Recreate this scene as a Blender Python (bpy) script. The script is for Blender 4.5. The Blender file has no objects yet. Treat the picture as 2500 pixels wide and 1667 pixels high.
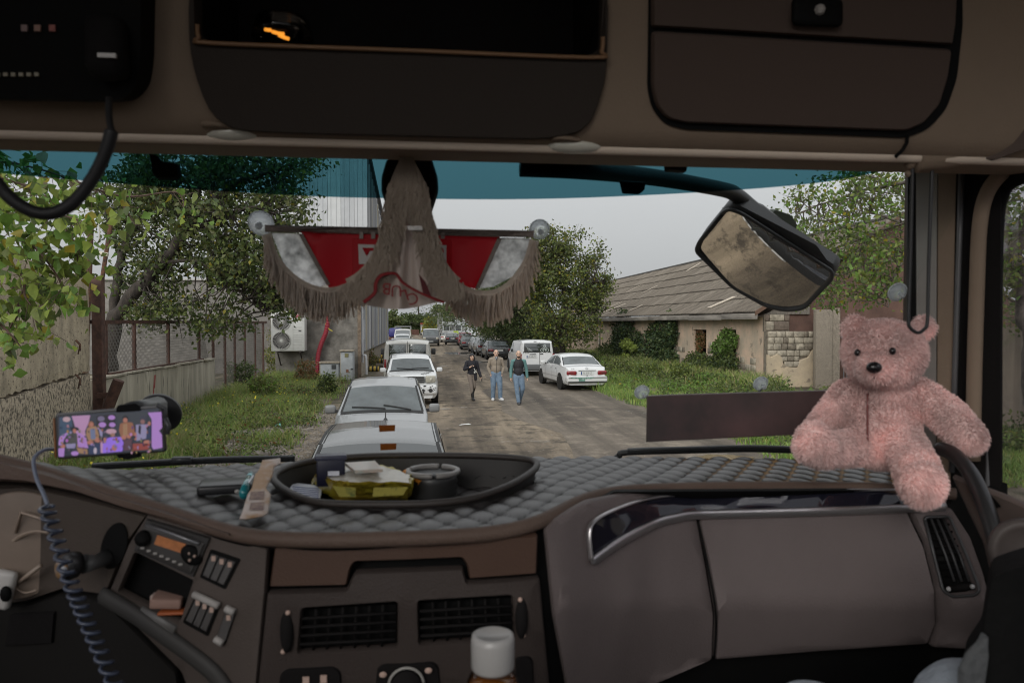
import bpy, bmesh, math, random
import numpy as np
from mathutils import Vector, Matrix, geometry

R = math.radians
rnd = random.Random(7)
nrg = np.random.default_rng(7)
SC = bpy.context.scene
COL = SC.collection

# ------------------------------------------------------------------ camera
EYE = Vector((0.0, 0.0, 2.7))
YAW, PITCH, FPX = 6.5, -1.45, 1800.0
cam_d = bpy.data.cameras.new("camera")
cam = bpy.data.objects.new("camera", cam_d)
COL.objects.link(cam)
cam.location = EYE
cam.rotation_euler = (R(90 + PITCH), 0, R(-YAW))
cam_d.sensor_width = 36.0
cam_d.lens = 36.0 * FPX / 2500.0
cam_d.clip_start = 0.02
cam_d.clip_end = 1500
cam_d.dof.use_dof = True
cam_d.dof.focus_distance = 22.0
cam_d.dof.aperture_fstop = 6.8
SC.camera = cam

# ------------------------------------------------------------------ sky and sun (overcast)
W = bpy.data.worlds.new("World")
SC.world = W
W.use_nodes = True
wn = W.node_tree.nodes
wl = W.node_tree.links
wn.clear()
sky = wn.new("ShaderNodeTexSky")
sky.sky_type = 'NISHITA'
sky.sun_disc = False
sky.sun_elevation = R(27)
sky.sun_rotation = R(210)
sky.dust_density = 4.0
hs = wn.new("ShaderNodeHueSaturation")
hs.inputs['Saturation'].default_value = 0.10
mx = wn.new("ShaderNodeMix")
mx.data_type = 'RGBA'
mx.inputs['Factor'].default_value = 0.86
mx.inputs['B'].default_value = (5.1, 5.15, 5.3, 1)
bg = wn.new("ShaderNodeBackground")
bg.inputs['Strength'].default_value = 0.10
wo = wn.new("ShaderNodeOutputWorld")
wl.new(sky.outputs['Color'], hs.inputs['Color'])
wl.new(hs.outputs['Color'], mx.inputs['A'])
# overcast sky: brighter overhead than near the horizon, (1 + 2 sin h) / 3
tcw = wn.new("ShaderNodeTexCoord"); sxyz = wn.new("ShaderNodeSeparateXYZ"); mrw = wn.new("ShaderNodeMapRange"); vmw = wn.new("ShaderNodeVectorMath"); vmw.operation = 'SCALE'
mrw.inputs['From Min'].default_value = 0.0; mrw.inputs['From Max'].default_value = 1.0; mrw.inputs['To Min'].default_value = 0.80; mrw.inputs['To Max'].default_value = 2.15
wl.new(tcw.outputs['Generated'], sxyz.inputs['Vector']); wl.new(sxyz.outputs['Z'], mrw.inputs['Value'])
wl.new(mx.outputs['Result'], vmw.inputs['Vector']); wl.new(mrw.outputs['Result'], vmw.inputs['Scale']); wl.new(vmw.outputs['Vector'], bg.inputs['Color'])
wl.new(bg.outputs['Background'], wo.inputs['Surface'])
sun_d = bpy.data.lights.new("sun", 'SUN')
sun_d.energy = 1.35
sun_d.angle = R(40)
sun_d.color = (1.0, 0.96, 0.9)
sun = bpy.data.objects.new("sun", sun_d)
COL.objects.link(sun)
sun.rotation_euler = (R(63), 0, R(-32))
SC.view_settings.view_transform = 'Standard'
SC.view_settings.look = 'None'
SC.view_settings.exposure = 0.3
SC.view_settings.gamma = 1.0
SC.view_settings.use_curve_mapping = False
SC.cycles.max_bounces = 10
SC.cycles.diffuse_bounces = 6
SC.cycles.glossy_bounces = 4
SC.cycles.transmission_bounces = 6
SC.cycles.transparent_max_bounces = 12
SC.cycles.use_denoising = True
SC.cycles.filter_width = 1.1

# ------------------------------------------------------------------ pixel (photo 2500 px) -> world point
CR = Matrix.Rotation(R(-YAW), 3, 'Z') @ Matrix.Rotation(R(90 + PITCH), 3, 'X')

def ray(px, py):
    return CR @ Vector(((px - 1250.0) / FPX, (833.5 - py) / FPX, -1.0))
def atY(px, py, Y):
    d = ray(px, py); return EYE + d * (Y / d.y)
def atX(px, py, X):
    d = ray(px, py); return EYE + d * (X / d.x)
def atZ(px, py, Z):
    d = ray(px, py); return EYE + d * ((Z - EYE.z) / d.z)
def plane(p0, n):
    p0 = Vector(p0); n = Vector(n).normalized()
    def f(px, py):
        d = ray(px, py); return EYE + d * ((p0 - EYE).dot(n) / d.dot(n))
    return f
def onY(Y):
    return lambda px, py: atY(px, py, Y)
def lerp(xs, ys):
    return lambda v: float(np.interp(v, xs, ys))

# ------------------------------------------------------------------ materials
MATS = {}
def M(name, col, rough=0.6, metal=0.0, spec=0.5, var=0.0, vs=8.0, bump=0.0, bs=80.0, coat=0.0,
      col2=None, stretch=None, emit=0.0, trans=0.0, detail=4.0, ior=None, lo=0.35, hi=0.65, rough2=None, sheen=0.0, spots=None):
    if name in MATS: return MATS[name]
    m = bpy.data.materials.new(name); m.use_nodes = True
    nt = m.node_tree; n = nt.nodes; l = nt.links
    b = n['Principled BSDF']
    b.inputs['Base Color'].default_value = (*col, 1)
    b.inputs['Roughness'].default_value = rough
    b.inputs['Metallic'].default_value = metal
    b.inputs['Specular IOR Level'].default_value = spec
    if ior: b.inputs['IOR'].default_value = ior
    if coat:
        b.inputs['Coat Weight'].default_value = coat
        b.inputs['Coat Roughness'].default_value = 0.05
    if sheen:
        b.inputs['Sheen Weight'].default_value = sheen
    if emit:
        b.inputs['Emission Color'].default_value = (*col, 1)
        b.inputs['Emission Strength'].default_value = emit
    if trans: b.inputs['Transmission Weight'].default_value = trans
    tc = None
    if var or col2 or bump:
        tc = n.new('ShaderNodeTexCoord'); mp = n.new('ShaderNodeMapping')
        l.new(tc.outputs['Object'], mp.inputs['Vector'])
        if stretch: mp.inputs['Scale'].default_value = stretch
    if var or col2:
        nz = n.new('ShaderNodeTexNoise'); nz.inputs['Scale'].default_value = vs
        nz.inputs['Detail'].default_value = detail; nz.inputs['Roughness'].default_value = 0.62
        l.new(mp.outputs['Vector'], nz.inputs['Vector'])
        cr = n.new('ShaderNodeValToRGB')
        cr.color_ramp.elements[0].position = lo; cr.color_ramp.elements[1].position = hi
        if col2: c0, c1 = col, col2
        else:
            c0 = tuple(c * (1 - var) for c in col); c1 = tuple(min(1, c * (1 + var)) for c in col)
        cr.color_ramp.elements[0].color = (*c0, 1); cr.color_ramp.elements[1].color = (*c1, 1)
        l.new(nz.outputs['Fac'], cr.inputs['Fac']); l.new(cr.outputs['Color'], b.inputs['Base Color'])
        if spots:
            sp = n.new('ShaderNodeTexNoise'); sp.inputs['Scale'].default_value = spots[0]; sp.inputs['Detail'].default_value = 3; l.new(mp.outputs['Vector'], sp.inputs['Vector'])
            sr = n.new('ShaderNodeValToRGB'); sr.color_ramp.elements[0].position = spots[1]; sr.color_ramp.elements[1].position = spots[1] + .04; sr.color_ramp.elements[0].color = (0, 0, 0, 1); sr.color_ramp.elements[1].color = (.85, .85, .85, 1)
            l.new(sp.outputs['Fac'], sr.inputs['Fac']); k_ = n.new('ShaderNodeMix'); k_.data_type = 'RGBA'; l.new(sr.outputs['Color'], k_.inputs['Factor']); l.new(cr.outputs['Color'], k_.inputs['A']); k_.inputs['B'].default_value = (*spots[2], 1)
            l.new(k_.outputs['Result'], b.inputs['Base Color'])
        if rough2 is not None:
            mr = n.new('ShaderNodeMapRange'); mr.inputs['From Min'].default_value = lo; mr.inputs['From Max'].default_value = hi
            mr.inputs['To Min'].default_value = rough; mr.inputs['To Max'].default_value = rough2
            l.new(nz.outputs['Fac'], mr.inputs['Value']); l.new(mr.outputs['Result'], b.inputs['Roughness'])
    if bump:
        nb = n.new('ShaderNodeTexNoise'); nb.inputs['Scale'].default_value = bs; nb.inputs['Detail'].default_value = 3
        l.new(mp.outputs['Vector'], nb.inputs['Vector'])
        bp = n.new('ShaderNodeBump'); bp.inputs['Strength'].default_value = bump
        bp.inputs['Distance'].default_value = 0.02
        l.new(nb.outputs['Fac'], bp.inputs['Height']); l.new(bp.outputs['Normal'], b.inputs['Normal'])
    MATS[name] = m
    return m

def leaf_mat(name, col, var=0.3, transl=0.35, vs=1.7):
    if name in MATS: return MATS[name]
    m = bpy.data.materials.new(name); m.use_nodes = True
    nt = m.node_tree; n = nt.nodes; l = nt.links
    b = n['Principled BSDF']; b.inputs['Roughness'].default_value = 0.5
    b.inputs['Specular IOR Level'].default_value = 0.35
    tc = n.new('ShaderNodeTexCoord'); nz = n.new('ShaderNodeTexNoise')
    nz.inputs['Scale'].default_value = vs; nz.inputs['Detail'].default_value = 5
    l.new(tc.outputs['Object'], nz.inputs['Vector'])
    cr = n.new('ShaderNodeValToRGB'); cr.color_ramp.elements[0].position = .3; cr.color_ramp.elements[1].position = .7
    cr.color_ramp.elements[0].color = (*[c * (1 - var) for c in col], 1)
    cr.color_ramp.elements[1].color = (*[c * (1 + var) for c in col], 1)
    l.new(nz.outputs['Fac'], cr.inputs['Fac']); l.new(cr.outputs['Color'], b.inputs['Base Color'])
    t = n.new('ShaderNodeBsdfTranslucent'); l.new(cr.outputs['Color'], t.inputs['Color'])
    mxs = n.new('ShaderNodeMixShader'); mxs.inputs['Fac'].default_value = transl
    l.new(b.outputs['BSDF'], mxs.inputs[1]); l.new(t.outputs['BSDF'], mxs.inputs[2])
    l.new(mxs.outputs['Shader'], n['Material Output'].inputs['Surface'])
    MATS[name] = m
    return m

def clear_mat(name, tint, gloss=0.06, rough=0.02, dust=0.0, dustcol=(.5, .5, .5), ior=1.45, tl=False):
    """a thin pane: tinted transparency, fresnel gloss and a little dust"""
    if name in MATS: return MATS[name]
    m = bpy.data.materials.new(name); m.use_nodes = True
    nt = m.node_tree; n = nt.nodes; l = nt.links
    n.remove(n['Principled BSDF'])
    tr = n.new('ShaderNodeBsdfTransparent'); tr.inputs['Color'].default_value = (*tint, 1)
    gl = n.new('ShaderNodeBsdfGlossy'); gl.inputs['Roughness'].default_value = rough
    fr = n.new('ShaderNodeFresnel'); fr.inputs['IOR'].default_value = ior
    ml = n.new('ShaderNodeMath'); ml.operation = 'MULTIPLY'; ml.inputs[1].default_value = gloss
    l.new(fr.outputs['Fac'], ml.inputs[0])
    mxs = n.new('ShaderNodeMixShader')
    l.new(ml.outputs['Value'], mxs.inputs['Fac']); l.new(tr.outputs['BSDF'], mxs.inputs[1]); l.new(gl.outputs['BSDF'], mxs.inputs[2])
    out = mxs
    if dust:
        df = n.new('ShaderNodeBsdfTranslucent' if tl else 'ShaderNodeBsdfDiffuse'); df.inputs['Color'].default_value = (*dustcol, 1)
        tc = n.new('ShaderNodeTexCoord'); nz = n.new('ShaderNodeTexNoise'); nz.inputs['Scale'].default_value = 9; nz.inputs['Detail'].default_value = 6
        l.new(tc.outputs['Object'], nz.inputs['Vector'])
        mr = n.new('ShaderNodeMapRange'); mr.inputs['From Min'].default_value = .4; mr.inputs['From Max'].default_value = .75
        mr.inputs['To Min'].default_value = dust * .5; mr.inputs['To Max'].default_value = dust
        l.new(nz.outputs['Fac'], mr.inputs['Value'])
        m2 = n.new('ShaderNodeMixShader'); l.new(mr.outputs['Result'], m2.inputs['Fac'])
        l.new(mxs.outputs['Shader'], m2.inputs[1]); l.new(df.outputs['BSDF'], m2.inputs[2]); out = m2
    l.new(out.outputs['Shader'], n['Material Output'].inputs['Surface'])
    MATS[name] = m
    return m

# ------------------------------------------------------------------ objects
def tag(o, label=None, cat=None, group=None, kind=None):
    if label: o['label'] = label
    if cat: o['category'] = cat
    if group: o['group'] = group
    if kind: o['kind'] = kind
    return o
WM = {}
def thing(name, label, cat, loc=(0, 0, 0), rz=0.0, group=None):
    o = bpy.data.objects.new(name, None); COL.objects.link(o)
    o.empty_display_size = 0.1
    o.location = loc; o.rotation_euler = (0, 0, rz)
    WM[o.name] = Matrix.Translation(Vector(loc)) @ Matrix.Rotation(rz, 4, 'Z')
    return tag(o, label, cat, group)
def link(o, parent=None, local=False):
    COL.objects.link(o)
    if parent is not None:
        o.parent = parent
        if not local and parent.name in WM:
            o.matrix_parent_inverse = WM[parent.name].inverted()
    return o
def mk(name, verts, faces, mat, parent=None, smooth=False, local=False, midx=None):
    me = bpy.data.meshes.new(name)
    me.from_pydata([tuple(v) for v in verts], [], faces)
    for m in (mat if isinstance(mat, (list, tuple)) else [mat]): me.materials.append(m)
    if midx is not None: me.polygons.foreach_set('material_index', midx)
    if smooth: me.polygons.foreach_set('use_smooth', [True] * len(me.polygons))
    me.update()
    return link(bpy.data.objects.new(name, me), parent, local)
def children(o): return [c for c in bpy.data.objects if c.parent == o]
def copy_tree(o, parent=None, kids=None):
    c = o.copy(); COL.objects.link(c)
    if parent is not None: c.parent = parent
    for ch in (kids or children)(o): copy_tree(ch, c, kids)
    return c

class MB:
    def __init__(s): s.v = []; s.f = []; s.m = []
    def add(s, vs, fs, mi=0):
        b = len(s.v); s.v += [Vector(v) for v in vs]; s.f += [tuple(i + b for i in f) for f in fs]; s.m += [mi] * len(fs); return s
    def box(s, c, d, rot=None, mi=0):
        c = Vector(c); hx, hy, hz = d[0] / 2, d[1] / 2, d[2] / 2
        p = [Vector((x, y, z)) for x in (-hx, hx) for y in (-hy, hy) for z in (-hz, hz)]
        if rot is not None: p = [rot @ q for q in p]
        return s.add([c + q for q in p], [(0, 1, 3, 2), (4, 6, 7, 5), (0, 4, 5, 1), (2, 3, 7, 6), (0, 2, 6, 4), (1, 5, 7, 3)], mi)
    def tube(s, pts, r, n=8, cap=True, mi=0, flat=1.0, up=(0, 0, 1)):
        pts = [Vector(p) for p in pts]; k = len(pts)
        rs = r if isinstance(r, (list, tuple, np.ndarray)) else [r] * k
        ring = []; prev = None
        for i, p in enumerate(pts):
            t = (pts[min(i + 1, k - 1)] - pts[max(i - 1, 0)])
            if t.length < 1e-9: t = Vector((0, 0, 1))
            t.normalize()
            a = prev - t * prev.dot(t) if prev is not None else Vector(up) - t * Vector(up).dot(t)
            if a.length < 1e-4: a = t.orthogonal()
            a.normalize(); prev = a; b = t.cross(a)
            ring.append([p + (a * math.cos(2 * math.pi * j / n) + b * math.sin(2 * math.pi * j / n) * flat) * rs[i] for j in range(n)])
        vs = [q for rg in ring for q in rg]; fs = []
        for i in range(k - 1):
            for j in range(n):
                fs.append((i * n + j, i * n + (j + 1) % n, (i + 1) * n + (j + 1) % n, (i + 1) * n + j))
        if cap: fs += [tuple(range(n - 1, -1, -1)), tuple(range((k - 1) * n, k * n))]
        return s.add(vs, fs, mi)
    def lathe(s, c, prof, n=20, axis=(0, 0, 1), mi=0, sx=1.0):
        ax = Vector(axis).normalized(); a = ax.orthogonal().normalized(); b = ax.cross(a); c = Vector(c)
        vs = []; fs = []
        for (r, h) in prof:
            for j in range(n):
                t = 2 * math.pi * j / n
                vs.append(c + ax * h + (a * math.cos(t) + b * math.sin(t) * sx) * r)
        for i in range(len(prof) - 1):
            for j in range(n):
                fs.append((i * n + j, i * n + (j + 1) % n, (i + 1) * n + (j + 1) % n, (i + 1) * n + j))
        fs += [tuple(range(n - 1, -1, -1)), tuple(range((len(prof) - 1) * n, len(prof) * n))]
        return s.add(vs, fs, mi)
    def ball(s, c, r, n=12, mi=0, rot=None):
        rr = r if isinstance(r, (tuple, list)) else (r, r, r); c = Vector(c); m = max(5, n // 2 + 1)
        vs = []; fs = []
        for i in range(m):
            th = math.pi * (i + .001) / (m - 1 + .002)
            for j in range(n):
                ph = 2 * math.pi * j / n
                q = Vector((rr[0] * math.sin(th) * math.cos(ph), rr[1] * math.sin(th) * math.sin(ph), rr[2] * math.cos(th)))
                vs.append(c + (rot @ q if rot is not None else q))
        for i in range(m - 1):
            for j in range(n):
                fs.append((i * n + j, (i + 1) * n + j, (i + 1) * n + (j + 1) % n, i * n + (j + 1) % n))
        return s.add(vs, fs, mi)
    def poly(s, pts, mi=0): return s.add(pts, [tuple(range(len(pts)))], mi)
    def prism(s, pts, vec, mi=0):
        n = len(pts); pts = [Vector(p) for p in pts]; q = [p + Vector(vec) for p in pts]
        return s.add(pts + q, [tuple(range(n)), tuple(range(2 * n - 1, n - 1, -1))] + [(i, i + n, (i + 1) % n + n, (i + 1) % n) for i in range(n)], mi)
    def build(s, name, mat, parent=None, smooth=False, local=False):
        return mk(name, s.v, s.f, mat, parent, smooth, local, s.m)

def rbox(name, c, d, bev, mat, parent=None, rot=None, seg=2, smooth=True, local=False):
    bm = bmesh.new(); bmesh.ops.create_cube(bm, size=1.0)
    bmesh.ops.scale(bm, vec=d, verts=bm.verts)
    if bev: bmesh.ops.bevel(bm, geom=bm.edges[:], offset=bev, segments=seg, profile=0.5, affect='EDGES')
    if rot is not None: bmesh.ops.transform(bm, matrix=rot.to_4x4(), verts=bm.verts)
    bmesh.ops.translate(bm, vec=Vector(c), verts=bm.verts)
    me = bpy.data.meshes.new(name); bm.to_mesh(me); bm.free()
    me.materials.append(mat)
    if smooth:
        me.polygons.foreach_set('use_smooth', [True] * len(me.polygons))
        try: me.set_sharp_from_angle(angle=R(50))
        except Exception: pass
    return link(bpy.data.objects.new(name, me), parent, local)

def smooth_path(pts, n=8, closed=False):
    """Catmull-Rom through points of any dimension"""
    P = [np.array(p, float) for p in pts]; k = len(P); out = []
    rng = range(k if closed else k - 1)
    for i in rng:
        if closed: a, b, c, d = P[(i - 1) % k], P[i], P[(i + 1) % k], P[(i + 2) % k]
        else: a, b, c, d = P[max(i - 1, 0)], P[i], P[i + 1], P[min(i + 2, k - 1)]
        for j in range(n):
            t = j / n
            out.append(.5 * ((2 * b) + (-a + c) * t + (2 * a - 5 * b + 4 * c - d) * t * t + (-a + 3 * b - 3 * c + d) * t ** 3))
    if not closed: out.append(P[-1])
    return out

def inside(p, poly):
    x, y = p; c = False; j = len(poly) - 1
    for i in range(len(poly)):
        xi, yi = poly[i][0], poly[i][1]; xj, yj = poly[j][0], poly[j][1]
        if (yi > y) != (yj > y) and x < (xj - xi) * (y - yi) / (yj - yi + 1e-12) + xi: c = not c
        j = i
    return c
def rounded(poly, r, n=5):
    """round the corners of a 2d polygon"""
    out = []; k = len(poly)
    for i in range(k):
        p = np.array(poly[i], float); a = np.array(poly[i - 1], float); b = np.array(poly[(i + 1) % k], float)
        da = a - p; db = b - p; la = np.linalg.norm(da); lb = np.linalg.norm(db)
        rr = min(r, la * .45, lb * .45)
        p0 = p + da / la * rr; p1 = p + db / lb * rr
        for j in range(n + 1):
            t = j / n; out.append(tuple((1 - t) ** 2 * p0 + 2 * t * (1 - t) * p + t * t * p1))
    return out
def inset2(poly, d):
    k = len(poly); P = [np.array(p, float) for p in poly]
    area = sum(P[i][0] * P[(i + 1) % k][1] - P[(i + 1) % k][0] * P[i][1] for i in range(k))
    sg = 1 if area > 0 else -1; out = []
    for i in range(k):
        t = P[(i + 1) % k] - P[i - 1]; t /= (np.linalg.norm(t) + 1e-9)
        out.append(tuple(P[i] + sg * d * np.array((-t[1], t[0]))))
    return out
def panel(name, outline, proj, back, mat, parent=None, step=30.0, edge=4.0, soft=0.35, holes=(), smooth=True, local=False):
    """a plate cut to a 2d outline, mapped into the world by proj(u, v); 'back' is the vector of its thickness"""
    back = Vector(back)
    loops = [list(outline)] + [list(h) for h in holes]
    pts = []; edges = []; depth = []
    def addloop(lp, d):
        b = len(pts); n = len(lp)
        for p in lp: pts.append(Vector((p[0], p[1]))); depth.append(d)
        for i in range(n): edges.append((b + i, b + (i + 1) % n))
        return list(range(b, b + n))
    rims = [addloop(loops[0], soft)]
    for h in loops[1:]: rims.append(addloop(h, soft))
    if edge > 0:
        addloop(inset2(loops[0], edge), 0.0)
        for h in loops[1:]: addloop(inset2(h, -edge), 0.0)
    xs = [p[0] for p in outline]; ys = [p[1] for p in outline]
    inn = inset2(loops[0], edge * 2.2 + 1e-6)
    x = min(xs) + step / 2
    while x < max(xs):
        y = min(ys) + step / 2
        while y < max(ys):
            if inside((x, y), inn) and not any(inside((x, y), inset2(h, -edge * 2.2 - 1e-6)) for h in loops[1:]):
                pts.append(Vector((x, y))); depth.append(0.0)
            y += step
        x += step
    vo, eo, fo, ov, oe, of = geometry.delaunay_2d_cdt(pts, edges, [], 0, 1e-6)
    dv = []; 
    for k, src in enumerate(ov): dv.append(max([depth[i] for i in src]) if src else 0.0)
    V = [proj(p[0], p[1]) for p in vo]
    F = []
    for f in fo:
        c = sum((vo[i] for i in f), Vector((0, 0))) / len(f)
        if inside(c, loops[0]) and not any(inside(c, h) for h in loops[1:]): F.append(tuple(f))
    V = [v + back * d for v, d in zip(V, dv)]
    used = {}
    for f in F:
        for i in f: used.setdefault(i, None)
    # boundary -> rim going back
    cnt = {}
    for f in F:
        for i in range(len(f)):
            e = (f[i], f[(i + 1) % len(f)]); cnt[tuple(sorted(e))] = cnt.get(tuple(sorted(e)), []) + [e]
    nb = {}
    base = [v - back * d for v, d in zip(V, dv)]
    for k, es in cnt.items():
        if len(es) == 1:
            a, b = es[0]
            for i in (a, b):
                if i not in nb: nb[i] = len(V); V.append(base[i] + back)
            F.append((b, a, nb[a], nb[b]))
    o = mk(name, V, F, mat, parent, smooth, local)
    bm = bmesh.new(); bm.from_mesh(o.data); bmesh.ops.recalc_face_normals(bm, faces=bm.faces)
    # make the front face the viewer side (against back)
    s = sum((f.normal.dot(back) * f.calc_area() for f in bm.faces))
    bm.to_mesh(o.data); bm.free()
    if smooth:
        try: o.data.set_sharp_from_angle(angle=R(48))
        except Exception: pass
    return o

def cap_hull(bm, p0, p1, r0, r1):
    p0 = Vector(p0); p1 = Vector(p1); vs = []
    for p, r in ((p0, r0), (p1, r1)):
        for i in range(7):
            th = math.pi * (i + .02) / 6.04
            for j in range(10):
                ph = 2 * math.pi * (j + .5 * (i % 2)) / 10
                vs.append(bm.verts.new(p + Vector((math.sin(th) * math.cos(ph), math.sin(th) * math.sin(ph), math.cos(th))) * r))
    res = bmesh.ops.convex_hull(bm, input=vs)
    junk = [g for g in res['geom_interior'] + res['geom_unused'] if isinstance(g, bmesh.types.BMVert)]
    if junk: bmesh.ops.delete(bm, geom=list(set(junk)), context='VERTS')
def blob_mesh(caps, voxel, smooth=6, fac=0.5):
    """union of tapered capsules (p0,p1,r0,r1) and ellipsoids (c,(rx,ry,rz)) remeshed into one continuous surface"""
    bm = bmesh.new()
    for c in caps:
        if len(c) >= 4: cap_hull(bm, *c[:4])
        else:
            m = Matrix.Translation(Vector(c[0])) @ (c[2].to_4x4() if len(c) > 2 else Matrix.Identity(4)) @ Matrix.Diagonal((*c[1], 1))
            bmesh.ops.create_uvsphere(bm, u_segments=16, v_segments=10, radius=1.0, matrix=m)
    bmesh.ops.recalc_face_normals(bm, faces=bm.faces)
    me = bpy.data.meshes.new('tmp'); bm.to_mesh(me); bm.free()
    ob = bpy.data.objects.new('tmp', me); COL.objects.link(ob)
    r = ob.modifiers.new('r', 'REMESH'); r.mode = 'VOXEL'; r.voxel_size = voxel; r.adaptivity = 0
    if smooth:
        s = ob.modifiers.new('s', 'SMOOTH'); s.factor = fac; s.iterations = smooth
    dg = bpy.context.evaluated_depsgraph_get()
    out = bpy.data.meshes.new_from_object(ob.evaluated_get(dg))
    bpy.data.objects.remove(ob); bpy.data.meshes.remove(me)
    out.polygons.foreach_set('use_smooth', [True] * len(out.polygons))
    return out
def blob(name, caps, voxel, mat, parent=None, smooth=6, local=False, fac=.5):
    me = blob_mesh(caps, voxel, smooth, fac); me.name = name; me.materials.clear(); me.materials.append(mat)
    return link(bpy.data.objects.new(name, me), parent, local)

TXT = {}
def text_geo(s):
    if s in TXT: return TXT[s]
    cu = bpy.data.curves.new('t', 'FONT'); cu.body = s; cu.align_x = 'CENTER'; cu.align_y = 'CENTER'; cu.resolution_u = 3
    ob = bpy.data.objects.new('t', cu); COL.objects.link(ob)
    dg = bpy.context.evaluated_depsgraph_get()
    me = bpy.data.meshes.new_from_object(ob.evaluated_get(dg))
    r = ([v.co.copy() for v in me.vertices], [tuple(p.vertices) for p in me.polygons])
    bpy.data.objects.remove(ob); bpy.data.curves.remove(cu); bpy.data.meshes.remove(me)
    TXT[s] = r
    return r
def lettering(name, s, c, xd, yd, size, mat, parent=None, local=False, fit=None):
    """flat print: letters centred on c in the plane of xd, yd"""
    vs, fs = text_geo(s); c = Vector(c); xd = Vector(xd).normalized(); yd = Vector(yd).normalized()
    k = size
    if fit:
        w = max(v.x for v in vs) - min(v.x for v in vs); k = fit / w
    return mk(name, [c + xd * (v.x * k) + yd * (v.y * (size if fit else k)) for v in vs], fs, mat, parent, False, local)
# =================================================================== SETTING OUTSIDE
def mesh_np(name, V, F, mats, midx=None, parent=None, smooth=False, local=False):
    me = bpy.data.meshes.new(name); n = len(V); m, k = F.shape
    me.vertices.add(n); me.vertices.foreach_set('co', np.ascontiguousarray(V, np.float32).ravel())
    me.loops.add(m * k); me.loops.foreach_set('vertex_index', np.ascontiguousarray(F, np.int32).ravel())
    me.polygons.add(m); me.polygons.foreach_set('loop_start', np.arange(0, m * k, k, dtype=np.int32))
    for mt in mats: me.materials.append(mt)
    if midx is not None: me.polygons.foreach_set('material_index', np.ascontiguousarray(midx, np.int32))
    if smooth: me.polygons.foreach_set('use_smooth', np.ones(m, bool))
    me.update(calc_edges=True); me.validate()
    return link(bpy.data.objects.new(name, me), parent, local)

def unit(v): return v / (np.linalg.norm(v, axis=-1, keepdims=True) + 1e-9)
def leaves(name, P, size, mats, w, parent=None, kind='stuff', droop=.35, asp=.62, fold=.25, sv=.35):
    """folded rhombic leaves at points P"""
    n = len(P); P = np.asarray(P, float)
    ax = unit(nrg.normal(size=(n, 3)) + np.array([0, 0, -droop]))
    sd = unit(np.cross(ax, nrg.normal(size=(n, 3)))); nm = np.cross(ax, sd)
    L = (size * (1 + sv * nrg.uniform(-1, 1, n)))[:, None]
    Wd = L * asp * .5
    base = P - ax * L * .1
    a = base; b = base + ax * L * .45 + sd * Wd + nm * Wd * fold * 2; c = base + ax * L; d = base + ax * L * .45 - sd * Wd + nm * Wd * fold * 2
    V = np.stack([a, b, c, d], 1).reshape(-1, 3)
    i = np.arange(n) * 4
    F = np.concatenate([np.stack([i, i + 1, i + 2], 1), np.stack([i, i + 2, i + 3], 1)])
    mi = nrg.choice(len(mats), n, p=np.array(w) / sum(w)); mi = np.concatenate([mi, mi])
    o = mesh_np(name, V, F, mats, mi, parent)
    if kind: o['kind'] = kind
    return o
def grass(name, P, h, mats, w, parent=None, wd=.012, lean=.5, kind='stuff'):
    n = len(P); P = np.asarray(P, float)
    H = h * nrg.uniform(.5, 1.25, n) if np.isscalar(h) else np.asarray(h) * nrg.uniform(.5, 1.25, n)
    an = nrg.uniform(0, 2 * np.pi, n); s = np.stack([np.cos(an), np.sin(an), np.zeros(n)], 1)
    ld = nrg.normal(size=(n, 3)) * lean * H[:, None]; ld[:, 2] = 0
    tip = P + ld; tip[:, 2] += H
    mid = P + ld * .35; mid[:, 2] += H * .6
    wv = s * wd * nrg.uniform(.6, 1.4, n)[:, None]
    V = np.stack([P - wv, P + wv, mid + wv * .7, mid - wv * .7, tip], 1).reshape(-1, 3)
    i = np.arange(n) * 5
    F = np.concatenate([np.stack([i, i + 1, i + 2], 1), np.stack([i, i + 2, i + 3], 1), np.stack([i + 3, i + 2, i + 4], 1)])
    mi = nrg.choice(len(mats), n, p=np.array(w) / sum(w)); mi = np.concatenate([mi] * 3)
    o = mesh_np(name, V, F, mats, mi, parent)
    if kind: o['kind'] = kind
    return o
def vnoise(x, y, s, seed=0):
    """cheap smooth value noise for scattering"""
    x = np.asarray(x) / s + seed * 17.3; y = np.asarray(y) / s + seed * 9.1
    def h(i, j):
        v = np.sin(i * 127.1 + j * 311.7) * 43758.5453; return v - np.floor(v)
    i = np.floor(x); j = np.floor(y); u = x - i; v = y - j; u = u * u * (3 - 2 * u); v = v * v * (3 - 2 * v)
    return (h(i, j) * (1 - u) + h(i + 1, j) * u) * (1 - v) + (h(i, j + 1) * (1 - u) + h(i + 1, j + 1) * u) * v

# ---- leaf and bark materials
L_dark = leaf_mat('leaf_dark', (.055, .078, .028)); L_mid = leaf_mat('leaf_mid', (.095, .13, .04))
L_lite = leaf_mat('leaf_light', (.17, .21, .05)); L_yel = leaf_mat('leaf_yellow', (.28, .24, .03))
L_bri = leaf_mat('leaf_bright', (.30, .38, .08), transl=.45); L_oli = leaf_mat('leaf_olive', (.14, .15, .06))
L_dry = leaf_mat('leaf_dry', (.22, .12, .05)); L_ivy = leaf_mat('leaf_ivy', (.035, .062, .026), transl=.15)
L_pale = leaf_mat('leaf_pale', (.30, .26, .16)); L_fgreen = leaf_mat('leaf_fresh', (.15, .26, .05))
G_grn = leaf_mat('grass_green', (.235, .34, .085)); G_dk = leaf_mat('grass_dark', (.16, .22, .07)); G_str = leaf_mat('grass_straw', (.42, .35, .19)); G_yg = leaf_mat('grass_yellowish', (.30, .33, .09))
bark = M('bark', (.045, .036, .03), .9, var=.45, vs=9, bump=.6, bs=35, stretch=(1, 1, .25))
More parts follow.
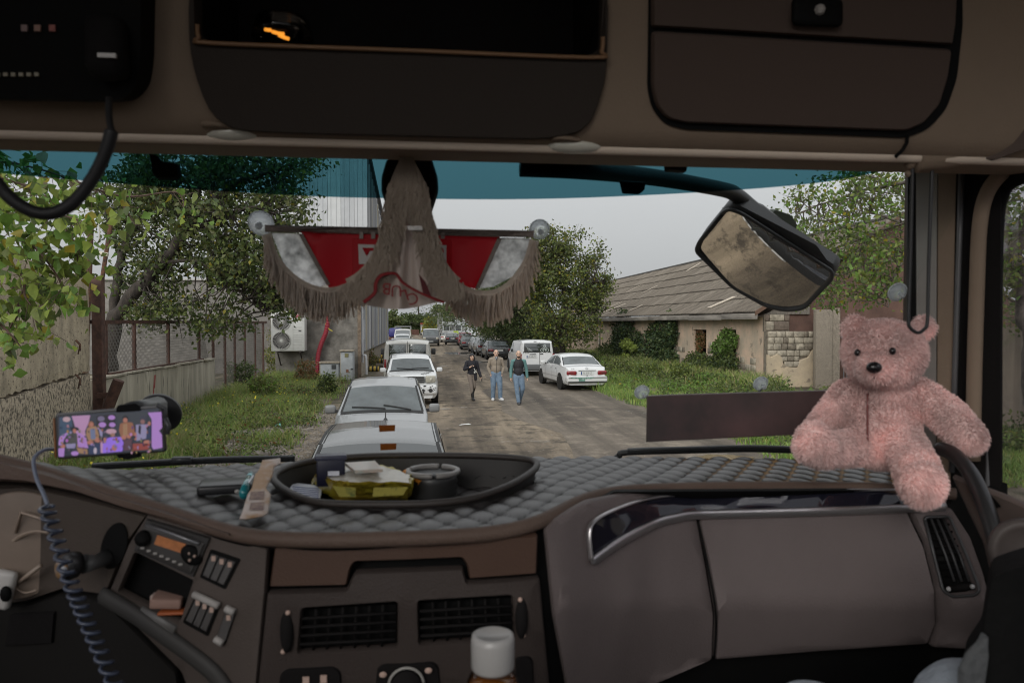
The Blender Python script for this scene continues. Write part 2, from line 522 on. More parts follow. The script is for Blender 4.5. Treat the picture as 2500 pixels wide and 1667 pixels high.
bark2 = M('bark_grey', (.12, .10, .085), .9, var=.4, vs=9, bump=.6, bs=35)

# ---- ground and road
def ground_mat(name, a, b, c, rough, stretch, wet=0.0):
    m = bpy.data.materials.new(name); m.use_nodes = True; nt = m.node_tree; n = nt.nodes; l = nt.links; bs = n['Principled BSDF']
    tc = n.new('ShaderNodeTexCoord')
    def nz(scale, st, det=6, ro=.65):
        mp = n.new('ShaderNodeMapping'); mp.inputs['Scale'].default_value = st; l.new(tc.outputs['Object'], mp.inputs['Vector'])
        t = n.new('ShaderNodeTexNoise'); t.inputs['Scale'].default_value = scale; t.inputs['Detail'].default_value = det; t.inputs['Roughness'].default_value = ro
        l.new(mp.outputs['Vector'], t.inputs['Vector']); return t
    def ramp(src, p0, p1, c0, c1):
        r = n.new('ShaderNodeValToRGB'); r.color_ramp.elements[0].position = p0; r.color_ramp.elements[1].position = p1
        r.color_ramp.elements[0].color = (*c0, 1); r.color_ramp.elements[1].color = (*c1, 1); l.new(src, r.inputs['Fac']); return r
    def mix(f, x, y, mode='MIX'):
        k = n.new('ShaderNodeMix'); k.data_type = 'RGBA'; k.blend_type = mode
        if isinstance(f, float): k.inputs['Factor'].default_value = f
        else: l.new(f, k.inputs['Factor'])
        l.new(x, k.inputs['A']); l.new(y, k.inputs['B']); return k
    big = nz(.55, stretch); mid = nz(1.7, (.8, .8, 1), 9, .72); fine = nz(30, (1, 1, 1), 5, .8); streak = nz(1.1, (1.1, .045, 1), 4, .55)
    c1 = ramp(big.outputs['Fac'], .40, .60, a, b)
    f2 = ramp(mid.outputs['Fac'], .50, .60, (0, 0, 0), (1, 1, 1))
    cc = n.new('ShaderNodeRGB'); cc.outputs[0].default_value = (*c, 1)
    m1 = mix(f2.outputs['Color'], c1.outputs['Color'], cc.outputs[0])
    f3 = ramp(streak.outputs['Fac'], .38, .62, (.55, .55, .55), (1.3, 1.3, 1.3))
    m2 = mix(.9, m1.outputs['Result'], f3.outputs['Color'], 'MULTIPLY')
    f4 = ramp(fine.outputs['Fac'], .3, .7, (.6, .6, .6), (1.35, 1.35, 1.35))
    m3 = mix(.8, m2.outputs['Result'], f4.outputs['Color'], 'MULTIPLY')
    l.new(m3.outputs['Result'], bs.inputs['Base Color'])
    bs.inputs['Roughness'].default_value = rough; bs.inputs['Specular IOR Level'].default_value = .3
    if wet:
        w = nz(.42, (1, .8, 1), 7, .7); wr = ramp(w.outputs['Fac'], .60, .66, (rough,) * 3, (wet,) * 3)
        l.new(wr.outputs['Color'], bs.inputs['Roughness'])
    bp = n.new('ShaderNodeBump'); bp.inputs['Strength'].default_value = .7; bp.inputs['Distance'].default_value = .03
    ad = n.new('ShaderNodeMath'); ad.operation = 'ADD'; l.new(mid.outputs['Fac'], ad.inputs[0]); l.new(fine.outputs['Fac'], ad.inputs[1])
    l.new(ad.outputs['Value'], bp.inputs['Height']); l.new(bp.outputs['Normal'], bs.inputs['Normal'])
    return m
soil = ground_mat('soil', (.13, .11, .075), (.20, .165, .12), (.085, .085, .045), .95, (1, 1, 1))
dirt = ground_mat('road_dirt', (.135, .108, .082), (.30, .24, .172), (.095, .078, .06), .9, (1, .22, 1), .28)
asph = ground_mat('road_gravel', (.125, .103, .083), (.17, .142, .113), (.215, .18, .14), .85, (1, .3, 1), .22)
tag(mk('ground', [(-400, -60, 0), (400, -60, 0), (400, 700, 0), (-400, 700, 0)], [(0, 1, 2, 3)], soil), kind='structure')
def strip(name, left, right, z, mat, n=120):
    ys = np.linspace(-30, 240, n); V = []; F = []
    for y in ys: V += [(left(y), y, z), (right(y), y, z)]
    for i in range(n - 1): F.append((2 * i, 2 * i + 1, 2 * i + 3, 2 * i + 2))
    return tag(mk(name, V, F, mat), kind='structure')
wob = lambda y, s: .35 * math.sin(y * .31 + s) + .2 * math.sin(y * .83 + 2 * s)
strip('road', lambda y: -2.9 + wob(y, 1), lambda y: 6.6 + .5 * wob(y, 2), .004, dirt)
strip('road_shoulder', lambda y: 2.6 + 1.3 * wob(y, 3), lambda y: 6.9 + .6 * wob(y, 2.2), .008, asph)
water = M('muddy_water', (.17, .125, .06), .03, spec=.6)
wetm = M('wet_water', (.10, .095, .085), .02, spec=.8)
def puddle(name, px, py, rx, ry, mat, label, seed):
    c = atZ(px, py, .014); r2 = random.Random(seed); pts = []
    ph = [r2.uniform(0, 6) for _ in range(4)]
    for i in range(40):
        t = 2 * math.pi * i / 40
        k = 1 + .25 * math.sin(2 * t + ph[0]) + .18 * math.sin(3 * t + ph[1]) + .1 * math.sin(7 * t + ph[2])
        pts.append((c.x + rx * k * math.cos(t), c.y + ry * k * math.sin(t), .014))
    o = mk(name, pts, [tuple(range(40))], mat)
    return tag(o, label, 'puddle')
puddle('puddle', 1752, 1116, .55, .35, water, 'brown muddy puddle beside the road in front of the wiper blade', 3)
puddle('puddle', 1465, 950, .9, .35, water, 'shallow brown puddle under the right rear wheel of the white sedan', 5)
puddle('puddle', 1120, 862, .9, 2.6, wetm, 'pale wet patch of road behind the woman in black boots', 8)
puddle('puddle', 1190, 884, .8, .7, wetm, 'long thin wet patch on the road behind the two walking men', 9)
puddle('puddle', 1560, 985, .35, .9, wetm, 'thin strip of water along the grass edge behind the dark plate', 11)
puddle('puddle', 1640, 1100, .9, .25, wetm, 'wet gravel patch on the road just above the right wiper', 12)
ptr = M('litter_white', (.75, .75, .73), .6)
q = atZ(1135, 1037, .02)
tag(mk('litter', [q + Vector(v) for v in ((-.16, -.05, 0), (.0, -.06, .02), (.17, .0, .01), (.1, .07, .03), (-.1, .06, .01))], [(0, 1, 2, 3, 4)], ptr), 'crumpled white litter lying on the bare road', 'litter')
q = atZ(678, 1043, .05)
tag(mk('litter', [q + Vector(v) for v in ((-.08, -.05, 0), (.0, -.06, .09), (.09, .0, .02), (.05, .07, .1), (-.06, .06, .05))], [(0, 1, 2, 3, 4)], M('litter_teal', (.15, .45, .42), .5)), 'small teal plastic litter in the grass of the verge', 'litter')

# ---- grass verges
def scatter(x0, x1, y0, y1, n, fn):
    x = nrg.uniform(x0, x1, n); y = y0 + (y1 - y0) * nrg.uniform(0, 1, n) ** 1.25
    k = nrg.uniform(0, 1, n) < fn(x, y); return np.stack([x[k], y[k], np.zeros(k.sum())], 1)
ledge = lambda y: -2.15 - .035 * y
def fl(x, y):
    d = np.clip((vnoise(x, y, 1.6, 1) * .6 + vnoise(x, y, .5, 2) * .4 - .44) * 6, 0, 1)
    edge = np.clip((ledge(y) - x) * 1.1, 0, 1); return d * edge + .55 * edge * (x < -4.6)
PL = scatter(-7.25, -2.3, 7.5, 36, 60000, fl)
hl = .12 + .26 * vnoise(PL[:, 0], PL[:, 1], 2.2, 4) + .10 * np.clip(-PL[:, 0] - 4.5, 0, 2)
grass('verge_grass', PL, hl, [G_grn, G_dk, G_yg, G_str], [.42, .22, .22, .14], wd=.010, lean=.55)
def frr(x, y):
    e = np.clip((x - 6.55 - .3 * np.sin(y * .31 + 2)) * 2.2, 0, 1); return e * np.clip(.45 + vnoise(x, y, 1.5, 6), 0, 1)
PR = scatter(6.5, 14.4, 11, 70, 85000, frr)
grass('verge_grass', PR, .07 + .30 * vnoise(PR[:, 0], PR[:, 1], 1.4, 7) ** 1.5, [G_grn, L_fgreen, G_yg, G_dk], [.4, .3, .2, .1], wd=.013, lean=.5)
PN = scatter(10, 14.3, 11, 24, 16000, lambda x, y: .9 + 0 * x)
grass('verge_grass', PN, .12, [G_grn, L_fgreen, G_yg], [.4, .3, .3], wd=.012)
# dry straw at the foot of the left wall
PS = scatter(-6.9, -5.2, 9, 17, 5000, lambda x, y: vnoise(x, y, 1.2, 9) > .45)
grass('dry_grass', PS, .38, [G_str, G_yg, L_dry], [.7, .2, .1], wd=.008, lean=.8)
PW = scatter(10.8, 14.0, 26, 66, 16000, lambda x, y: (vnoise(x, y, 1.1, 21) > .42) * np.clip((x - 10.6) / 2.2, 0, 1))
grass('verge_weeds', PW, .25 + .55 * vnoise(PW[:, 0], PW[:, 1], 1.7, 22), [G_grn, G_str, G_yg, G_dk, L_oli], [.3, .15, .25, .15, .15], wd=.02, lean=.5)
# leafy weed clumps standing in the grass
def clumps(name, C, n, h, sz, mats, w):
    P = np.repeat(C, n, 0); k = len(P); hh = np.repeat(h * nrg.uniform(.4, 1.3, len(C)), n)
    P = P + nrg.normal(size=(k, 3)) * np.array([.16, .16, 0]); P[:, 2] = hh * nrg.uniform(.05, 1, k)
    leaves(name, P, sz, mats, w, asp=.5)
CL_ = scatter(-7.0, -2.6, 8, 34, 420, lambda x, y: (x < ledge(y) - .1) * (vnoise(x, y, 1.3, 31) > .35))
clumps('verge_weeds', CL_[::2], 55, .42, .085, [L_oli, L_mid, L_lite, L_dry], [.35, .3, .25, .1]); clumps('verge_weeds', CL_[1::2], 45, .28, .075, [L_dark, L_mid, L_fgreen], [.4, .3, .3])
CR_ = scatter(7.2, 13.9, 14, 62, 760, lambda x, y: np.clip((x - 6.8) / 3.5, .12, 1))
clumps('verge_weeds', CR_[::2], 50, .55, .12, [L_oli, L_mid, L_lite, L_dark], [.3, .3, .2, .2]); clumps('verge_weeds', CR_[1::2], 45, .34, .11, [L_fgreen, L_mid, L_yel], [.6, .35, .05])
# yellow flowers
fx = PL[nrg.choice(len(PL), 520, replace=False)]; fx = fx[(vnoise(fx[:, 0], fx[:, 1], 2.5, 12) > .45)]
fx[:, 2] = .22 + .25 * nrg.uniform(0, 1, len(fx)); 
leaves('wild_flowers', fx, .045, [M('petal_yellow', (.75, .62, .03), .5)], [1], asp=1.0)
# gravel: loose stones on the bare part of the verge
def stones(name, P, r, mat, sd):
    r2 = np.random.default_rng(sd); n = len(P)
    base = np.array([(1, 0, 0), (-1, 0, 0), (0, 1, 0), (0, -1, 0), (0, 0, .7), (0, 0, -.5)], float)
    fs = np.array([(0, 2, 4), (2, 1, 4), (1, 3, 4), (3, 0, 4), (2, 0, 5), (1, 2, 5), (3, 1, 5), (0, 3, 5)])
    s = r * r2.uniform(.4, 1.5, (n, 1, 1)) * r2.uniform(.6, 1.3, (n, 6, 1)); an = r2.uniform(0, 6.28, n)
    c, s_ = np.cos(an), np.sin(an); B = base[None] * s
    X = B[..., 0] * c[:, None] - B[..., 1] * s_[:, None]; Y = B[..., 0] * s_[:, None] + B[..., 1] * c[:, None]
    V = np.stack([X, Y, B[..., 2]], -1) + P[:, None, :]
    F = (fs[None] + (np.arange(n) * 6)[:, None, None]).reshape(-1, 3)
    return tag(mesh_np(name, V.reshape(-1, 3), F, [mat]), kind='stuff')
stone_m = M('stone', (.20, .175, .15), .9, var=.5, vs=3)
PG = scatter(-6.2, -2.4, 7.5, 24, 15000, lambda x, y: np.clip(1.25 - 2.2 * fl(x, y), 0, 1) * (x < ledge(y) + .5))
stones('gravel', PG, .038, stone_m, 4)
PG2 = scatter(2.0, 7.0, 9, 40, 2600, lambda x, y: .8 * (vnoise(x, y, 2, 3) > .45))
stones('gravel', PG2, .022, stone_m, 5)
for k, (px, py, r, lb) in enumerate([(582, 1062, .24, 'rounded grey rock half hidden in the verge grass'), (735, 1000, .2, 'pale flat rock by the silver car on the verge'),
                                     (640, 1110, .2, 'flat stone at the bare near edge of the verge'), (655, 1065, .15, 'small flat rock beside the teal litter')]):
    g = atZ(px, py, .02); bm = bmesh.new(); bmesh.ops.create_icosphere(bm, subdivisions=2, radius=r)
    r2 = random.Random(k)
    for v in bm.verts: v.co *= r2.uniform(.8, 1.15); v.co.z *= .5
    bmesh.ops.translate(bm, vec=g, verts=bm.verts); me = bpy.data.meshes.new('rock'); bm.to_mesh(me); bm.free(); me.materials.append(stone_m)
    tag(link(bpy.data.objects.new('rock', me)), lb, 'rock', 'rocks on the verge')

# ---- near concrete wall (left)
conc = M('concrete_upper', (.40, .335, .24), .92, var=.30, vs=2.2, bump=.8, bs=38, detail=12, spots=(13, .60, (.12, .095, .07)))
conc_r = M('concrete_pebble', (.085, .07, .052), .95, col2=(.42, .35, .26), vs=13, bump=1.0, bs=20, detail=8, lo=.40, hi=.54)
conc_g = M('concrete_parapet', (.36, .325, .26), .92, var=.26, vs=3, bump=.35, bs=60, stretch=(1, 1, .12), detail=8, spots=(9, .62, (.13, .115, .09)))
rust = M('rust_steel', (.075, .035, .025), .75, var=.4, vs=7, bump=.2)
rust2 = M('rust_flaky', (.16, .075, .04), .9, col2=(.05, .035, .03), vs=14, bump=.5)
wt = thing('concrete_wall', 'tall concrete panel wall with a cracked joint on the left', 'wall', (-7.4, 17.2, 0))
dirv = Vector((.225, -.974, 0)); nrm = Vector((.974, .225, 0))
def slab(name, s0, s1, z0, z1, th, mat, sub=26):
    bm = bmesh.new(); vs = []
    nx = max(2, int((s1 - s0) / .14)); nz = max(2, int((z1 - z0) / .14)); o = Vector((-7.4, 17.2, 0)); r2 = random.Random(3)
    g = [[None] * (nz + 1) for _ in range(nx + 1)]
    for i in range(nx + 1):
        for j in range(nz + 1):
            s = s0 + (s1 - s0) * i / nx; z = z0 + (z1 - z0) * j / nz
            e = j in (0, nz) or i in (0, nx)
            g[i][j] = bm.verts.new(o + dirv * (s + (r2.uniform(-.03, .03) if e else 0)) + Vector((0, 0, z + (r2.uniform(-.03, .02) if j == 0 and z0 > 1 else (r2.uniform(-.02, .02) if e else 0)))) + nrm * (r2.uniform(-.003, .003) - (.012 if e else 0)))
    for i in range(nx):
        for j in range(nz): bm.faces.new((g[i][j], g[i + 1][j], g[i + 1][j + 1], g[i][j + 1]))
    r = bmesh.ops.extrude_face_region(bm, geom=bm.faces[:])
    bmesh.ops.translate(bm, vec=-nrm * th, verts=[v for v in r['geom'] if isinstance(v, bmesh.types.BMVert)])
    bmesh.ops.recalc_face_normals(bm, faces=bm.faces)
    me = bpy.data.meshes.new(name); bm.to_mesh(me); bm.free(); me.materials.append(mat)
    return link(bpy.data.objects.new(name, me), wt)
slab('lower_panel', 0, 12, -.1, 1.60, .3, conc_r)
slab('upper_panel', 0.03, 12, 1.66, 3.7, .3, conc)
# rebar stubs, pit
mb = MB()
for s, z in ((1.55, 1.66), (1.45, 3.25), (1.5, 2.35)):
    p = Vector((-7.4, 17.2, 0)) + dirv * s + Vector((0, 0, z)) + nrm * .02
    mb.tube([p, p + nrm * .07 + Vector((0, 0, -.08)), p + nrm * .05 + Vector((.02, 0, -.22))], .018, 6)
    mb.tube([p + dirv * .05, p + dirv * .07 + nrm * .08 + Vector((0, 0, -.1)), p + dirv * .03 + nrm * .04 + Vector((0, 0, -.28))], .014, 6)
mb.build('rebar', rust2, wt)
p = Vector((-7.4, 17.2, 0)) + dirv * 2.85 + Vector((0, 0, .95)) + nrm * .005
MB().lathe(p, [(.17, 0), (.13, .004), (0, .005)], 14, nrm, sx=.55).build('broken_hole', M('hole_dark', (.015, .013, .012), .9), wt)

# ---- tall rusty post, old pipe stub
t = thing('steel_post', 'tall rusty brown steel post at the end of the concrete wall', 'post', (-7.22, 17.45, 0))
b0 = atY(232, 1000, 17.45); t0 = atY(250, 660, 17.45)
rbox('column', ((b0.x + t0.x) / 2, 17.45, 1.85), (.22, .2, 3.75), .012, rust, t)
MB().tube([Vector((t0.x, 17.45, 3.72)), atY(262, 600, 17.45), atY(275, 520, 17.45)], .05, 8).build('upper_pipe', rust2, t)
i0 = atY(252, 620, 17.4)
MB().tube([i0 + Vector((-.12, 0, .02)), i0 + Vector((.1, 0, -.02))], .045, 10).ball(i0 + Vector((-.13, 0, .05)), .06, 10).build('insulator', M('insulator_white', (.55, .52, .42), .4), t)
mb = MB(); w0 = i0 + Vector((-.13, 0, .05)); mb.tube(smooth_path([w0, atY(243, 560, 17.4), atY(225, 515, 17.4), atY(190, 520, 17.4)], 6), .012, 5)
mb.build('cable', M('cable_pale', (.5, .47, .42), .6), t)
t = thing('steel_post', 'thin rusty pipe standing behind the wall, left of the tall brown post', 'post', (-8.4, 18.6, 0))
MB().tube([atY(205, 720, 18.6) + Vector((0, 0, -2)), atY(222, 545, 18.6)], .07, 8).build('pipe', rust2, t)
t = thing('pipe_stub', 'short brown steel pipe leaning out from the foot of the tall post', 'pipe', (-6.6, 17.3, 0))
MB().tube([atY(262, 1000, 17.2), atY(290, 928, 17.2)], .12, 14).build('pipe', rust, t)
MB().box(atY(258, 965, 17.25), (.35, .05, .12)).build('bracket', rust, t); MB().box(atY(255, 1000, 17.25), (.3, .05, .1)).build('bracket', rust, t)

# ---- low parapet with fence on it
XP = -7.3
t = thing('parapet_wall', 'low weathered concrete parapet below the rusty fence', 'wall', (XP, 22, 0))
bm_v = []; 
rbox('wall_body', (XP - .2, 21.9, .7), (.4, 9.0, 1.45), .02, conc_g, t)
for k in range(7):
    rbox('coping_plank', (XP - .15 + rnd.uniform(-.05, .05), 18.2 + k * 1.25, 1.455 + rnd.uniform(0, .03)), (.45, 1.2, .05), .006, conc_g, t, rot=Matrix.Rotation(rnd.uniform(-.05, .05), 3, 'Z'))
mb = MB(); q = Vector((XP + .004, 20.6, 0)); mb.tube([q + Vector((0, .1, 1.3)), q + Vector((.005, 0, .75))], .012, 4); mb.tube([q + Vector((0, .18, 1.3)), q + Vector((.005, .1, .95))], .01, 4)
mb.build('red_paint_drip', M('red_paint', (.30, .03, .03), .6), t)
t = thing('wire_fence', 'rusty steel fence with wire netting between wall and grey building', 'fence', (XP, 26, 0))
MB().box((XP - .2, 26.4, 2.72), (.06, 18.2, .09)).build('top_rail', rust, t)
posts = [(18.2, 1.45), (19.9, 1.45), (22.4, 1.45), (25.3, 1.45), (26.9, 0), (28.4, 0), (29.8, 0), (31.4, 0), (33.2, 0), (34.8, 0)]
for y, z0 in posts:
    MB().box((XP - .2, y, (z0 + 2.74) / 2), (.08, .09, 2.70 - z0)).build('fence_post', rust, t)
MB().box((XP - .12, 21.8, 1.5), (.1, 7.2, .05)).build('bottom_rail', rust, t)
mb = MB()
for k in range(210):
    y = 17.6 + k * .085
    z0 = 1.5 if y < 26.3 else .2
    for sg in (1, -1):
        y1 = y + sg * (2.68 - z0) * .55
        if 17.5 < y1 < 35.4: mb.tube([(XP - .2, y, z0), (XP - .2, y1, 2.68)], .0045, 3, False)
o = mb.build('wire_netting', M('wire', (.16, .15, .14), .6, metal=.5), t); o['kind'] = 'stuff'

# ---- grey plaster building (left) with sheet-metal hall side
plast = M('rough_plaster', (.10, .092, .082), .95, col2=(.27, .25, .225), vs=2.2, bump=1.0, bs=9, detail=10, lo=.3, hi=.7)
white_sheet = M('metal_white', (.52, .53, .55), .5, var=.08, vs=2)
hall = thing('industrial_hall', 'grey rough plaster hall with pale sheet metal side along the road', 'building', (-6, 36, 0))
YB, XB = 36.0, -3.3
def rough_face(name, x0, x1, z0, z1, y, mat):
    nx = int((x1 - x0) / .25); nz = int((z1 - z0) / .25); V = []; F = []
    for i in range(nx + 1):
        for j in range(nz + 1): V.append((x0 + (x1 - x0) * i / nx, y + rnd.uniform(-.015, .015), z0 + (z1 - z0) * j / nz))
    for i in range(nx):
        for j in range(nz): a = i * (nz + 1) + j; F.append((a, a + nz + 1, a + nz + 2, a + 1))
    return mk(name, V, F, mat, hall)
rough_face('front_wall', -7.2, XB, 0, 5.3, YB, plast)
MB().box((-5.25, 43, 2.65), (3.8, 13.9, 5.3)).build('core', plast, hall)
MB().box((XB + .03, YB + .0, 2.6), (.16, .14, 5.2)).build('corner_post', M('corner_timber', (.20, .15, .11), .9, var=.3), hall)
# upper metal front, sheet by sheet
x = -7.2; k = 0
while x < XB - .1:
    w = .62; cols = [(.50, .51, .53), (.56, .57, .58), (.46, .47, .49)]
    m = M('metal_front_%d' % (k % 3), cols[k % 3], .5, var=.06, vs=2)
    zt = 11.4 + (x + 7.2) * .35
    mb = MB(); mb.box((x + w / 2, YB - .05, (5.25 + zt) / 2), (w - .015, .05, zt - 5.25)); mb.box((x + w * .2, YB - .085, (5.25 + zt) / 2), (.05, .03, zt - 5.3))
    mb.box((x + w * .6, YB - .085, (5.25 + zt) / 2), (.05, .03, zt - 5.3)); mb.build('metal_sheet', m, hall); x += w; k += 1
# road-side metal panels
y = YB + .05; k = 0
sidecols = [(.33, .33, .34), (.42, .43, .45), (.50, .46, .38), (.36, .36, .37), (.55, .55, .56), (.28, .28, .29), (.46, .45, .43), (.38, .38, .40)]
while y < 60:
    w = 1.15; zt = 12.2 - (y - YB) * .16
    m = M('metal_side_%d' % (k % 8), sidecols[k % 8], .55, var=.12, vs=1.5, stretch=(1, 1, .2))
    mb = MB(); mb.box((XB + .02, y + w / 2, (1.25 + zt) / 2), (.05, w - .05, zt - 1.25)); mb.box((XB + .08, y + w - .08, (1.25 + zt) / 2), (.09, .10, zt - 1.3))
    mb.build('metal_sheet', m, hall)
    MB().box((XB - .03, y + w / 2, .62), (.08, w - .04, 1.22)).build('base_board', M('base_beige', (.28, .24, .19), .9, var=.25), hall)
    y += w; k += 1
MB().box((XB - .15, 48, 1.24), (.5, 24, .05)).build('ledge', M('ledge_grey', (.16, .15, .14), .8), hall)
mb = MB(); mb.tube([(XB + .1, YB - .3, 12.6), (XB + .25, 60, 8.6)], .14, 8); mb.build('gutter', M('gutter_dark', (.10, .10, .11), .6), hall)
MB().prism([(XB + .0, YB - .1, 12.5), (XB - 3.9, YB - .1, 11.1), (XB - 3.9, YB - .1, 11.35), (XB + .1, YB - .1, 12.9)], (0, .2, 0)).build('roof_verge', M('gutter_dark', (.10, .10, .11), .6), hall)
MB().box((-5.3, 48.2, 7), (3.7, 23.5, 5)).build('hall_core', M('hall_inner', (.3, .3, .3), .8), hall)
# downpipe
mb = MB(); mb.tube(smooth_path([(XB + .14, YB + .25, 9), (XB + .14, YB + .25, 1.35), (XB + .2, YB + .2, 1.15), (XB + .32, YB + .2, 1.05), (XB + .34, YB + .2, .2)], 4), .055, 8); mb.build('downpipe', white_sheet, hall)
# patches and a window grid on the road side
MB().box((XB + .06, 38.0, 2.35), (.02, .9, 1.0)).build('white_patch', M('patch_white', (.6, .62, .65), .6), hall)
# far-left low annex behind the tree
ann = thing('annex_building', 'long low grey rendered wall of the yard building behind the tree', 'building', (-14, 40, 0))
rbox('wall', (-14, 41.0, 2.45), (13.5, .4, 4.95), .02, M('annex_plaster', (.22, .205, .19), .95, var=.25, vs=2.5, bump=.8, bs=9), ann)
rbox('coping', (-14, 40.95, 4.98), (13.6, .55, .1), .01, M('coping_pale', (.45, .44, .42), .8), ann)

# ---- yellow/black padded barrier arms on the hall side
for k, (px, py, Yb) in enumerate([(908, 900, 41.5), (921, 881, 46.5), (926, 870, 52.0)]):
    c = atY(px, py, Yb); lab = ['nearest', 'middle', 'farthest'][k]
    t = thing('corner_guard', '%s yellow and black striped guard tube sticking out of the metal hall side' % lab, 'guard tube', c, group='yellow guard tubes on the hall')
    MB().tube([c + Vector((-.42, 0, 0)), c + Vector((.38, 0, 0))], .14, 10).build('tube', M('guard_yellow', (.60, .42, .08), .6), t)
    mb = MB()
    for j in range(3): mb.tube([c + Vector((-.22 + j * .22, 0, 0)), c + Vector((-.12 + j * .22, 0, 0))], .144, 10)
    mb.build('stripes', M('guard_black', (.03, .03, .03), .7), t)

# ---- air conditioner
ACw = M('ac_white', (.56, .56, .54), .5, var=.06, vs=3)
YA = YB - .85
a0 = atY(661, 760, YA); a1 = atY(744, 857, YA); cx = (a0.x + a1.x) / 2; cz = (a0.z + a1.z) / 2; aw = a1.x - a0.x; ah = a0.z - a1.z
ac = thing('air_conditioner', 'white outdoor air conditioner unit with two fans on the grey wall', 'air conditioner', (cx, YA, a1.z))
rbox('casing', (cx, YA + .35, cz), (aw, .7, ah), .02, ACw, ac)
rad = ah * .225; gx = cx - aw * .19
for gz in (cz + ah * .245, cz - ah * .235):
    MB().lathe((gx, YA - .004, gz), [(rad, 0), (rad, .012), (rad * .97, .014)], 28, (0, -1, 0)).build('fan_recess', M('fan_dark', (.035, .033, .032), .7), ac)
    mb = MB()
    for k in range(30):
        an = 2 * math.pi * k / 30; pts = []
        for j in range(4):
            rr = rad * (.16 + .8 * j / 3); tt = an + .35 * j / 3; pts.append((gx + rr * math.cos(tt), YA - .03, gz + rr * math.sin(tt)))
        mb.tube(pts, .0085, 4, False)
    for rr in (.16, .97): mb.tube([(gx + rad * rr * math.cos(a), YA - .03, gz + rad * rr * math.sin(a)) for a in np.linspace(0, 2 * math.pi, 29)], .02 if rr > .5 else .012, 5, False)
    g = mb.build('fan_guard', M('guard_grey', (.42, .41, .39), .5), ac)
    MB().lathe((gx, YA - .03, gz), [(rad * .16, 0), (rad * .15, .02), (0, .022)], 16, (0, -1, 0)).build('hub', ACw, g)
lg = MB().box((cx + aw * .29, YA - .004, cz + ah * .385), (aw * .19, .012, ah * .085)).build('logo_plate', M('logo_red', (.36, .015, .03), .5), ac)
lettering('logo', 'TCL', (cx + aw * .29, YA - .013, cz + ah * .385), (1, 0, 0), (0, 0, 1), .13, M('print_white', (.8, .8, .8), .5), lg, fit=aw * .14)
for k in range(8):
    MB().box((cx + aw * .30, YA - .003, cz + ah * (.10 - .062 * k)), (aw * .27, .008, .012)).build('louvre', M('ac_line', (.38, .38, .37), .6), ac)
MB().box((cx + aw * .155, YA - .003, cz), (.012, .01, ah * .96)).build('seam', M('ac_line', (.38, .38, .37), .6), ac)
MB().box((cx + aw * .36, YA - .005, cz + ah * .01), (aw * .08, .012, .05)).build('badge', M('badge_dark', (.06, .06, .06), .5), ac)
for sx in (-.32, .36):
    MB().box((cx + aw * sx, YA + .45, a1.z - .04), (.08, .9, .06)).build('bracket', M('bracket_dark', (.04, .03, .028), .7), ac); mb = MB(); mb.tube([(cx + aw * sx, YA + .1, a1.z - .06), (cx + aw * sx, YB, a1.z - .7)], .03, 6)
    mb.build('bracket_strut', M('bracket_dark', (.04, .03, .028), .7), ac)
# red hose
t = thing('red_hose', 'thick red corrugated hose running down the grey plaster wall', 'hose', (-6, YB - .2, 0))
hp = smooth_path([atY(803, 770, YB - .25), atY(796, 810, YB - .25), atY(786, 835, YB - .25), atY(777, 865, YB - .25), atY(775, 900, YB - .3), atY(771, 930, YB - .35), atY(768, 950, YB - .35)], 14)
MB().tube(hp, [.10 + .012 * (i % 2) for i in range(len(hp))], 10).build('hose', M('hose_red', (.27, .02, .035), .5), t)
q = atY(800, 800, YB - .3); MB().tube([q, q + Vector((.1, 0, -.1)), q + Vector((.22, -.02, -.16))], .025, 6).tube([q, q + Vector((-.1, 0, .2))], .02, 6).build('tie', M('tie_yellow', (.5, .4, .05), .6), t)
# electric cabinets
cabm = M('cabinet_grey', (.36, .38, .40), .55, var=.12, vs=2.5)
rim = M('cabinet_rim', (.34, .30, .24), .7, col2=(.20, .13, .08), vs=5, lo=.55, hi=.7)
def cabinet(x0, y0, x1, y1, Y, label, gauge):
    p = atY(x0, y0, Y); q = atY(x1, y1, Y); c = ((p.x + q.x) / 2, Y, (p.z + q.z) / 2); w = q.x - p.x; h = p.z
    t = thing('electric_cabinet', label, 'cabinet', (c[0], Y, 0), group='grey electric cabinets')
    rbox('case', (c[0], Y + .3, h / 2), (w, .6, h), .012, cabm, t)
    rbox('lid', (c[0], Y + .27, h + .02), (w * 1.05, .72, .07), .01, rim, t)
    d = rbox('door', (c[0], Y - .012, h * .49), (w * .9, .03, h * .9), .006, cabm, t)
    MB().box((c[0] - w * .47, Y - .01, h * .5), (w * .05, .03, h)).build('frame', rim, t)
    for gx, gz, s, col in gauge: MB().box((c[0] + gx * w, Y - .035, gz * h), (s[0], .03, s[1])).build('plate', M('plate_%s' % col, {'dark': (.05, .055, .06), 'olive': (.22, .20, .09), 'rust': (.20, .09, .06)}[col], .5), d)
    return t, w, h, c
cabinet(780, 886, 829, 945, YB - 1.0, 'low wide grey electric cabinet with a small meter window', [(.22, .78, (.2, .2), 'dark')])
t, w, h, c = cabinet(830, 857, 863, 945, YB - 1.1, 'tall narrow grey electric cabinet with a rusty edge beside the silver car', [(0, .86, (.17, .17), 'olive'), (.05, .34, (.11, .14), 'rust'), (.4, .4, (.12, .07), 'dark')])
